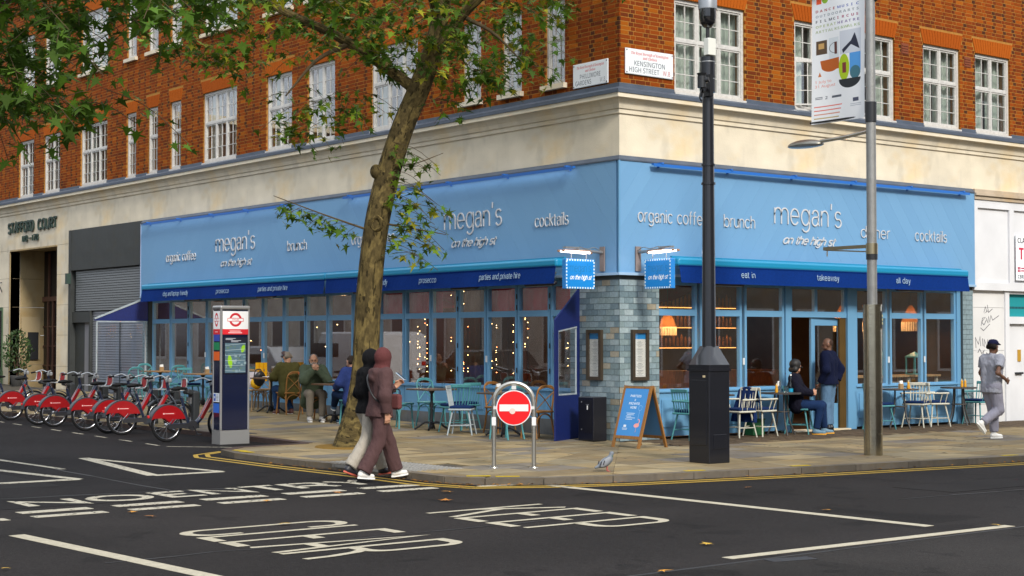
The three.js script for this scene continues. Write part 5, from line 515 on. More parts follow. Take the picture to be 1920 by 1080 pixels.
// ---------- bin, sandwich board ----------
{ const g = thing('ash_bin', 'black wall-standing box bin against the tiled pier', 'bin', null, [-.3, .0, -.36]); new B().rbox(.3, .74, .4, 0, .38, 0, .015).mesh('body', M.blackGloss, g); new B().box(.006, .55, .3, -.152, .42, 0).mesh('door', M.black, g); const k = new B(); k.cyl(.012, .012, .01, -.156, .66, -.1, 10, 0, 0, 1.57).cyl(.012, .012, .01, -.156, .2, -.1, 10, 0, 0, 1.57).box(.006, .012, .07, -.157, .62, .05); k.mesh('lock', M.galv, g); new B().box(.006, .07, .02, -.157, .57, .05).mesh('label', M.paperWhite, g);
  const a = thing('sandwich_board', 'wooden sandwich board with blue party poster on the pavement', 'sandwich board', null, [-.7, 0, 1.24]); const wd = M.wood; const poster = canvasMat(360, 620, (x, w, h) => { x.fillStyle = '#3c8bd0'; x.fillRect(0, 0, w, h); x.fillStyle = '#eef3f8'; x.textAlign = 'center'; x.font = 'bold 40px monospace'; x.fillText('PARTIES', w / 2, 110); x.font = 'italic 34px serif'; x.fillText('&', w / 2, 160); x.font = 'bold 40px monospace'; x.fillText('PRIVATE', w / 2, 210); x.fillText('HIRE', w / 2, 262); x.fillStyle = '#c8dcf0'; for (let i = 0; i < 5; i++) x.fillRect(90 + (i % 2) * 14, 320 + i * 20, 130 - (i % 3) * 24, 8); x.strokeStyle = '#a9cdee'; x.lineWidth = 3; x.beginPath(); x.ellipse(285, 250, 26, 34, 0, 0, 7); x.stroke(); x.beginPath(); x.moveTo(285, 284); x.lineTo(280, 420); x.stroke(); x.fillStyle = '#f2a19a'; x.beginPath(); x.ellipse(280, 480, 40, 28, -.2, 0, 7); x.fill(); x.strokeStyle = '#f2a19a'; x.lineWidth = 12; x.beginPath(); x.moveTo(300, 470); x.quadraticCurveTo(330, 400, 288, 400); x.stroke(); x.lineWidth = 4; x.beginPath(); x.moveTo(280, 508); x.lineTo(282, 570); x.stroke(); x.fillStyle = '#dfe8ef'; x.fillRect(86, 478, 40, 30); x.fillRect(70, 520, 80, 6); x.fillRect(74, 536, 72, 6); });
  for (const s of [1, -1]) { const p = part('leaf', a); const tilt = -s * .29, q = o => { o.rotation.z = tilt; o.position.set(-s * .3 * 1, 0, 0); return o; }; const f = new B(); f.box(.028, 1.02, .05, 0, .51, -.3).box(.028, 1.02, .05, 0, .51, .3).box(.024, .05, .55, 0, .17, 0).box(.024, .03, .55, 0, .985, 0); q(f.mesh('frame', wd, p)); const pn = new B(); pn.box(.012, .78, .55, 0, .58, 0); q(pn.mesh('board', mat([.06, .2, .42], .6), p)); if (s > 0) { const o = panel('poster', .55, .77, .003, poster, p, 0, 0, 0, -Math.PI / 2); const gr = new THREE.Group(); p.remove(o); o.geometry.rotateY(-Math.PI / 2); o.rotation.y = 0; o.geometry.translate(-.009, .58, 0); q(o); p.add(o); } }
  const h = new B(); h.bar([-.02, .97, -.3], [.02, .97, .3], .008).bar([-.12, .6, -.3], [.12, .6, -.3], .004); h.mesh('hinge', M.galv, a); }
// ---------- chairs ----------
// crossback: bentwood chair, faces +z, seat centre at origin
function crossback(m, seatM) { const g = new THREE.Group(); const s = new B(); s.put(new RoundedBoxGeometry(.42, .035, .42, 3, .016), 0, .46, 0); s.mesh('seat', seatM ?? m, g);
  for (const x of [-1, 1]) { new B().tube([[x * .17, .45, .17], [x * .18, .25, .175], [x * .2, 0, .19]], .016, 8, 8).mesh('leg', m, g); new B().tube([[x * .2, 0, -.24], [x * .185, .25, -.19], [x * .18, .46, -.18], [x * .185, .66, -.21], [x * .17, .84, -.25], [x * .1, .9, -.262], [0, .905, -.264]], .016, 8, 20).mesh('back_leg', m, g); }
  const b = new B(); b.tube([[-.17, .84, -.25], [-.06, .88, -.262], [.06, .88, -.262], [.17, .84, -.25]], .014, 7, 12); b.tube([[-.17, .8, -.245], [0, .66, -.22], [.165, .5, -.185]], .009, 6, 10).tube([[.17, .8, -.245], [0, .66, -.225], [-.165, .5, -.185]], .009, 6, 10); b.mesh('back_cross', m, g);
  const a = new B(); for (const [p, q] of [[[-.18, .2, .18], [.18, .2, .18]], [[-.18, .2, -.2], [.18, .2, -.2]], [[-.185, .2, .18], [-.185, .2, -.2]], [[.185, .2, .18], [.185, .2, -.2]]]) { const c = [(p[0] + q[0]) / 2, .42, (p[2] + q[2]) / 2]; a.tube([p, [p[0] * .75 + c[0] * .25, .36, p[2] * .75 + c[2] * .25], c, [q[0] * .75 + c[0] * .25, .36, q[2] * .75 + c[2] * .25], q], .009, 6, 16); } a.mesh('brace', m, g); return g; }
// spindle chair, optionally with arms
function spindle(m, arms, cushion) { const g = new THREE.Group(); const s = new B(); s.put(new RoundedBoxGeometry(.44, .035, .42, 3, .016), 0, .45, 0); s.mesh('seat', m, g); if (cushion) new B().put(new RoundedBoxGeometry(.41, .05, .39, 3, .022), 0, .49, .005).mesh('cushion', M.navyCushion, g);
  for (const x of [-1, 1]) for (const z of [-1, 1]) new B().bar([x * .15, .44, z * .14], [x * .22, 0, z * .22], .017, .013).mesh('leg', m, g);
  const st = new B(); st.bar([-.19, .17, .19], [-.19, .17, -.19], .009).bar([.19, .17, .19], [.19, .17, -.19], .009).bar([-.19, .17, 0], [.19, .17, 0], .009); st.mesh('stretcher', m, g);
  const tr = new B(); tr.put(new RoundedBoxGeometry(.4, .06, .025, 2, .011), 0, .84, -.25, -.18); tr.mesh('top_rail', m, g); const n = 7; for (let i = 0; i < n; i++) { const t = (i / (n - 1) - .5); new B().bar([t * .34, .46, -.18], [t * .37, .83, -.248], i % 6 ? .007 : .012).mesh('spindle', m, g); }
  if (arms) { const a = new B(); a.tube([[-.25, .66, .17], [-.26, .66, -.05], [-.2, .66, -.215], [0, .66, -.228], [.2, .66, -.215], [.26, .66, -.05], [.25, .66, .17]], .017, 8, 40); a.mesh('arm_rail', m, g); const p = new B(); for (const x of [-1, 1]) for (const z of [.12, .0]) p.bar([x * .19, .46, z], [x * .25, .65, z + .02], .009); p.mesh('arm_post', m, g); } return g; }
function putChair(proto, name, label, x, z, face, group, y) { const g = proto.clone(); g.name = numbered(name); g.position.set(x, y ?? hp(x, z), z); g.rotation.y = face; g.userData = { label, category: 'chair', group }; scene.add(g); return g; }
const CH = { pale: crossback(M.woodPale), wood: crossback(M.wood), teal: crossback(M.tealPaint), greyS: spindle(M.greyPaint, false, true), tealS: spindle(M.tealPaint, false, true), tealA: spindle(M.tealPaint, true, true), creamA: spindle(M.cream, true, true) };
const PZ = 0, NZ = Math.PI, PX = Math.PI / 2, NX = -Math.PI / 2; // facing
const gL = 'cafe chairs on the side street terrace', gR = 'cafe chairs on the high street terrace';
putChair(CH.pale, 'crossback_chair', 'pale wooden crossback chair holding a yellow and black bag', -.72, -11.25, PZ, gL);
putChair(CH.wood, 'crossback_chair', 'brown wooden crossback chair under the man in the flat cap', -.75, -9.72, NZ, gL);
putChair(CH.wood, 'crossback_chair', 'brown wooden crossback chair under the man in the olive jacket', -1.35, -7.72, PZ + .1, gL);
putChair(CH.teal, 'crossback_chair', 'teal crossback chair behind the tree trunk', -1.35, -6.2, NZ, gL);
putChair(CH.teal, 'crossback_chair', 'teal crossback chair beside the walking women', -1.28, -4.75, PZ + .25, gL);
putChair(CH.tealS, 'spindle_chair', 'teal spindle chair with navy pad facing the scarred wooden table', -1.0, -3.35, NZ - .2, gL);
putChair(CH.teal, 'crossback_chair', 'teal crossback chair tucked against the riser behind the wooden table', -.42, -4.9, PZ, gL); putChair(CH.tealS, 'spindle_chair', 'teal spindle chair tucked against the riser near the fairy lights', -.42, -3.85, NZ, gL);
putChair(CH.greyS, 'spindle_chair', 'pale grey spindle chair with blue pad', -1.3, -2.72, PZ + .75, gL);
putChair(CH.wood, 'crossback_chair', 'brown crossback chair against the riser behind the grey spindle chair', -.42, -2.75, PZ, gL);
putChair(CH.teal, 'crossback_chair', 'mint crossback chair behind the no-entry sign', -1.3, -1.45, NZ + .15, gL);
putChair(CH.wood, 'crossback_chair', 'brown crossback chair beside the navy end screen', -.72, -.98 - .35, NZ, gL);
for (const [x, z, f, k, t] of [[-.75, -16.6, PZ, 'teal', 'teal crossback chair next to the shutter end screen'], [-.75, -15.2, NZ, 'teal', 'teal crossback chair backing onto the second table from the shutter'], [-.8, -14.3, PZ, 'tealS', 'teal spindle chair behind the docked bikes'], [-.8, -12.9, NZ, 'teal', 'teal crossback chair hidden behind the totem'], [-1.8, -15.3, NZ, 'teal', 'teal crossback chair on the kerb side of the terrace behind the bikes']]) putChair(CH[k], 'terrace_chair', t, x, z, f, gL);
putChair(CH.tealA, 'spindle_armchair', 'teal spindle armchair beside the sandwich board', 1.22, .42, PX, gR); putChair(CH.creamA, 'spindle_armchair', 'cream spindle armchair half hidden by the black cabinet', 2.42, .42, NX, gR);
putChair(CH.creamA, 'spindle_armchair', 'cream spindle armchair with a navy coat over its back', 2.98, .4, PX + .1, gR); putChair(CH.tealS, 'spindle_chair', 'teal spindle chair under the seated dark haired man', 4.05, .36, .5, gR, 0);
putChair(CH.tealS, 'spindle_chair', 'teal spindle chair half hidden by the silver column', 6.32, .35, PX, gR); putChair(CH.creamA, 'spindle_armchair', 'cream spindle armchair facing the silver column', 7.5, .3, NX + .35, gR); putChair(CH.creamA, 'spindle_armchair', 'cream spindle armchair facing the table with mustard bottles', 8.05, .32, PX - .35, gR); putChair(CH.tealA, 'spindle_armchair', 'teal spindle armchair beside the right-hand tiled pier', 9.42, .35, NX, gR);
// ---------- tables ----------
function ironTable(topM) { const g = new THREE.Group(); new B().rbox(.68, .03, .68, 0, .745, 0, .006).mesh('top', topM, g); const p = new B(); p.lathe([[.03, .02], [.05, .06], [.028, .14], [.024, .4], [.04, .46], [.024, .52], [.024, .66], [.06, .72], [.1, .73]], 0, 0, 0, 14); p.mesh('pedestal', M.black, g); for (let i = 0; i < 4; i++) { const a = i * Math.PI / 2 + .78; new B().tube([[0, .12, 0], [Math.cos(a) * .12, .14, Math.sin(a) * .12], [Math.cos(a) * .24, .06, Math.sin(a) * .24], [Math.cos(a) * .32, .015, Math.sin(a) * .32]], .02, 7, 12).mesh('claw_foot', M.black, g); } return g; }
function bentTable(topM) { const g = new THREE.Group(), lm = mat([.05, .045, .042], .5); new B().cyl(.36, .36, .028, 0, .75, 0, 32).mesh('top', topM, g); for (let i = 0; i < 4; i++) { const a = i * Math.PI / 2 + .6, c = Math.cos(a), s = Math.sin(a); new B().tube([[c * .12, .73, s * .12], [c * .13, .5, s * .13], [c * .17, .25, s * .17], [c * .27, 0, s * .27]], .016, 8, 14).mesh('leg', lm, g); } new B().put(new THREE.TorusGeometry(.145, .011, 6, 24), 0, .42, 0, 1.5708).mesh('ring', lm, g); return g; }
const tTops = { oak: mat([.20, .11, .06], .5, { map: rep(T.wood, .3, .7) }), grey: mat([.13, .10, .085], .5, { map: rep(T.wood, .3, .7) }), tan: mat([.42, .26, .13], .55, { map: rep(T.wood, .3, .7) }) };
function putTable(proto, name, label, x, z, ry, group) { const g = proto.clone(); g.name = numbered(name); g.position.set(x, hp(x, z), z); g.rotation.y = ry; g.userData = { label, category: 'table', group }; scene.add(g); return g; }
const TA = { oak: ironTable(tTops.oak), tan: ironTable(tTops.tan), grey: ironTable(tTops.grey), bent: bentTable(mat([.045, .04, .038], .45)) };
const tl = 'terrace tables on the side street', trr = 'terrace tables on the high street';
putTable(TA.oak, 'bistro_table', 'wooden bistro table between the bag chair and the man in the cap', -.74, -10.5, 0, tl); putTable(TA.oak, 'bistro_table', 'wooden bistro table where the olive jacket man leans', -1.3, -6.98, 0, tl); putTable(TA.grey, 'bistro_table', 'scarred wooden bistro table with two glasses', -1.02, -4.05, 0, tl); putTable(TA.grey, 'bistro_table', 'wooden bistro table behind the no-entry sign', -.85, -2.1, 0, tl); putTable(TA.tan, 'bistro_table', 'tan bistro table next to the shutter end screen', -.78, -15.9, 0, tl); putTable(TA.tan, 'bistro_table', 'tan bistro table behind the totem', -.8, -13.6, 0, tl);
putTable(TA.bent, 'bentwood_table', 'round dark table hidden behind the black cabinet', 1.82, .4, 0, trr); putTable(TA.bent, 'bentwood_table', 'round dark table with water bottle beside the seated man', 3.5, .42, .2, trr); putTable(TA.bent, 'bentwood_table', 'round dark table behind the silver column', 6.92, .36, .5, trr); putTable(TA.bent, 'bentwood_table', 'round dark table with two mustard bottles', 8.78, .36, .3, trr);
// ---------- things on the tables ----------
{ const mus = mat([.62, .30, .015], .4), cap = mat([.7, .62, .4], .5); const bottle = (x, y, z, label) => { const g = thing('mustard_bottle', label, 'bottle', 'sauce bottles on the tables', [x, y, z]); new B().lathe([[0, 0], [.026, 0], [.028, .01], [.028, .07], [.02, .085], [.024, .1], [.024, .125], [.008, .14], [0, .14]], 0, 0, 0, 14).mesh('body', mus, g); new B().cyl(.004, .01, .03, 0, .155, 0, 8).mesh('nozzle', cap, g); };
  bottle(1.72, .764, .5, 'yellow sauce bottle on the table behind the black cabinet'); bottle(1.80, .764, .54, 'yellow sauce bottle close to the black cabinet'); bottle(3.3, .764, .5, 'orange sauce bottle beside the cutlery glass'); bottle(6.95, .764, .55, 'orange sauce bottle beside the silver column'); bottle(8.72, .764, .48, 'mustard bottle on the cream armchair side of the round table'); bottle(8.80, .764, .50, 'mustard bottle on the teal armchair side of the round table');
  const gl = mat([.9, .95, .96], .03, { transmission: 1, thickness: 0 }); const glass = (x, y, z, label, h = .1) => { const g = thing('drinking_glass', label, 'glass', 'drinking glasses on the terrace tables', [x, y, z]); new B().lathe([[0, .006], [.028, .006], [.034, h], [.031, h], [.026, .012]], 0, 0, 0, 16).mesh('tumbler', gl, g); };
  glass(3.5, .764, .52, 'empty glass nearest the cutlery pot'); glass(3.6, .764, .48, 'empty glass beside the blue banded bottle'); glass(-1.15, .81, -4.2, 'tumbler on the scarred wooden table', .12); glass(-.9, .81, -3.85, 'tumbler at the edge of the scarred wooden table', .12);
  const pot = thing('cutlery_glass', 'glass of cutlery and napkins on the table by the seated man', 'cutlery pot', null, [3.38, .764, .5]); new B().lathe([[0, .004], [.035, .004], [.038, .13], [.035, .13], [.032, .01]], 0, 0, 0, 16).mesh('pot', gl, pot); const cu = new B(); for (let i = 0; i < 5; i++) cu.bar([.01 * (i - 2), .01, 0], [.018 * (i - 2), .2, .01 * (i % 2)], .004); cu.mesh('cutlery', M.chrome, pot); new B().box(.07, .09, .012, -.03, .16, 0, .1, .3, .1).mesh('napkin', M.paperWhite, pot);
  const wb = thing('water_bottle', 'clear swing-top water bottle with blue band', 'bottle', null, [3.72, .764, .46]); new B().lathe([[0, 0], [.042, 0], [.042, .12], [.02, .2], [.014, .27], [.016, .3], [.012, .3], [.01, .27], [.016, .2], [.038, .12], [.038, .006], [0, .006]], 0, 0, 0, 18).mesh('bottle', gl, wb); new B().cyl(.044, .044, .06, 0, .035, 0, 18).mesh('band', mat([.01, .3, .5], .4), wb); new B().cyl(.014, .014, .03, 0, .31, 0, 10).mesh('stopper', M.paperWhite, wb);
  const nap = (x, y, z, label) => { const g = thing('napkin_holder', label, 'napkin holder', 'white napkin holders on the tables', [x, y, z]); new B().box(.1, .1, .05, 0, .05, 0).mesh('box', M.woodPale, g); new B().box(.085, .07, .03, 0, .12, 0, 0, 0, .12).mesh('napkins', M.paperWhite, g); }; nap(1.95, .764, .35, 'napkin holder on the table behind the black cabinet'); nap(6.85, .764, .45, 'napkin holder beside the silver column'); nap(-.85, .78, -2.25, 'napkin holder on the table behind the no-entry sign'); nap(-.7, .95, -16.0, 'napkin holder next to the shutter end screen'); nap(-.75, .93, -13.5, 'napkin holder behind the totem');
  const pl = thing('newspaper', 'open papers in front of the man in the flat cap', 'newspaper', null, [-.74, .908, -10.42]); new B().box(.36, .008, .3, 0, .004, 0, 0, .3).mesh('pages', M.paperWhite, pl); const cp = thing('plate', 'dark plate on the olive jacket man\'s table', 'plate', null, [-1.35, .87, -6.95]); new B().lathe([[0, 0], [.07, 0], [.12, .02], [.118, .024], [.07, .006], [0, .006]], 0, 0, 0, 22).mesh('dish', mat([.06, .14, .14], .4), cp);
  // bag on the chair, coat on the chair, tub below
  const hb = thing('shoulder_bag', 'black and yellow bag on the pale wooden chair', 'bag', null, [-.72, .625, -11.2]); new B().put(new THREE.SphereGeometry(.15, 16, 12), 0, .13, 0, 0, 0, 0, [.9, .9, .75]).mesh('body', mat([.75, .42, .01], .7), hb); new B().put(new THREE.SphereGeometry(.14, 14, 10), .02, .22, .1, .3, 0, 0, [1.0, 1.3, .6]).mesh('flap', M.black, hb); new B().box(.24, .34, .03, -.02, .2, -.17, .1).mesh('paper_sleeve', mat([.7, .7, .82], .7), hb); new B().tube([[-.1, .2, .05], [-.06, .42, .08], [.06, .42, .08], [.1, .2, .05]], .012).mesh('strap', M.black, hb);
  const yj = thing('yellow_scarf', 'yellow cloth over a chair back beside the window', 'scarf', null, [-.38, .78, -11.6]); { const b = waveSheet(-.14, .14, 0, .42, 0, .02, .1); b.mesh('cloth', mat([.7, .36, .01], .85), yj); }
  putChair(CH.pale, 'crossback_chair', 'pale crossback chair with a yellow cloth over its back', -.38, -11.35, PZ, gL);
  const co = thing('draped_coat', 'navy coat hung over the back of a cream armchair', 'coat', null, [2.72, 0, .38]); { const v = [], nu = 16, nv = 12, f = (i, j) => { const u = i / nu * 2 - 1, w = j / nv; const wid = .2 + .12 * w + .04 * w * Math.sin(i * 1.9), dz = u * wid; const yy = .88 - w * .62 - .06 * u * u * (1 - w); return [-.06 - .07 * w - .03 * Math.sin(i * 1.3 + w * 3) * w, yy, dz]; }; for (let i = 0; i < nu; i++) for (let j = 0; j < nv; j++) { const a = f(i, j), b = f(i + 1, j), c = f(i + 1, j + 1), d = f(i, j + 1); v.push(a, b, c, a, c, d); } const fr = []; for (let i = 0; i < nu; i++) for (let j = 0; j < 5; j++) { const F = (i, j) => { const p = f(i, j); return [p[0] + .075 + j * .012, p[1], p[2]]; }; const a = F(i, j), b = F(i + 1, j), c = F(i + 1, j + 1), d = F(i, j + 1); fr.push(a, c, b, a, d, c); } const tp = []; for (let i = 0; i < nu; i++) { const a = f(i, 0), b = f(i + 1, 0); tp.push(a, [a[0] + .075, a[1], a[2]], [b[0] + .075, b[1], b[2]], a, [b[0] + .075, b[1], b[2]], b); } new B().tri([...v, ...fr, ...tp]).mesh('cloth', mat([.006, .02, .085], .9), co); }
  const tb = thing('green_tub', 'dark green tub under the cream armchair', 'tub', null, [3.05, 0, .2]); new B().rbox(.3, .28, .22, 0, .14, 0, .02).mesh('body', mat([.01, .09, .03], .5), tb); new B().rbox(.32, .03, .24, 0, .285, 0, .01).mesh('lid', mat([.012, .11, .04], .5), tb); new B().box(.06, .012, .005, 0, .16, .112).mesh('badge', mat([.5, .5, .1], .5), tb);
  const pd = thing('pavement_plaque', 'small round brass stud on the paving', 'stud', null, [-1.2, .002, -1.55]); new B().cyl(.05, .05, .008, 0, .004, 0, 14).mesh('disc', mat([.5, .5, .4], .4), pd); }
// planters at the stone doorway
function bush(label, x, y, z, r, h, col) { const g = thing('potted_shrub', label, 'plant', 'shrubs by the stone doorway', [x, y, z]); new B().lathe([[0, 0], [.16, 0], [.21, .34], [.2, .36], [.17, .33], [0, .3]], 0, 0, 0, 18).mesh('pot', mat([.05, .05, .05], .7), g); const st = new B(); for (let i = 0; i < 6; i++) { const a = i * 1.05; st.bar([0, .3, 0], [Math.cos(a) * r * .5, .4 + h * .6, Math.sin(a) * r * .5], .012, .005); } st.mesh('stem', M.woodDark, g); const n = 620, lg = new THREE.BufferGeometry(); lg.setAttribute('position', new THREE.Float32BufferAttribute([0, 0, 0, .025, .045, .01, 0, .11, 0, 0, 0, 0, 0, .11, 0, -.025, .045, .01], 3)); lg.computeVertexNormals(); const im = new THREE.InstancedMesh(lg, mat([1, 1, 1], .6, { side: THREE.DoubleSide }), n), c = new THREE.Color(); for (let i = 0; i < n; i++) { const u = rnd() * 2 - 1, a = rnd() * 6.283, q = Math.sqrt(1 - u * u) * (.55 + .45 * Math.cbrt(rnd())); im.setMatrixAt(i, _m.compose(V(Math.cos(a) * q * r, .38 + h / 2 + u * h / 2 * (.8 + .2 * rnd()), Math.sin(a) * q * r), _q.setFromEuler(_e.set(rr(-1.2, 1.2), rnd() * 6.28, rr(-1.2, 1.2))), V(1, 1, 1).multiplyScalar(rr(.7, 1.3)))); const t = rr(.5, 1.3); im.setColorAt(i, c.setRGB(col[0] * t, col[1] * t, col[2] * t)); } im.name = 'foliage'; im.userData.kind = 'stuff'; g.add(im); }
bush('dark evergreen shrub in front of the entry panel', -.15, .28, -27.0, .42, 1.35, [.035, .075, .015]); bush('slim shrub just inside the stone doorway', .45, .3, -24.75, .22, 1.2, [.04, .085, .02]); bush('bushy plant beside the green shop panel', -.4, .28, -28.75, .35, 1.2, [.06, .12, .02]);
// ---------- people: joints -> smooth capsules -> surface nets ----------
const vadd = (a, b, k = 1) => [a[0] + b[0] * k, a[1] + b[1] * k, a[2] + b[2] * k], vsub = (a, b) => [a[0] - b[0], a[1] - b[1], a[2] - b[2]], vlen = a => Math.hypot(...a), vnorm = a => { const l = vlen(a) || 1; return [a[0] / l, a[1] / l, a[2] / l]; }, vcross = (a, b) => [a[1] * b[2] - a[2] * b[1], a[2] * b[0] - a[0] * b[2], a[0] * b[1] - a[1] * b[0]], vmix = (a, b, t) => [a[0] + (b[0] - a[0]) * t, a[1] + (b[1] - a[1]) * t, a[2] + (b[2] - a[2]) * t];
const cap = (a, b, ra, rb = ra) => ({ a, b, ra, rb });
const ell = (c, r, rot, neg) => ({ c, r, rot, neg });         // ellipsoid, rot = Matrix3-like inverse rotation [yaw,pitch]
function netMesh(bones, h, k, fold) { const lo = [9, 9, 9], hi = [-9, -9, -9]; for (const b of bones) { if (b.neg || b.pl) continue; for (let i = 0; i < 3; i++) { if (b.c) { const R = Math.max(...b.r); lo[i] = Math.min(lo[i], b.c[i] - R); hi[i] = Math.max(hi[i], b.c[i] + R); } else { lo[i] = Math.min(lo[i], b.a[i] - b.ra, b.b[i] - b.rb); hi[i] = Math.max(hi[i], b.a[i] + b.ra, b.b[i] + b.rb); } } }
  for (let i = 0; i < 3; i++) { lo[i] -= h * 3; hi[i] += h * 3; } const n = [0, 1, 2].map(i => Math.ceil((hi[i] - lo[i]) / h) + 1), F = new Float32Array(n[0] * n[1] * n[2]).fill(1), id = (i, j, l) => (l * n[1] + j) * n[0] + i;
  for (const b of bones) { if (b.pl) continue; const R = (b.c ? Math.max(...b.r) : Math.max(b.ra, b.rb)) + k + 2 * h, A = b.c ? b.c : b.a, E = b.c ? b.c : b.b; const s = [], e = []; for (let i = 0; i < 3; i++) { s.push(Math.max(0, Math.floor((Math.min(A[i], E[i]) - R - lo[i]) / h))); e.push(Math.min(n[i] - 1, Math.ceil((Math.max(A[i], E[i]) + R - lo[i]) / h))); }
    const ab = b.c ? null : vsub(b.b, b.a), ll = b.c ? 1 : Math.max(1e-9, ab[0] ** 2 + ab[1] ** 2 + ab[2] ** 2); const cy = b.rot ? Math.cos(b.rot[0]) : 1, sy = b.rot ? Math.sin(b.rot[0]) : 0, cp = b.rot ? Math.cos(b.rot[1]) : 1, sp = b.rot ? Math.sin(b.rot[1]) : 0, cz = b.rot?.[2] ? Math.cos(b.rot[2]) : 1, sz = b.rot?.[2] ? Math.sin(b.rot[2]) : 0;
    for (let l = s[2]; l <= e[2]; l++) for (let j = s[1]; j <= e[1]; j++) for (let i = s[0]; i <= e[0]; i++) { const x = lo[0] + i * h, y = lo[1] + j * h, z = lo[2] + l * h; let d; if (b.c) { let px = x - b.c[0], py = y - b.c[1], pz = z - b.c[2]; let qx = px * cy - pz * sy, qz = px * sy + pz * cy; let qy = py * cp + qz * sp; qz = -py * sp + qz * cp; const ax = qx * cz + qy * sz, ay = -qx * sz + qy * cz; const m = Math.hypot(ax / b.r[0], ay / b.r[1], qz / b.r[2]); d = (m - 1) * Math.min(...b.r); } else { const px = x - b.a[0], py = y - b.a[1], pz = z - b.a[2], t = Math.max(0, Math.min(1, (px * ab[0] + py * ab[1] + pz * ab[2]) / ll)); d = Math.hypot(px - ab[0] * t, py - ab[1] * t, pz - ab[2] * t) - (b.ra + (b.rb - b.ra) * t); }
      const o = id(i, j, l), f = F[o]; if (b.neg) { const q = -d, u = Math.max(0, k * .4 - Math.abs(f - q)) / (k * .4 + 1e-9); F[o] = Math.max(f, q) + u * u * k * .1; } else { const u = Math.max(0, k - Math.abs(f - d)) / k; F[o] = Math.min(f, d) - u * u * k * .25; } } }
  if (fold) for (let l = 0; l < n[2]; l++) for (let j = 0; j < n[1]; j++) for (let i = 0; i < n[0]; i++) { const o = id(i, j, l); if (Math.abs(F[o]) < .05) F[o] += fold(lo[0] + i * h, lo[1] + j * h, lo[2] + l * h); }
  for (const b of bones) if (b.pl) for (let l = 0; l < n[2]; l++) for (let j = 0; j < n[1]; j++) for (let i = 0; i < n[0]; i++) { const p = [lo[0] + i * h - b.pl[0], lo[1] + j * h - b.pl[1], lo[2] + l * h - b.pl[2]]; if (Math.hypot(...p) > b.R) continue; const d = p[0] * b.n[0] + p[1] * b.n[1] + p[2] * b.n[2], o = id(i, j, l); if (d > F[o]) F[o] = d; }
  const vi = new Int32Array(F.length).fill(-1), P = [], I = [];
  for (let l = 0; l < n[2] - 1; l++) for (let j = 0; j < n[1] - 1; j++) for (let i = 0; i < n[0] - 1; i++) { let c = 0, sx = 0, sy = 0, sz = 0, sg = 0; const v = []; for (let q = 0; q < 8; q++) { const f = F[id(i + (q & 1), j + (q >> 1 & 1), l + (q >> 2))]; v.push(f); if (f < 0) sg |= 1 << q; } if (sg === 0 || sg === 255) continue;
    for (let a = 0; a < 8; a++) for (const bit of [1, 2, 4]) { const b = a | bit; if (b === a) continue; if ((v[a] < 0) !== (v[b] < 0)) { const t = v[a] / (v[a] - v[b]); sx += (a & 1) + ((b & 1) - (a & 1)) * t; sy += (a >> 1 & 1) + ((b >> 1 & 1) - (a >> 1 & 1)) * t; sz += (a >> 2) + ((b >> 2) - (a >> 2)) * t; c++; } }
    vi[id(i, j, l)] = P.length / 3; P.push(lo[0] + (i + sx / c) * h, lo[1] + (j + sy / c) * h, lo[2] + (l + sz / c) * h); }
  const st = [1, n[0], n[0] * n[1]]; for (let l = 1; l < n[2] - 1; l++) for (let j = 1; j < n[1] - 1; j++) for (let i = 1; i < n[0] - 1; i++) { const o = id(i, j, l); for (let ax = 0; ax < 3; ax++) { const f0 = F[o], f1 = F[o + st[ax]]; if ((f0 < 0) === (f1 < 0)) continue; const u = st[(ax + 1) % 3], w = st[(ax + 2) % 3], a = vi[o], b = vi[o - u], c = vi[o - u - w], d = vi[o - w]; if (a < 0 || b < 0 || c < 0 || d < 0) continue; if (f0 < 0) I.push(a, b, c, a, c, d); else I.push(a, c, b, a, d, c); } }
  const g = new THREE.BufferGeometry(); g.setAttribute('position', new THREE.Float32BufferAttribute(P, 3)); g.setIndex(I); g.computeVertexNormals(); return clean(g); }
function v3(x, y, z) { const zi = Math.floor(z), f = z - zi, w = f * f * (3 - 2 * f); return vn(x + zi * 17.3, y + zi * 5.7, 256) * (1 - w) + vn(x + (zi + 1) * 17.3, y + (zi + 1) * 5.7, 256) * w; }
const foldF = (a, st = 1) => (x, y, z) => { const n1 = v3(x * 12 + y * 5 + 50, y * 6 * st - x * 4 + 50, z * 12 + y * 5 + 9), n2 = v3(x * 27 - y * 9 + 80, y * 11 * st + x * 5 + 80, z * 27 + y * 7 + 3); return a * (.8 * Math.abs(n1 - .5) * 2 + .8 * Math.abs(n2 - .5) * 2 - .65); };
function handBones(w, dir, pn, curl, sideSign) { dir = vnorm(dir); const n = vnorm(vsub(pn, dir.map(x => x * (pn[0] * dir[0] + pn[1] * dir[1] + pn[2] * dir[2])))), s = vcross(dir, n).map(x => x * sideSign); const o = []; const at = (f, q, r = 0) => vadd(vadd(vadd(w, dir, f), s, q), n, r);
  for (const q of [-.026, 0, .026]) o.push(cap(at(.015, q * .8), at(.088, q), .016, .014)); const L = [.066, .078, .072, .056];
  L.forEach((len, i) => { const q = -.033 + i * .022; const b = at(.09, q); const d1 = vnorm(vadd(dir.map(x => x * Math.cos(curl)), n, Math.sin(curl))), m = vadd(b, d1, len * .5); const d2 = vnorm(vadd(dir.map(x => x * Math.cos(curl * 2)), n, Math.sin(curl * 2))); o.push(cap(b, m, .0095, .009), cap(m, vadd(m, d2, len * .5), .009, .0075)); });
  const tb = at(.03, -.034), tm = at(.062, -.058, .018), te = at(.088, -.052, .036); o.push(cap(tb, tm, .013, .011), cap(tm, te, .011, .0085)); return o; }
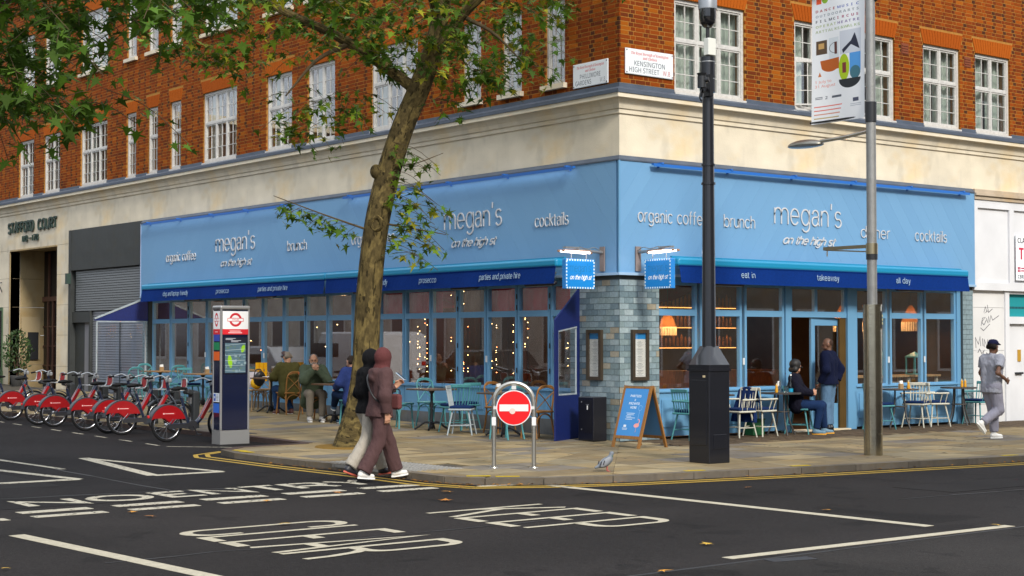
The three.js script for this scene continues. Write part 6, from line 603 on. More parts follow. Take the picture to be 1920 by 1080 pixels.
function person(o) { const P = o.pel ?? [0, .93, 0], S = vnorm(o.spine ?? [0, 1, 0]), X = vnorm(o.side ?? [1, 0, 0]), XC = vnorm(o.sideC ?? o.side ?? [1, 0, 0]), W = o.wide ?? 1, FW = vnorm(vcross(XC, S));
  const g = thing('person', o.label, 'person', null, o.pos, o.ry ?? 0); g.scale.setScalar(o.scale ?? 1); const at = (s, x, f = 0) => vadd(vadd(vadd(P, S, s), XC, x * W), FW, f);
  const sh = { L: at(.5, .175), R: at(.5, -.175) }, hip = { L: vadd(P, X, .09 * W), R: vadd(P, X, -.09 * W) }, nb = at(.56, 0, .0), hc = o.headAt ?? vadd(vadd(nb, [0, 1, 0], .145), FW, .03); const arm = o.arms, leg = o.legs;
  const torso = e => [cap(vadd(P, X, -.075 * W), vadd(P, X, .075 * W), .105 + e), cap(at(.0, .06), at(.34, .085), .1 * W + e, .108 * W + e), cap(at(.0, -.06), at(.34, -.085), .1 * W + e, .108 * W + e), cap(at(.42, -.12), at(.42, .12), .095 + e * .8), cap(at(.5, -.155), at(.5, .155), .062 + e * .8), cap(at(.5, 0), at(.57, 0), .06 + e * .5, .052)];
  const limb = (k, e, f0 = 0, f1 = 1) => { const [el, wr] = arm[k]; return [cap(sh[k], el, .058 + e, .046 + e), cap(el, vmix(el, wr, f1), .046 + e, .032 + e)]; };
  const legB = (k, e, f = 1, e2 = e) => { const [kn, an] = leg[k]; return [cap(hip[k], kn, .088 + e, .062 + e), cap(kn, vmix(kn, an, f), .062 + e, .040 + e2)]; };
  const hy = o.head?.[0] ?? 0, hpit = o.head?.[1] ?? 0, rot = [-hy, hpit]; const hf = [Math.sin(hy) * Math.cos(hpit), -Math.sin(hpit), Math.cos(hy) * Math.cos(hpit)], hx = [Math.cos(hy), 0, -Math.sin(hy)], hu = vcross(hf, hx); const H = (x, y, z) => vadd(vadd(vadd(hc, hx, x), hu, y), hf, z);
  const rotA = [hy, -hpit]; const headB = [ell(H(0, .02, -.012), [.077, .1, .094], rotA), cap(H(0, -.04, .03), H(0, -.085, .055), .055, .032), cap(H(-.035, -.06, .03), H(.035, -.06, .03), .036), cap(nb, H(0, -.06, -.02), .052, .055), cap(H(0, .0, .082), H(0, -.03, .1), .009, .013), cap(H(-.035, .018, .075), H(.035, .018, .075), .012), cap(H(-.016, -.058, .078), H(.016, -.058, .078), .011), ell(H(.078, -.01, -.01), [.012, .03, .02], rotA), ell(H(-.078, -.01, -.01), [.012, .03, .02], rotA), { ...ell(H(.031, 0, .092), [.015, .011, .014], rotA), neg: 1 }, { ...ell(H(-.031, 0, .092), [.015, .011, .014], rotA), neg: 1 }];
  const skin = o.skin; const bodyG = [netMesh([...torso(-.02), ...limb('L', -.012), ...limb('R', -.012), ...legB('L', -.018), ...legB('R', -.018)], .016, .05), netMesh(headB, .0065, .02)];
  for (const k of ['L', 'R']) { const [el, wr] = arm[k], hd = o.hands?.[k] ?? {}; bodyG.push(netMesh([cap(vmix(el, wr, .6), wr, .034, .027), ...handBones(wr, hd.dir ?? vsub(wr, el), hd.n ?? [0, 0, 1], hd.curl ?? .35, k === 'L' ? 1 : -1)], .005, .012)); }
  const bm = new THREE.Mesh(mergeGeometries(bodyG), skin); bm.name = 'body'; g.add(bm);
  const add = (n, geo, m) => { const q = new THREE.Mesh(boxUV(geo), m); q.name = n; g.add(q); return q; };
  const ey = new B(); for (const x of [.031, -.031]) ey.sph(.011, ...H(x, 0, .081)); ey.mesh('eyes', mat([.03, .02, .015], .2), g);
  const T0 = o.top; if (T0) { const e = T0.e ?? .012, sl = T0.sleeve ?? 1; const bo = [...torso(e)]; for (const k of ['L', 'R']) { const [el, wr] = arm[k]; if (sl > .5) bo.push(cap(sh[k], el, .064 + e, .054 + e), cap(el, vmix(el, wr, 1.03), .054 + e, .038 + e)); else { bo.push(cap(sh[k], vmix(sh[k], el, .8), .06 + e, .062 + e)); bo.push({ pl: vmix(sh[k], el, .62), n: vnorm(vsub(el, sh[k])), R: .13 }); }; } if (T0.hem) bo.push(cap(vadd(vadd(P, X, -.08), S, -T0.hem), vadd(vadd(P, X, .08), S, -T0.hem), .118 + e)); bo.push(...(T0.extra?.({ at, H, sh, P }) ?? [])); if (T0.hem && (o.pel?.[1] ?? .93) > .8) { bo.push(cap(vadd(vadd(P, X, -.08), S, -T0.hem - .06), vadd(vadd(P, X, .08), S, -T0.hem - .06), .112 + e)); bo.push({ pl: vadd(P, S, -T0.hem - .03), n: S.map(q => -q), R: .27 }); } if (sl > .5) for (const k of ['L', 'R']) { const [el, wr] = arm[k]; bo.push({ pl: vmix(el, wr, .97), n: vnorm(vsub(wr, el)), R: .09 }); } add(T0.name ?? 'top', netMesh(bo, .013, .05, foldF(T0.fold ?? .005)), T0.m); }
  const TR = o.trousers; if (TR) { const e = TR.e ?? .012; const bo = [cap(vadd(P, X, -.08), vadd(P, X, .08), .112 + e * .6)]; for (const k of ['L', 'R']) { const [kn, an] = leg[k]; bo.push(cap(hip[k], kn, .094 + e, .068 + e), cap(kn, vmix(kn, an, (TR.f ?? .95) + .12), .068 + e, .046 + (TR.flare ?? e)), { pl: vmix(kn, an, TR.f ?? .95), n: vnorm(vsub(an, kn)), R: .19 }); } add('trousers', netMesh(bo, .013, .03, foldF(TR.fold ?? .005, .3)), TR.m); }
  for (const k of ['L', 'R']) { const [kn, an, toe] = leg[k]; const d = vnorm(toe), dn = vnorm(vsub(an, kn)); const up = vnorm(vsub([0, 1, 0], d.map(x => x * d[1]))); const q = (f, u) => vadd(vadd(an, d, f), up, u); const sd = vcross(up, d); const so = (f, u, s) => vadd(q(f, u), sd, s);
    add('shoe', netMesh([cap(q(-.03, -.035), q(.04, -.04), .045, .042), cap(so(.04, -.045, .012), so(.15, -.05, .012), .036, .03), cap(so(.04, -.045, -.012), so(.14, -.05, -.012), .036, .028), cap(q(-.01, 0), q(.0, -.03), .045, .05)], .007, .02), o.shoes); const sl = new B(), pts = []; for (let i = 0; i <= 20; i++) { const a = i / 20 * 6.283; pts.push([.055 + Math.cos(a) * .135, Math.sin(a) * (.042 + .006 * Math.cos(a))]); } const m = new THREE.Matrix4().makeBasis(V(...d), V(...sd), V(...up)); m.setPosition(...q(0, -.09)); const eg = clean(new THREE.ExtrudeGeometry(new THREE.Shape(pts.map(p => new THREE.Vector2(...p))), { depth: .024, bevelEnabled: false })); eg.applyMatrix4(m); add('sole', eg, o.soles ?? M.paperWhite); }
  if (o.hair) add('hair', netMesh(o.hair({ H, rotA, at, nb, sh }), .008, o.hairK ?? .02, o.hairFold ? foldF(o.hairFold) : null), o.hairM); if (o.hair2) add(o.hair2.name, netMesh(o.hair2.b({ H, rotA, at, nb, sh }), .008, .02, null), o.hair2.m);
  return { g, H, at, sh, hip, FW, P }; }
const cloth = (c, r = .9) => mat(c, r, { map: rep(T.fine, .12), bumpMap: rep(T.noiseB, .04), bumpScale: .0015, sheen: .25, sheenRoughness: .6 });
const shortHair = ({ H, rotA }) => [ell(H(0, .045, -.022), [.084, .085, .094], rotA), cap(H(-.06, .0, -.06), H(.06, .0, -.06), .045), { ...ell(H(0, -.03, .07), [.075, .1, .06], rotA), neg: 1 }];
const scarf = ({ H, rotA, at, nb }) => [ell(H(0, .025, -.022), [.112, .138, .132], rotA), cap(H(0, -.07, -.01), at(.56, 0), .104, .118), cap(at(.53, -.09), at(.53, .09), .085), { ...ell(H(0, -.01, .1), [.06, .085, .05], rotA), neg: 1 }];
// two women walking arm in arm over the crossing point, heading +x (local +z)
{ const brown = cloth([.115, .062, .062]), maroon = cloth([.15, .048, .048]), beige = cloth([.52, .47, .40]), blk = cloth([.008, .008, .010]);
  const w = person({ label: 'woman in brown tracksuit and maroon headscarf walking with a phone', pos: [-6.82, -.05, 3.05], ry: PX - .08, scale: .925, skin: M.skinA, spine: [0, 1, .06], sideC: [1, 0, .12], wide: .98,
    arms: { L: [[.26, 1.16, .14], [.2, 1.24, .36]], R: [[-.27, 1.14, -.06], [-.25, .9, -.02]] }, hands: { L: { dir: [-.1, .35, .3], n: [-1, 0, .1], curl: .6 }, R: { n: [1, 0, 0], curl: .4 } }, legs: { L: [[.09, .5, .19], [.07, .1, .3], [0, .1, 1]], R: [[-.09, .5, -.06], [-.1, .11, -.3], [0, -.1, 1]] }, head: [.5, .12],
    top: { m: brown, e: .026, name: 'hoodie', fold: .009, hem: .06, extra: ({ at }) => [cap(at(.52, -.08, -.1), at(.52, .08, -.1), .06), cap(at(.44, -.05, -.13), at(.44, .05, -.13), .05)] }, trousers: { m: brown, e: .024, flare: .055, fold: .017, f: 1.0 }, shoes: mat([.72, .70, .66], .6), hair: scarf, hairM: maroon, hairFold: .004 });
  const st = new B(); st.tube([[.16, 1.5, -.02], [.03, 1.36, -.17], [-.14, 1.12, -.165], [-.2, 1.0, -.02]], .014, 6, 24); st.mesh('bag_strap', M.black, w.g); const bag = thing('handbag', 'dusty pink handbag at the side of the woman in brown', 'bag', null, [-6.62, .9, 3.14], PX + .3); new B().rbox(.15, .2, .08, 0, .02, 0, .035).mesh('body', cloth([.20, .07, .07]), bag); new B().tube([[-.06, .1, 0], [-.05, .17, 0], [.05, .17, 0], [.06, .1, 0]], .008).mesh('handle', M.black, bag);
  const ph = thing('phone', 'phone in a pale blue case held by the woman in brown', 'phone', null, [-6.38, 1.235, 2.88], .7); new B().rbox(.075, .15, .01, 0, 0, 0, .004, -.9).mesh('case', mat([.5, .62, .75], .4), ph); new B().rbox(.068, .14, .002, 0, .0045, .0055, .001, -.9).mesh('screen', mat([.02, .02, .03], .1), ph);
  person({ label: 'woman in black headscarf and cream trousers walking beside her friend', pos: [-6.76, -.05, 2.7], ry: PX, scale: .915, skin: M.skinA, spine: [0, 1, .05],
    arms: { L: [[.27, 1.16, .0], [.25, .98, .2]], R: [[-.26, 1.15, -.05], [-.26, .92, .06]] }, legs: { L: [[.09, .5, .16], [.08, .1, .3], [0, .1, 1]], R: [[-.09, .52, -.08], [-.09, .15, -.36], [0, -.4, 1]] }, head: [.1, .1],
    top: { m: blk, e: .012, fold: .01, hem: .02, extra: ({ at }) => [cap(at(.5, -.06, -.06), at(.26, -.06, -.09), .11, .09), cap(at(.5, .06, -.06), at(.26, .06, -.09), .11, .09)] }, trousers: { m: beige, e: .02, flare: .045, fold: .015, f: .98 }, shoes: mat([.015, .015, .022], .5), soles: mat([.5, .1, .06], .6), hair: scarf, hairM: blk, hairFold: .004 }); }
// man walking past the white unit, heading +x, arm out with a drink
{ const grey = cloth([.40, .41, .48]), sweat = cloth([.36, .355, .44]); const m = person({ label: 'man in grey tee, joggers and navy cap walking with a drink', pos: [5.42, 0, 3.5], ry: PX - .25, scale: .97, skin: M.skinB, spine: [0, 1, .05], sideC: [1, 0, -.15], wide: 1.08,
    arms: { L: [[.3, 1.17, .02], [.42, .98, .18]], R: [[-.31, 1.18, -.12], [-.24, 1.06, .12]] }, hands: { L: { n: [-1, 0, 0], curl: .9 }, R: { n: [1, 0, 0], curl: .6 } }, legs: { L: [[.09, .5, .12], [.08, .1, .12], [0, 0, 1]], R: [[-.09, .52, .08], [-.1, .3, -.3], [0, -.75, .65]] }, head: [.25, .05],
    top: { m: grey, e: .012, sleeve: .4, fold: .014, hem: .08 }, trousers: { m: sweat, e: .022, fold: .017, f: .94 }, shoes: mat([.78, .77, .74], .6), hair: shortHair, hairM: mat([.012, .009, .008], .8), hair2: { name: 'cap', m: cloth([.01, .012, .05]), b: ({ H, rotA }) => [ell(H(0, .07, -.01), [.09, .07, .105], rotA), cap(H(-.04, .06, .1), H(.04, .06, .1), .018), cap(H(-.03, .05, .16), H(.03, .05, .16), .012)] } });
  const d = thing('drink_bottle', 'purple sports drink bottle in the walking man\'s hand', 'bottle', null, [6.0, .86, 3.22]); new B().lathe([[0, -.11], [.03, -.11], [.033, .04], [.018, .07], [.016, .1], [0, .1]], 0, 0, 0, 16).mesh('bottle', mat([.25, .01, .08], .25), d); new B().cyl(.018, .018, .03, 0, .11, 0, 12).mesh('cap', M.black, d); new B().cyl(.0335, .0335, .05, 0, .01, 0, 16).mesh('label', mat([.25, .25, .6], .4), d); }
// seated man by the round table
{ person({ label: 'dark haired man in navy sweater sitting with hands in his lap', pos: [4.0, -.02, .38], ry: .62, scale: .98, skin: M.skinA, pel: [0, .56, -.02], spine: [0, 1, -.08], arms: { L: [[.27, .82, .06], [.08, .76, .26]], R: [[-.27, .82, .05], [-.07, .78, .27]] }, hands: { L: { dir: [-.5, .1, .4], n: [0, 0, -1], curl: .6 }, R: { dir: [.5, .1, .4], n: [0, 0, -1], curl: .6 } }, legs: { L: [[.17, .55, .42], [.2, .11, .46], [.4, 0, 1]], R: [[-.1, .54, .42], [-.12, .11, .34], [-.1, 0, 1]] }, head: [.85, .12],
    top: { m: cloth([.008, .008, .02]), e: .022, fold: .013, hem: .02 }, trousers: { m: cloth([.012, .035, .11]), e: .012, fold: .007 }, shoes: mat([.12, .22, .30], .6), soles: mat([.8, .38, .03], .6), hair: ({ H, rotA }) => [ell(H(0, .045, -.03), [.1, .1, .112], rotA), cap(H(-.05, -.06, -.06), H(.05, -.06, -.06), .055), ell(H(.07, .0, -.02), [.03, .06, .05], rotA), ell(H(-.07, .0, -.02), [.03, .06, .05], rotA), { ...ell(H(0, -.03, .085), [.07, .085, .06], rotA), neg: 1 }], hairM: mat([.006, .005, .005], .6), hair2: { name: 'glasses', m: M.black, b: ({ H }) => [cap(H(-.065, .0, .095), H(.065, 0, .095), .009), cap(H(.07, 0, .09), H(.078, .0, 0), .007), cap(H(-.07, 0, .09), H(-.078, 0, 0), .007)] } }); }
// standing man in the doorway
{ person({ label: 'bald man in navy jumper and jeans standing at the cafe door', pos: [5.12, .0, .14], ry: Math.PI + .35, scale: .99, skin: M.skinB, wide: 1.05, arms: { L: [[.28, 1.16, -.06], [.24, .92, .08]], R: [[-.3, 1.17, -.12], [-.2, .95, -.1]] }, legs: { L: [[.1, .5, .03], [.11, .1, -.02], [.2, 0, 1]], R: [[-.1, .5, .03], [-.12, .1, .02], [-.2, 0, 1]] }, head: [.5, .1], top: { m: cloth([.005, .009, .038]), e: .024, fold: .008, hem: .02 }, trousers: { m: cloth([.14, .26, .42]), e: .018, fold: .013 }, shoes: M.black, soles: M.rubber, hair: ({ H, rotA }) => [ell(H(0, .03, -.02), [.0785, .096, .094], rotA), { ...ell(H(0, .07, .02), [.09, .1, .1], rotA), neg: 1 }], hairM: mat([.05, .028, .02], .8) }); }
// man in flat cap, back to us
{ person({ label: 'man in olive overshirt and flat cap reading at a table', pos: [-.77, .1, -9.72], ry: Math.PI - .1, scale: .98, skin: M.skinA, pel: [0, .56, -.04], spine: [0, 1, .16], wide: 1.06, arms: { L: [[.28, .84, .14], [.12, .8, .38]], R: [[-.28, .84, .14], [-.12, .8, .38]] }, legs: { L: [[.12, .56, .4], [.14, .1, .28], [0, 0, 1]], R: [[-.14, .56, .4], [-.16, .1, .2], [0, 0, 1]] }, head: [.3, .4], top: { m: cloth([.095, .085, .025]), e: .034, fold: .015, hem: .06 }, trousers: { m: cloth([.02, .06, .16]), e: .014 }, shoes: mat([.09, .025, .02], .6), hair: shortHair, hairM: mat([.18, .15, .12], .8), hair2: { name: 'flat_cap', m: cloth([.11, .07, .07]), b: ({ H, rotA }) => [ell(H(0, .085, .0), [.098, .05, .12], rotA), ell(H(0, .06, .1), [.07, .02, .06], rotA)] } }); }
// man in olive parka with clasped hands
{ person({ label: 'grey bearded man in olive parka resting chin on clasped hands', pos: [-1.36, .07, -7.74], ry: -.35, scale: .99, skin: M.skinC, pel: [0, .56, -.02], spine: [0, 1, .2], wide: 1.04, arms: { L: [[.24, .84, .36], [.045, 1.06, .33]], R: [[-.24, .84, .36], [-.045, 1.06, .33]] }, hands: { L: { dir: [-.55, .55, .1], n: [-.3, -.2, -1], curl: .7 }, R: { dir: [.55, .55, .1], n: [.3, -.2, -1], curl: .7 } }, legs: { L: [[.14, .56, .4], [.1, .1, .5], [0, 0, 1]], R: [[-.12, .56, .4], [-.14, .1, .44], [0, 0, 1]] }, head: [-.15, .12],
    top: { m: cloth([.09, .115, .07]), e: .036, fold: .016, hem: .16, extra: ({ at, P }) => [cap(vadd(P, [-.1, -.1, -.08]), vadd(P, [.1, -.1, -.08]), .1), cap(vadd(P, [-.16, -.06, .1]), vadd(P, [-.17, -.2, .06]), .08)] }, trousers: { m: cloth([.26, .22, .17]), e: .014 }, shoes: mat([.4, .38, .36], .7), hair: ({ H, rotA }) => [ell(H(0, .035, -.03), [.088, .085, .1], rotA), cap(H(-.07, -.02, -.03), H(-.06, -.07, -.03), .03), cap(H(.07, -.02, -.03), H(.06, -.07, -.03), .03), { ...ell(H(0, .0, .075), [.08, .12, .06], rotA), neg: 1 }], hairM: mat([.12, .11, .105], .8), hair2: { name: 'beard', m: mat([.38, .36, .34], .9), b: ({ H }) => [cap(H(-.05, -.06, .04), H(0, -.09, .075), .022), cap(H(.05, -.06, .04), H(0, -.09, .075), .022), cap(H(-.025, -.045, .09), H(.025, -.045, .09), .009)] } }); const pt = new B().box(.06, .05, .01, 0, 0, 0).mesh('patch', mat([.6, .12, .03], .7), scene.children.find(c => c.userData.label?.startsWith('grey bearded'))); pt.position.set(-.29, .98, .17); pt.rotation.y = -.9; }
// diner behind the trunk
{ person({ label: 'diner in blue jacket mostly hidden behind the tree trunk', pos: [-1.36, .06, -6.2], ry: Math.PI + .15, scale: .97, skin: M.skinA, pel: [0, .56, 0], spine: [0, 1, .1], arms: { L: [[.28, .84, .1], [.16, .74, .34]], R: [[-.28, .84, .1], [-.14, .78, .34]] }, legs: { L: [[.1, .6, .42], [-.06, .36, .66], [-.5, .2, 1]], R: [[-.1, .56, .42], [-.12, .1, .46], [0, 0, 1]] }, top: { m: cloth([.035, .06, .22]), e: .034, fold: .01, hem: .08, extra: ({ P }) => [cap(vadd(P, [-.16, .02, .1]), vadd(P, [-.15, -.05, .3]), .1)] }, trousers: { m: cloth([.012, .03, .085]), e: .014 }, shoes: mat([.06, .12, .2], .6), hair: shortHair, hairM: mat([.03, .02, .015], .8) }); }
// ---------- pigeon ----------
{ const g = thing('pigeon', 'grey pigeon standing on the kerb edge', 'pigeon', null, [-4.25, .002, 4.47], 1.15); g.scale.setScalar(.95); const body = netMesh([ell([0, .13, 0], [.055, .058, .095], [0, -.7]), cap([0, .17, .05], [0, .235, .075], .038, .022), ell([0, .25, .08], [.022, .023, .027]), cap([0, .09, -.07], [0, .055, -.15], .032, .016)], .006, .03); const b = new THREE.Mesh(boxUV(body), mat([.14, .16, .19], .6)); b.name = 'body'; g.add(b); for (const s of [-1, 1]) { const w = new THREE.Mesh(boxUV(netMesh([ell([s * .045, .13, -.02], [.018, .042, .095], [0, -.7])], .006, .02)), mat([.3, .32, .36], .6, { map: rep(T.fine, .05) })); w.name = 'wing'; g.add(w); const bars = new B(); bars.box(.004, .06, .014, s * .064, .125, -.05, .3).box(.004, .055, .014, s * .06, .115, -.09, .3); bars.mesh('wing_bar', mat([.02, .02, .03], .7), g); const l = new B(); l.bar([s * .02, .09, .01], [s * .022, .01, .015], .005); for (const a of [-.5, 0, .5]) l.bar([s * .022, .008, .015], [s * .022 + Math.sin(a) * .035, .004, .015 + Math.cos(a) * .035], .004); l.mesh('leg', mat([.45, .1, .09], .6), g); } new B().put(new THREE.ConeGeometry(.007, .022, 8), 0, .247, .115, 1.7).mesh('beak', M.darkMetal, g); const nk = new THREE.Mesh(boxUV(netMesh([cap([0, .19, .06], [0, .225, .072], .036, .027)], .006, .02)), mat([.05, .12, .1], .3)); nk.name = 'neck_feathers'; g.add(nk); }
// ---------- plane trees ----------
const RV = [.788, 0, .6157], FV = [.6157, 0, -.788];
const leafGeo = (() => { const P = [[0, -.01], [.02, .025], [.085, -.02], [.04, .05], [.14, .095], [.045, .085], [.03, .12], [0, .22], [-.03, .12], [-.045, .085], [-.14, .095], [-.04, .05], [-.085, -.02], [-.02, .025]]; const z = p => -.55 * (p[0] * p[0]) - .25 * Math.max(0, p[1] - .06) ** 1.3 * .6; const v = [], c = [0, .06]; for (let i = 0; i < P.length; i++) { const a = P[i], b = P[(i + 1) % P.length]; v.push(c[0], c[1], z(c), a[0], a[1], z(a), b[0], b[1], z(b)); } const g = new THREE.BufferGeometry(); g.setAttribute('position', new THREE.Float32BufferAttribute(v, 3)); g.computeVertexNormals(); g.setAttribute('uv', new THREE.Float32BufferAttribute(new Float32Array(v.length / 3 * 2), 2)); return g; })();
function loftTube(path, n, noise) { const pts = path.map(p => V(p[0], p[1], p[2])), c = new THREE.CatmullRomCurve3(pts, false, 'centripetal'), S = path.length * 6, v = [], ring = i => { const t = i / S, p = c.getPoint(t), d = c.getTangent(t), u = V(0, 0, 1).cross(d).normalize(), w = d.clone().cross(u).normalize(); const f = t * (path.length - 1), k = Math.min(path.length - 2, Math.floor(f)), r = path[k][3] + (path[k + 1][3] - path[k][3]) * (f - k); const o = []; for (let j = 0; j <= n; j++) { const a = (j % n) / n * 6.2832, rr2 = r * (1 + noise * (.6 * Math.sin(a * 3 + t * 9) + .5 * Math.sin(a * 5 - t * 17) + .5 * Math.sin(a * 2 + t * 31))); o.push([p.x + (u.x * Math.cos(a) + w.x * Math.sin(a)) * rr2, p.y + (u.y * Math.cos(a) + w.y * Math.sin(a)) * rr2, p.z + (u.z * Math.cos(a) + w.z * Math.sin(a)) * rr2, j / n * 6.2832 * .2, t * c.getLength()]); } return o; };
  let prev = ring(0); const uv = []; for (let i = 1; i <= S; i++) { const cur = ring(i); for (let j = 0; j < n; j++) for (const q of [prev[j], prev[j + 1], cur[j + 1], prev[j], cur[j + 1], cur[j]]) { v.push(q[0], q[1], q[2]); uv.push(q[3], q[4]); } prev = cur; } const g = new THREE.BufferGeometry(); g.setAttribute('position', new THREE.Float32BufferAttribute(v, 3)); g.setAttribute('uv', new THREE.Float32BufferAttribute(uv, 2)); g.computeVertexNormals(); const m = mergeVertices(g.clone().deleteAttribute('normal')); m.computeVertexNormals(); return clean(m); }
M.bark = mat([.20, .18, .135], .9, { map: rep(T.bark, .75, .9), bumpMap: rep(T.barkB, .6, .8), bumpScale: .012 }); M.twig = mat([.09, .065, .035], .9);
const leafM = mat([1, 1, 1], .8, { specularIntensity: .35, side: THREE.DoubleSide, transmission: .3, thickness: 0 });
function plane(label, base, limbs, sprays, gname, cols) { const g = thing('plane_tree', label, 'tree', gname, base); const P = (u, y, d) => [RV[0] * u + FV[0] * d, y, RV[2] * u + FV[2] * d];
  limbs.forEach((l, i) => { const geo = loftTube(l.map(q => [...P(q[0], q[1], q[3] ?? 0), q[2]]), i ? 9 : 20, i ? .03 : .035); const o = new THREE.Mesh(geo, i ? (l[0][2] < .06 ? M.twig : M.bark) : M.bark); o.name = i ? 'limb' : 'trunk'; g.add(o); });
  const L = [], tw = []; for (const s of sprays) { const [u, y, d, len, n, dir] = s; let p = P(u, y, d); const a = dir ?? rnd() * 6.283, dx = Math.cos(a), dd = Math.sin(a) * .7; const e0 = P(u + dx * len, y - len * rr(.15, .75), d + dd * len), mid = vmix(p, e0, .5); mid[1] += len * .12; tw.push([p, mid, e0]);
    for (let k = 0; k < n; k++) { const t = (k + .6) / n, q = t < .5 ? vmix(p, mid, t * 2) : vmix(mid, e0, t * 2 - 1); const yw = rnd() * 6.283, s2 = rr(.45, .95); L.push([q[0] + rr(-.09, .09), q[1] + rr(-.12, .04), q[2] + rr(-.09, .09), yw, s2, rr(1.7, 3.0)]); } }
  const tb = new B(); for (const [a, b, c] of tw) tb.tube([a, b, c], .0042, 4, 5); const to = tb.mesh('twigs', M.twig, g); to.userData.kind = 'stuff'; const im = new THREE.InstancedMesh(leafGeo, leafM, L.length), c = new THREE.Color(); L.forEach((l, i) => { _q.setFromEuler(_e.set(l[5], l[3], rr(-.6, .6), 'YXZ')); im.setMatrixAt(i, _m.compose(V(l[0], l[1], l[2]), _q, V(1, 1, 1).multiplyScalar(l[4]))); const k = cols[Math.floor(rnd() * cols.length)], t = rr(.7, 1.25); im.setColorAt(i, c.setRGB(k[0] * t, k[1] * t, k[2] * t)); }); im.name = 'crown'; im.userData.kind = 'stuff'; g.add(im); return g; }
const leafCols = [[.07, .15, .008], [.055, .12, .008], [.09, .18, .01], [.14, .22, .01], [.05, .10, .008], [.26, .25, .01]];
{ const sp = []; const region = (u0, u1, y0, y1, d0, d1, n, len = [.45, .9], lv = [9, 15]) => { for (let i = 0; i < n; i++) sp.push([rr(u0, u1), rr(y0, y1), rr(d0, d1), rr(...len), Math.round(rr(...lv))]); };
  region(-3.3, -.2, 6.45, 7.5, -1.6, 1.4, 64); region(-3.0, .2, 7.2, 8.6, -2.6, 2.4, 80); region(-.4, 2.9, 6.35, 7.5, -1.8, 1.2, 80); region(0, 1.6, 5.9, 6.6, -1.2, .3, 26, [.4, .7]); region(.2, 4.2, 7.3, 9, -2.8, 2.6, 90); region(-3.6, 4.2, 8.5, 11.5, -3.6, 3.4, 190, [.6, 1.1], [12, 18]); region(1.6, 2.7, 5.9, 6.4, -.6, .6, 16, [.35, .7]);
  region(-1.2, -.1, 5.35, 5.9, -.5, .4, 13, [.5, .9]); region(-1.5, -.5, 5.0, 5.25, -.4, .3, 8, [.3, .6], [7, 11]); region(1.15, 1.5, 5.3, 5.7, -.4, .2, 5, [.3, .5], [5, 8]); region(-2.9, -1.9, 6.0, 6.5, -.5, .5, 10, [.4, .7]);
  for (let i = 0; i < 12; i++) { const t = i / 12; sp.push([-.2 - t * 1.15, 3.52 + t * .42, -.2, .34, 7, 3.14 + rr(-.9, .9)]); } for (let i = 0; i < 15; i++) sp.push([.3 + rr(0, .14), 3.1 + i * .075, -.2, rr(.5, 1.0), 11, rr(-.4, .4)]); for (let i = 0; i < 8; i++) sp.push([.4, 4.25 + i * .09, -.2, rr(.45, .9), 8, rr(-.3, .3)]);
  const limbs = [[[-.25, -.1, .37], [-.21, .18, .29], [-.14, .6, .235], [-.06, 1.17, .21], [0, 2.37, .205], [.13, 3.56, .2], [.3, 4.34, .19], [.53, 5.11, .185], [.81, 5.8, .175], [1.05, 6.5, .15], [1.25, 7.6, .12], [1.4, 9, .08], [1.5, 10.4, .04]],
    [[.78, 5.72, .1], [.35, 6.05, .09], [-.4, 6.55, .08], [-1.5, 7.1, .06, .2], [-2.9, 7.9, .03, .4]], [[1.0, 6.3, .1], [1.7, 7.1, .08, -.3], [2.6, 7.7, .055, -.6], [3.7, 8.3, .03, -.8]], [[1.1, 6.9, .09], [.9, 7.8, .07, -.9], [.7, 8.7, .04, -2]], [[1.2, 7.3, .08], [1.3, 8.2, .06, .9], [1.5, 9, .03, 2.1]], [[-.3, 6.5, .05], [-.8, 6.2, .03, -.2], [-1.3, 5.6, .012, -.3]], [[.1, 3.45, .02], [-.7, 3.72, .012, -.2], [-1.5, 4.02, .006, -.2]], [[.2, 3.6, .02], [.7, 3.5, .012, -.2], [1.25, 3.4, .006, -.2]], [[1.5, 6.9, .04, -.2], [2.0, 6.6, .025, -.3], [2.5, 6.1, .01, -.3]], [[.4, 4.5, .015], [.8, 4.55, .01, -.2], [1.2, 4.7, .005, -.2]]];
  const t = plane('plane tree with mottled leaning trunk rising from the pavement', [-4.07, -.02, -1.47], limbs, sp, 'street plane trees', leafCols);
  const kn = new B(); const kp = (u, y, d) => [RV[0] * u + FV[0] * d, y, RV[2] * u + FV[2] * d]; const k1 = kp(.14, 3.58, -.19); kn.put(new THREE.TorusGeometry(.085, .035, 8, 18), ...k1, 0, -.66 - .25, 0, [1, 1.15, 1]); const k2 = kp(-.02, 4.3 + .15, -.06); kn.sph(.1, ...kp(.12, 4.42, -.05), [1, 1.2, 1]); kn.mesh('knot', M.bark, t);
  const pit = new B(); pit.cyl(.62, .66, .03, -.17, .022, -.13, 22); const pm = mat([.24, .14, .03], .95, { map: rep(T.fine, .3) }); pit.mesh('tree_pit', pm, t);
  // second plane tree over the side street, its bough hanging into view
  const sp2 = []; const reg2 = (u0, u1, y0, y1, d0, d1, n, len = [.45, .9], lv = [10, 15]) => { for (let i = 0; i < n; i++) sp2.push([rr(u0, u1), rr(y0, y1), rr(d0, d1), rr(...len), Math.round(rr(...lv))]); }; reg2(1.2, 3.6, 4.9, 6.6, -1.6, 1.6, 190); reg2(3.2, 4.3, 5.3, 6.5, -1, 1, 30); reg2(1.2, 2.6, 4.05, 4.9, -1, 1, 55); reg2(-3.5, 4.0, 6.4, 9.5, -3.5, 3.5, 260, [.6, 1.1], [12, 17]);
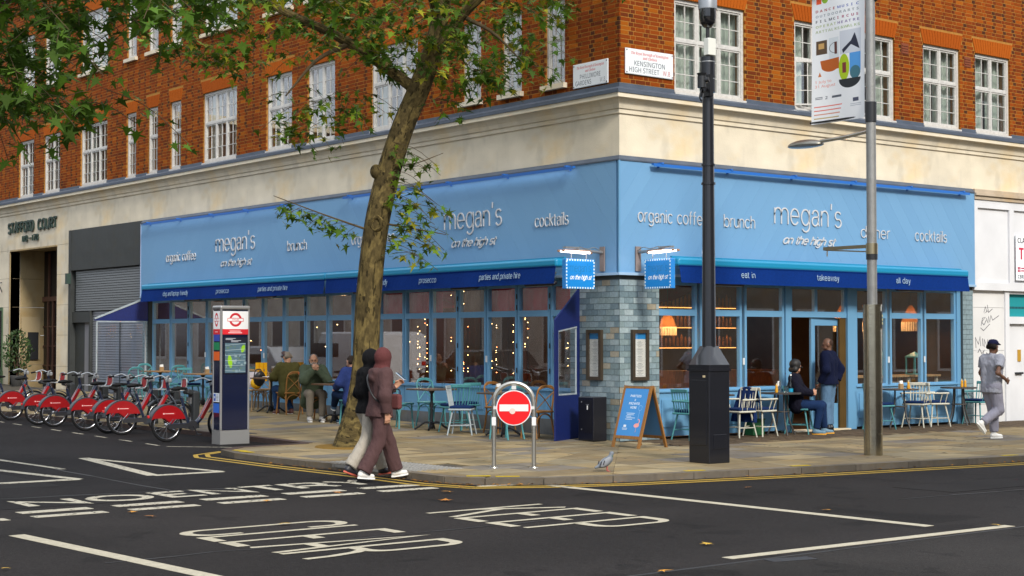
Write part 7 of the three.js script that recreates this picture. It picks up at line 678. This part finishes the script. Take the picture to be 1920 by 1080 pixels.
  plane('dark leafy plane tree bough hanging over the hire bikes', [-13.6, RD + .08, 3.6], [[[0, -.1, .3], [0, .6, .24], [.1, 2.5, .21], [.3, 4.2, .19], [.5, 6.0, .15], [.6, 8, .09]], [[.35, 4.6, .1], [1.4, 5.6, .08], [2.6, 6.2, .05, .2], [4.0, 6.5, .02, .3]], [[.4, 5.2, .08], [-1, 6.4, .06], [-2.6, 7.4, .03]], [[.5, 5.6, .08], [.9, 6.8, .06, -1.2], [1.5, 7.8, .03, -2.6]]], sp2, 'street plane trees', [leafCols[0], leafCols[1], leafCols[2], leafCols[4]]); }
// far kerb of the side street, so that the second tree stands on a pavement
{ const c = slabGeo([[-60, -60], [-12.9, -60], [-12.9, 4.4], [-13.4, 5.0], [-60, 5.4]], 0, .3); const o = new THREE.Mesh(c, slabGrey[0]); o.name = 'far_pavement'; struct(o); scene.add(o); const c2 = slabGeo([[-60, 17.2], [60, 17.2], [60, 60], [-60, 60]], 0, .3); const o2 = new THREE.Mesh(c2, slabGrey[1]); o2.name = 'near_pavement'; struct(o2); scene.add(o2); }
// ---------- fallen leaves ----------
{ const lm = [[.55, .24, .01], [.42, .15, .01], [.5, .3, .02]].map(c => mat(c, .7, { side: THREE.DoubleSide })); [[-10.88, 4.67], [-10.87, 5.11], [-10.19, 6.47], [-9.27, 4.5], [-8.09, 4.19], [-13.36, 7.79], [-9.49, 11.02], [-7.67, 5.67], [-4.83, 10.82], [-5.09, 8.87], [-6.59, 4.44], [-8.06, 10.14], [-7.0, 4.85], [-3.9, 6.6]].forEach(([x, z], i) => { const o = new THREE.Mesh(leafGeo, lm[i % 3]); o.name = numbered('fallen_leaf'); o.position.set(x, RD + .018, z); o.rotation.set(-1.45, i * 1.7, 0, 'YXZ'); o.scale.setScalar(.42 + .3 * ((i * 7) % 5) / 5); o.userData = { label: 'fallen yellow plane leaf lying on the asphalt', category: 'leaf', group: 'fallen leaves on the road' }; scene.add(o); });
  const n = 240, im = new THREE.InstancedMesh(leafGeo, mat([1, 1, 1], .8, { side: THREE.DoubleSide }), n), c = new THREE.Color(); for (let i = 0; i < n; i++) { const k = Math.min(KERB.length - 2, Math.floor(rr(0, 12))), t = rnd(), a = KERB[k], b = KERB[k + 1]; const x = a[0] + (b[0] - a[0]) * t, z = a[1] + (b[1] - a[1]) * t; const l = Math.hypot(b[0] - a[0], b[1] - a[1]), nx = (b[1] - a[1]) / l, nz = -(b[0] - a[0]) / l, off = rr(.05, .14); im.setMatrixAt(i, _m.compose(V(x + nx * off, RD + .012, z + nz * off), _q.setFromEuler(_e.set(-1.45 + rr(-.3, .3), rnd() * 6.28, 0, 'YXZ')), V(1, 1, 1).multiplyScalar(rr(.12, .34)))); const q = rr(.5, 1.1); c.setRGB(.32 * q, .14 * q, .02 * q); im.setColorAt(i, c); } im.name = 'gutter_litter'; im.userData = { kind: 'stuff', label: 'brown leaf litter along the kerb', category: 'leaf litter' }; scene.add(im); }
// ---------- buildings across both streets (mirrored in the glass) ----------
function block(name, label, x0, x1, z0, z1, H, faceAxis, wallM, bayW, rows) { const g = thing(name, label, 'building'); new B().b2(x0, x1, 0, H, z0, z1).mesh('wall', wallM, g); new B().b2(x0 - .3, x1 + .3, H, H + .4, z0 - .3, z1 + .3).mesh('parapet', M.stone, g); const dk = mat([.02, .025, .03], .1); const a0 = faceAxis === 'x' ? z0 : x0, a1 = faceAxis === 'x' ? z1 : x1; for (const [y0, y1] of rows) for (let a = a0 + bayW * .5; a < a1 - bayW * .4; a += bayW) { const f = new B(), p = new B(), w = bayW * .24; if (faceAxis === 'x') { f.b2(x1, x1 + .06, y0 - .12, y1 + .12, a - w - .12, a + w + .12); p.b2(x1 + .05, x1 + .07, y0, y1, a - w, a + w); } else { f.b2(a - w - .12, a + w + .12, y0 - .12, y1 + .12, z0 - .06, z0); p.b2(a - w, a + w, y0, y1, z0 - .07, z0 - .05); } const fm = f.mesh('window', M.winWhite, g); p.mesh('pane', dk, fm); } return g; }
block('terrace_building', 'white stucco terrace across the side street', -34, -17.2, -60, -3, 9.6, 'x', mat([.60, .57, .51], .8, { map: rep(T.mottle, 2) }), 2.4, [[.9, 2.6], [4.0, 5.8], [6.8, 8.4]]);
block('terrace_building', 'brown brick terrace further up the side street', -40, -17.2, -130, -61, 14, 'x', mat([.15, .08, .045], .9, { map: rep(T.fine, .6) }), 2.6, [[.9, 2.6], [4.0, 5.8], [7.2, 9], [10.4, 12]]);
block('parade_building', 'tall stone fronted parade across the high street', -6, 62, 25.5, 38, 15, 'z', mat([.26, .22, .17], .9, { map: rep(T.stone, 3) }), 3.2, [[.4, 2.9], [4.6, 6.6], [8.0, 9.8], [11.2, 13]]);
// vehicles parked across the side street, mirrored in the cafe glass
function car(label, cat, pos, ry, m, prof, L, W, H) { const g = thing('parked_' + cat, label, cat, 'vehicles parked across the side street', pos, ry); const b = new B(); b.ext(prof.map(p => [p[0] * L, p[1] * H]), W - .16, 0, 0, -W / 2 + .08, 0, 0, 0, null, .07); b.mesh('body', m, g); const gl = mat([.01, .012, .015], .06); const w = new B(); const top = prof.filter(p => p[1] > .6); for (const z of [-W / 2 - .004, W / 2 - .006]) w.box(L * .42, H * .24, .01, L * (cat === 'van' ? .72 : .5), H * .72, z); w.mesh('side_window', gl, g); for (const x of [.18, .8]) for (const z of [-W / 2 + .08, W / 2 - .08]) { const wh = part('wheel', g, [x * L, .32, z]); new B().put(new THREE.TorusGeometry(.25, .075, 10, 24)).mesh('tyre', M.rubber, wh); new B().cyl(.2, .2, .1, 0, 0, 0, 18, 1.5708).mesh('rim', M.chrome, wh); } const tl = new B(); for (const z of [-W / 2 + .15, W / 2 - .15]) tl.box(.04, .14, .16, -.075, H * .5, z); tl.mesh('tail_lamp', mat([.5, .01, .01], .2), g); return g; }
{ const pv = [[0, .2], [0, .95], [.06, 1], [.74, 1], [.84, .66], [.98, .55], [1, .2]], pc = [[0, .28], [.01, .6], [.14, .66], [.26, .97], [.32, 1], [.62, 1], [.78, .64], [.97, .56], [1, .28]]; car('white van parked across the side street', 'van', [-11.9, RD, -24.5], PX, mat([.75, .76, .78], .25, { clearcoat: 1 }), pv, 4.9, 1.95, 2.0); car('black saloon car parked across the side street', 'car', [-11.9, RD, -17.6], PX, mat([.012, .013, .016], .2, { clearcoat: 1 }), pc, 4.4, 1.8, 1.42); car('silver hatchback parked across the side street', 'car', [-11.9, RD, -31], PX, mat([.45, .46, .48], .25, { metalness: .5, clearcoat: 1 }), pc, 4.1, 1.75, 1.5); }

scene.traverse(o => { if (o.isMesh) { o.castShadow = true; o.receiveShadow = true; } });
renderer.render(scene, camera);
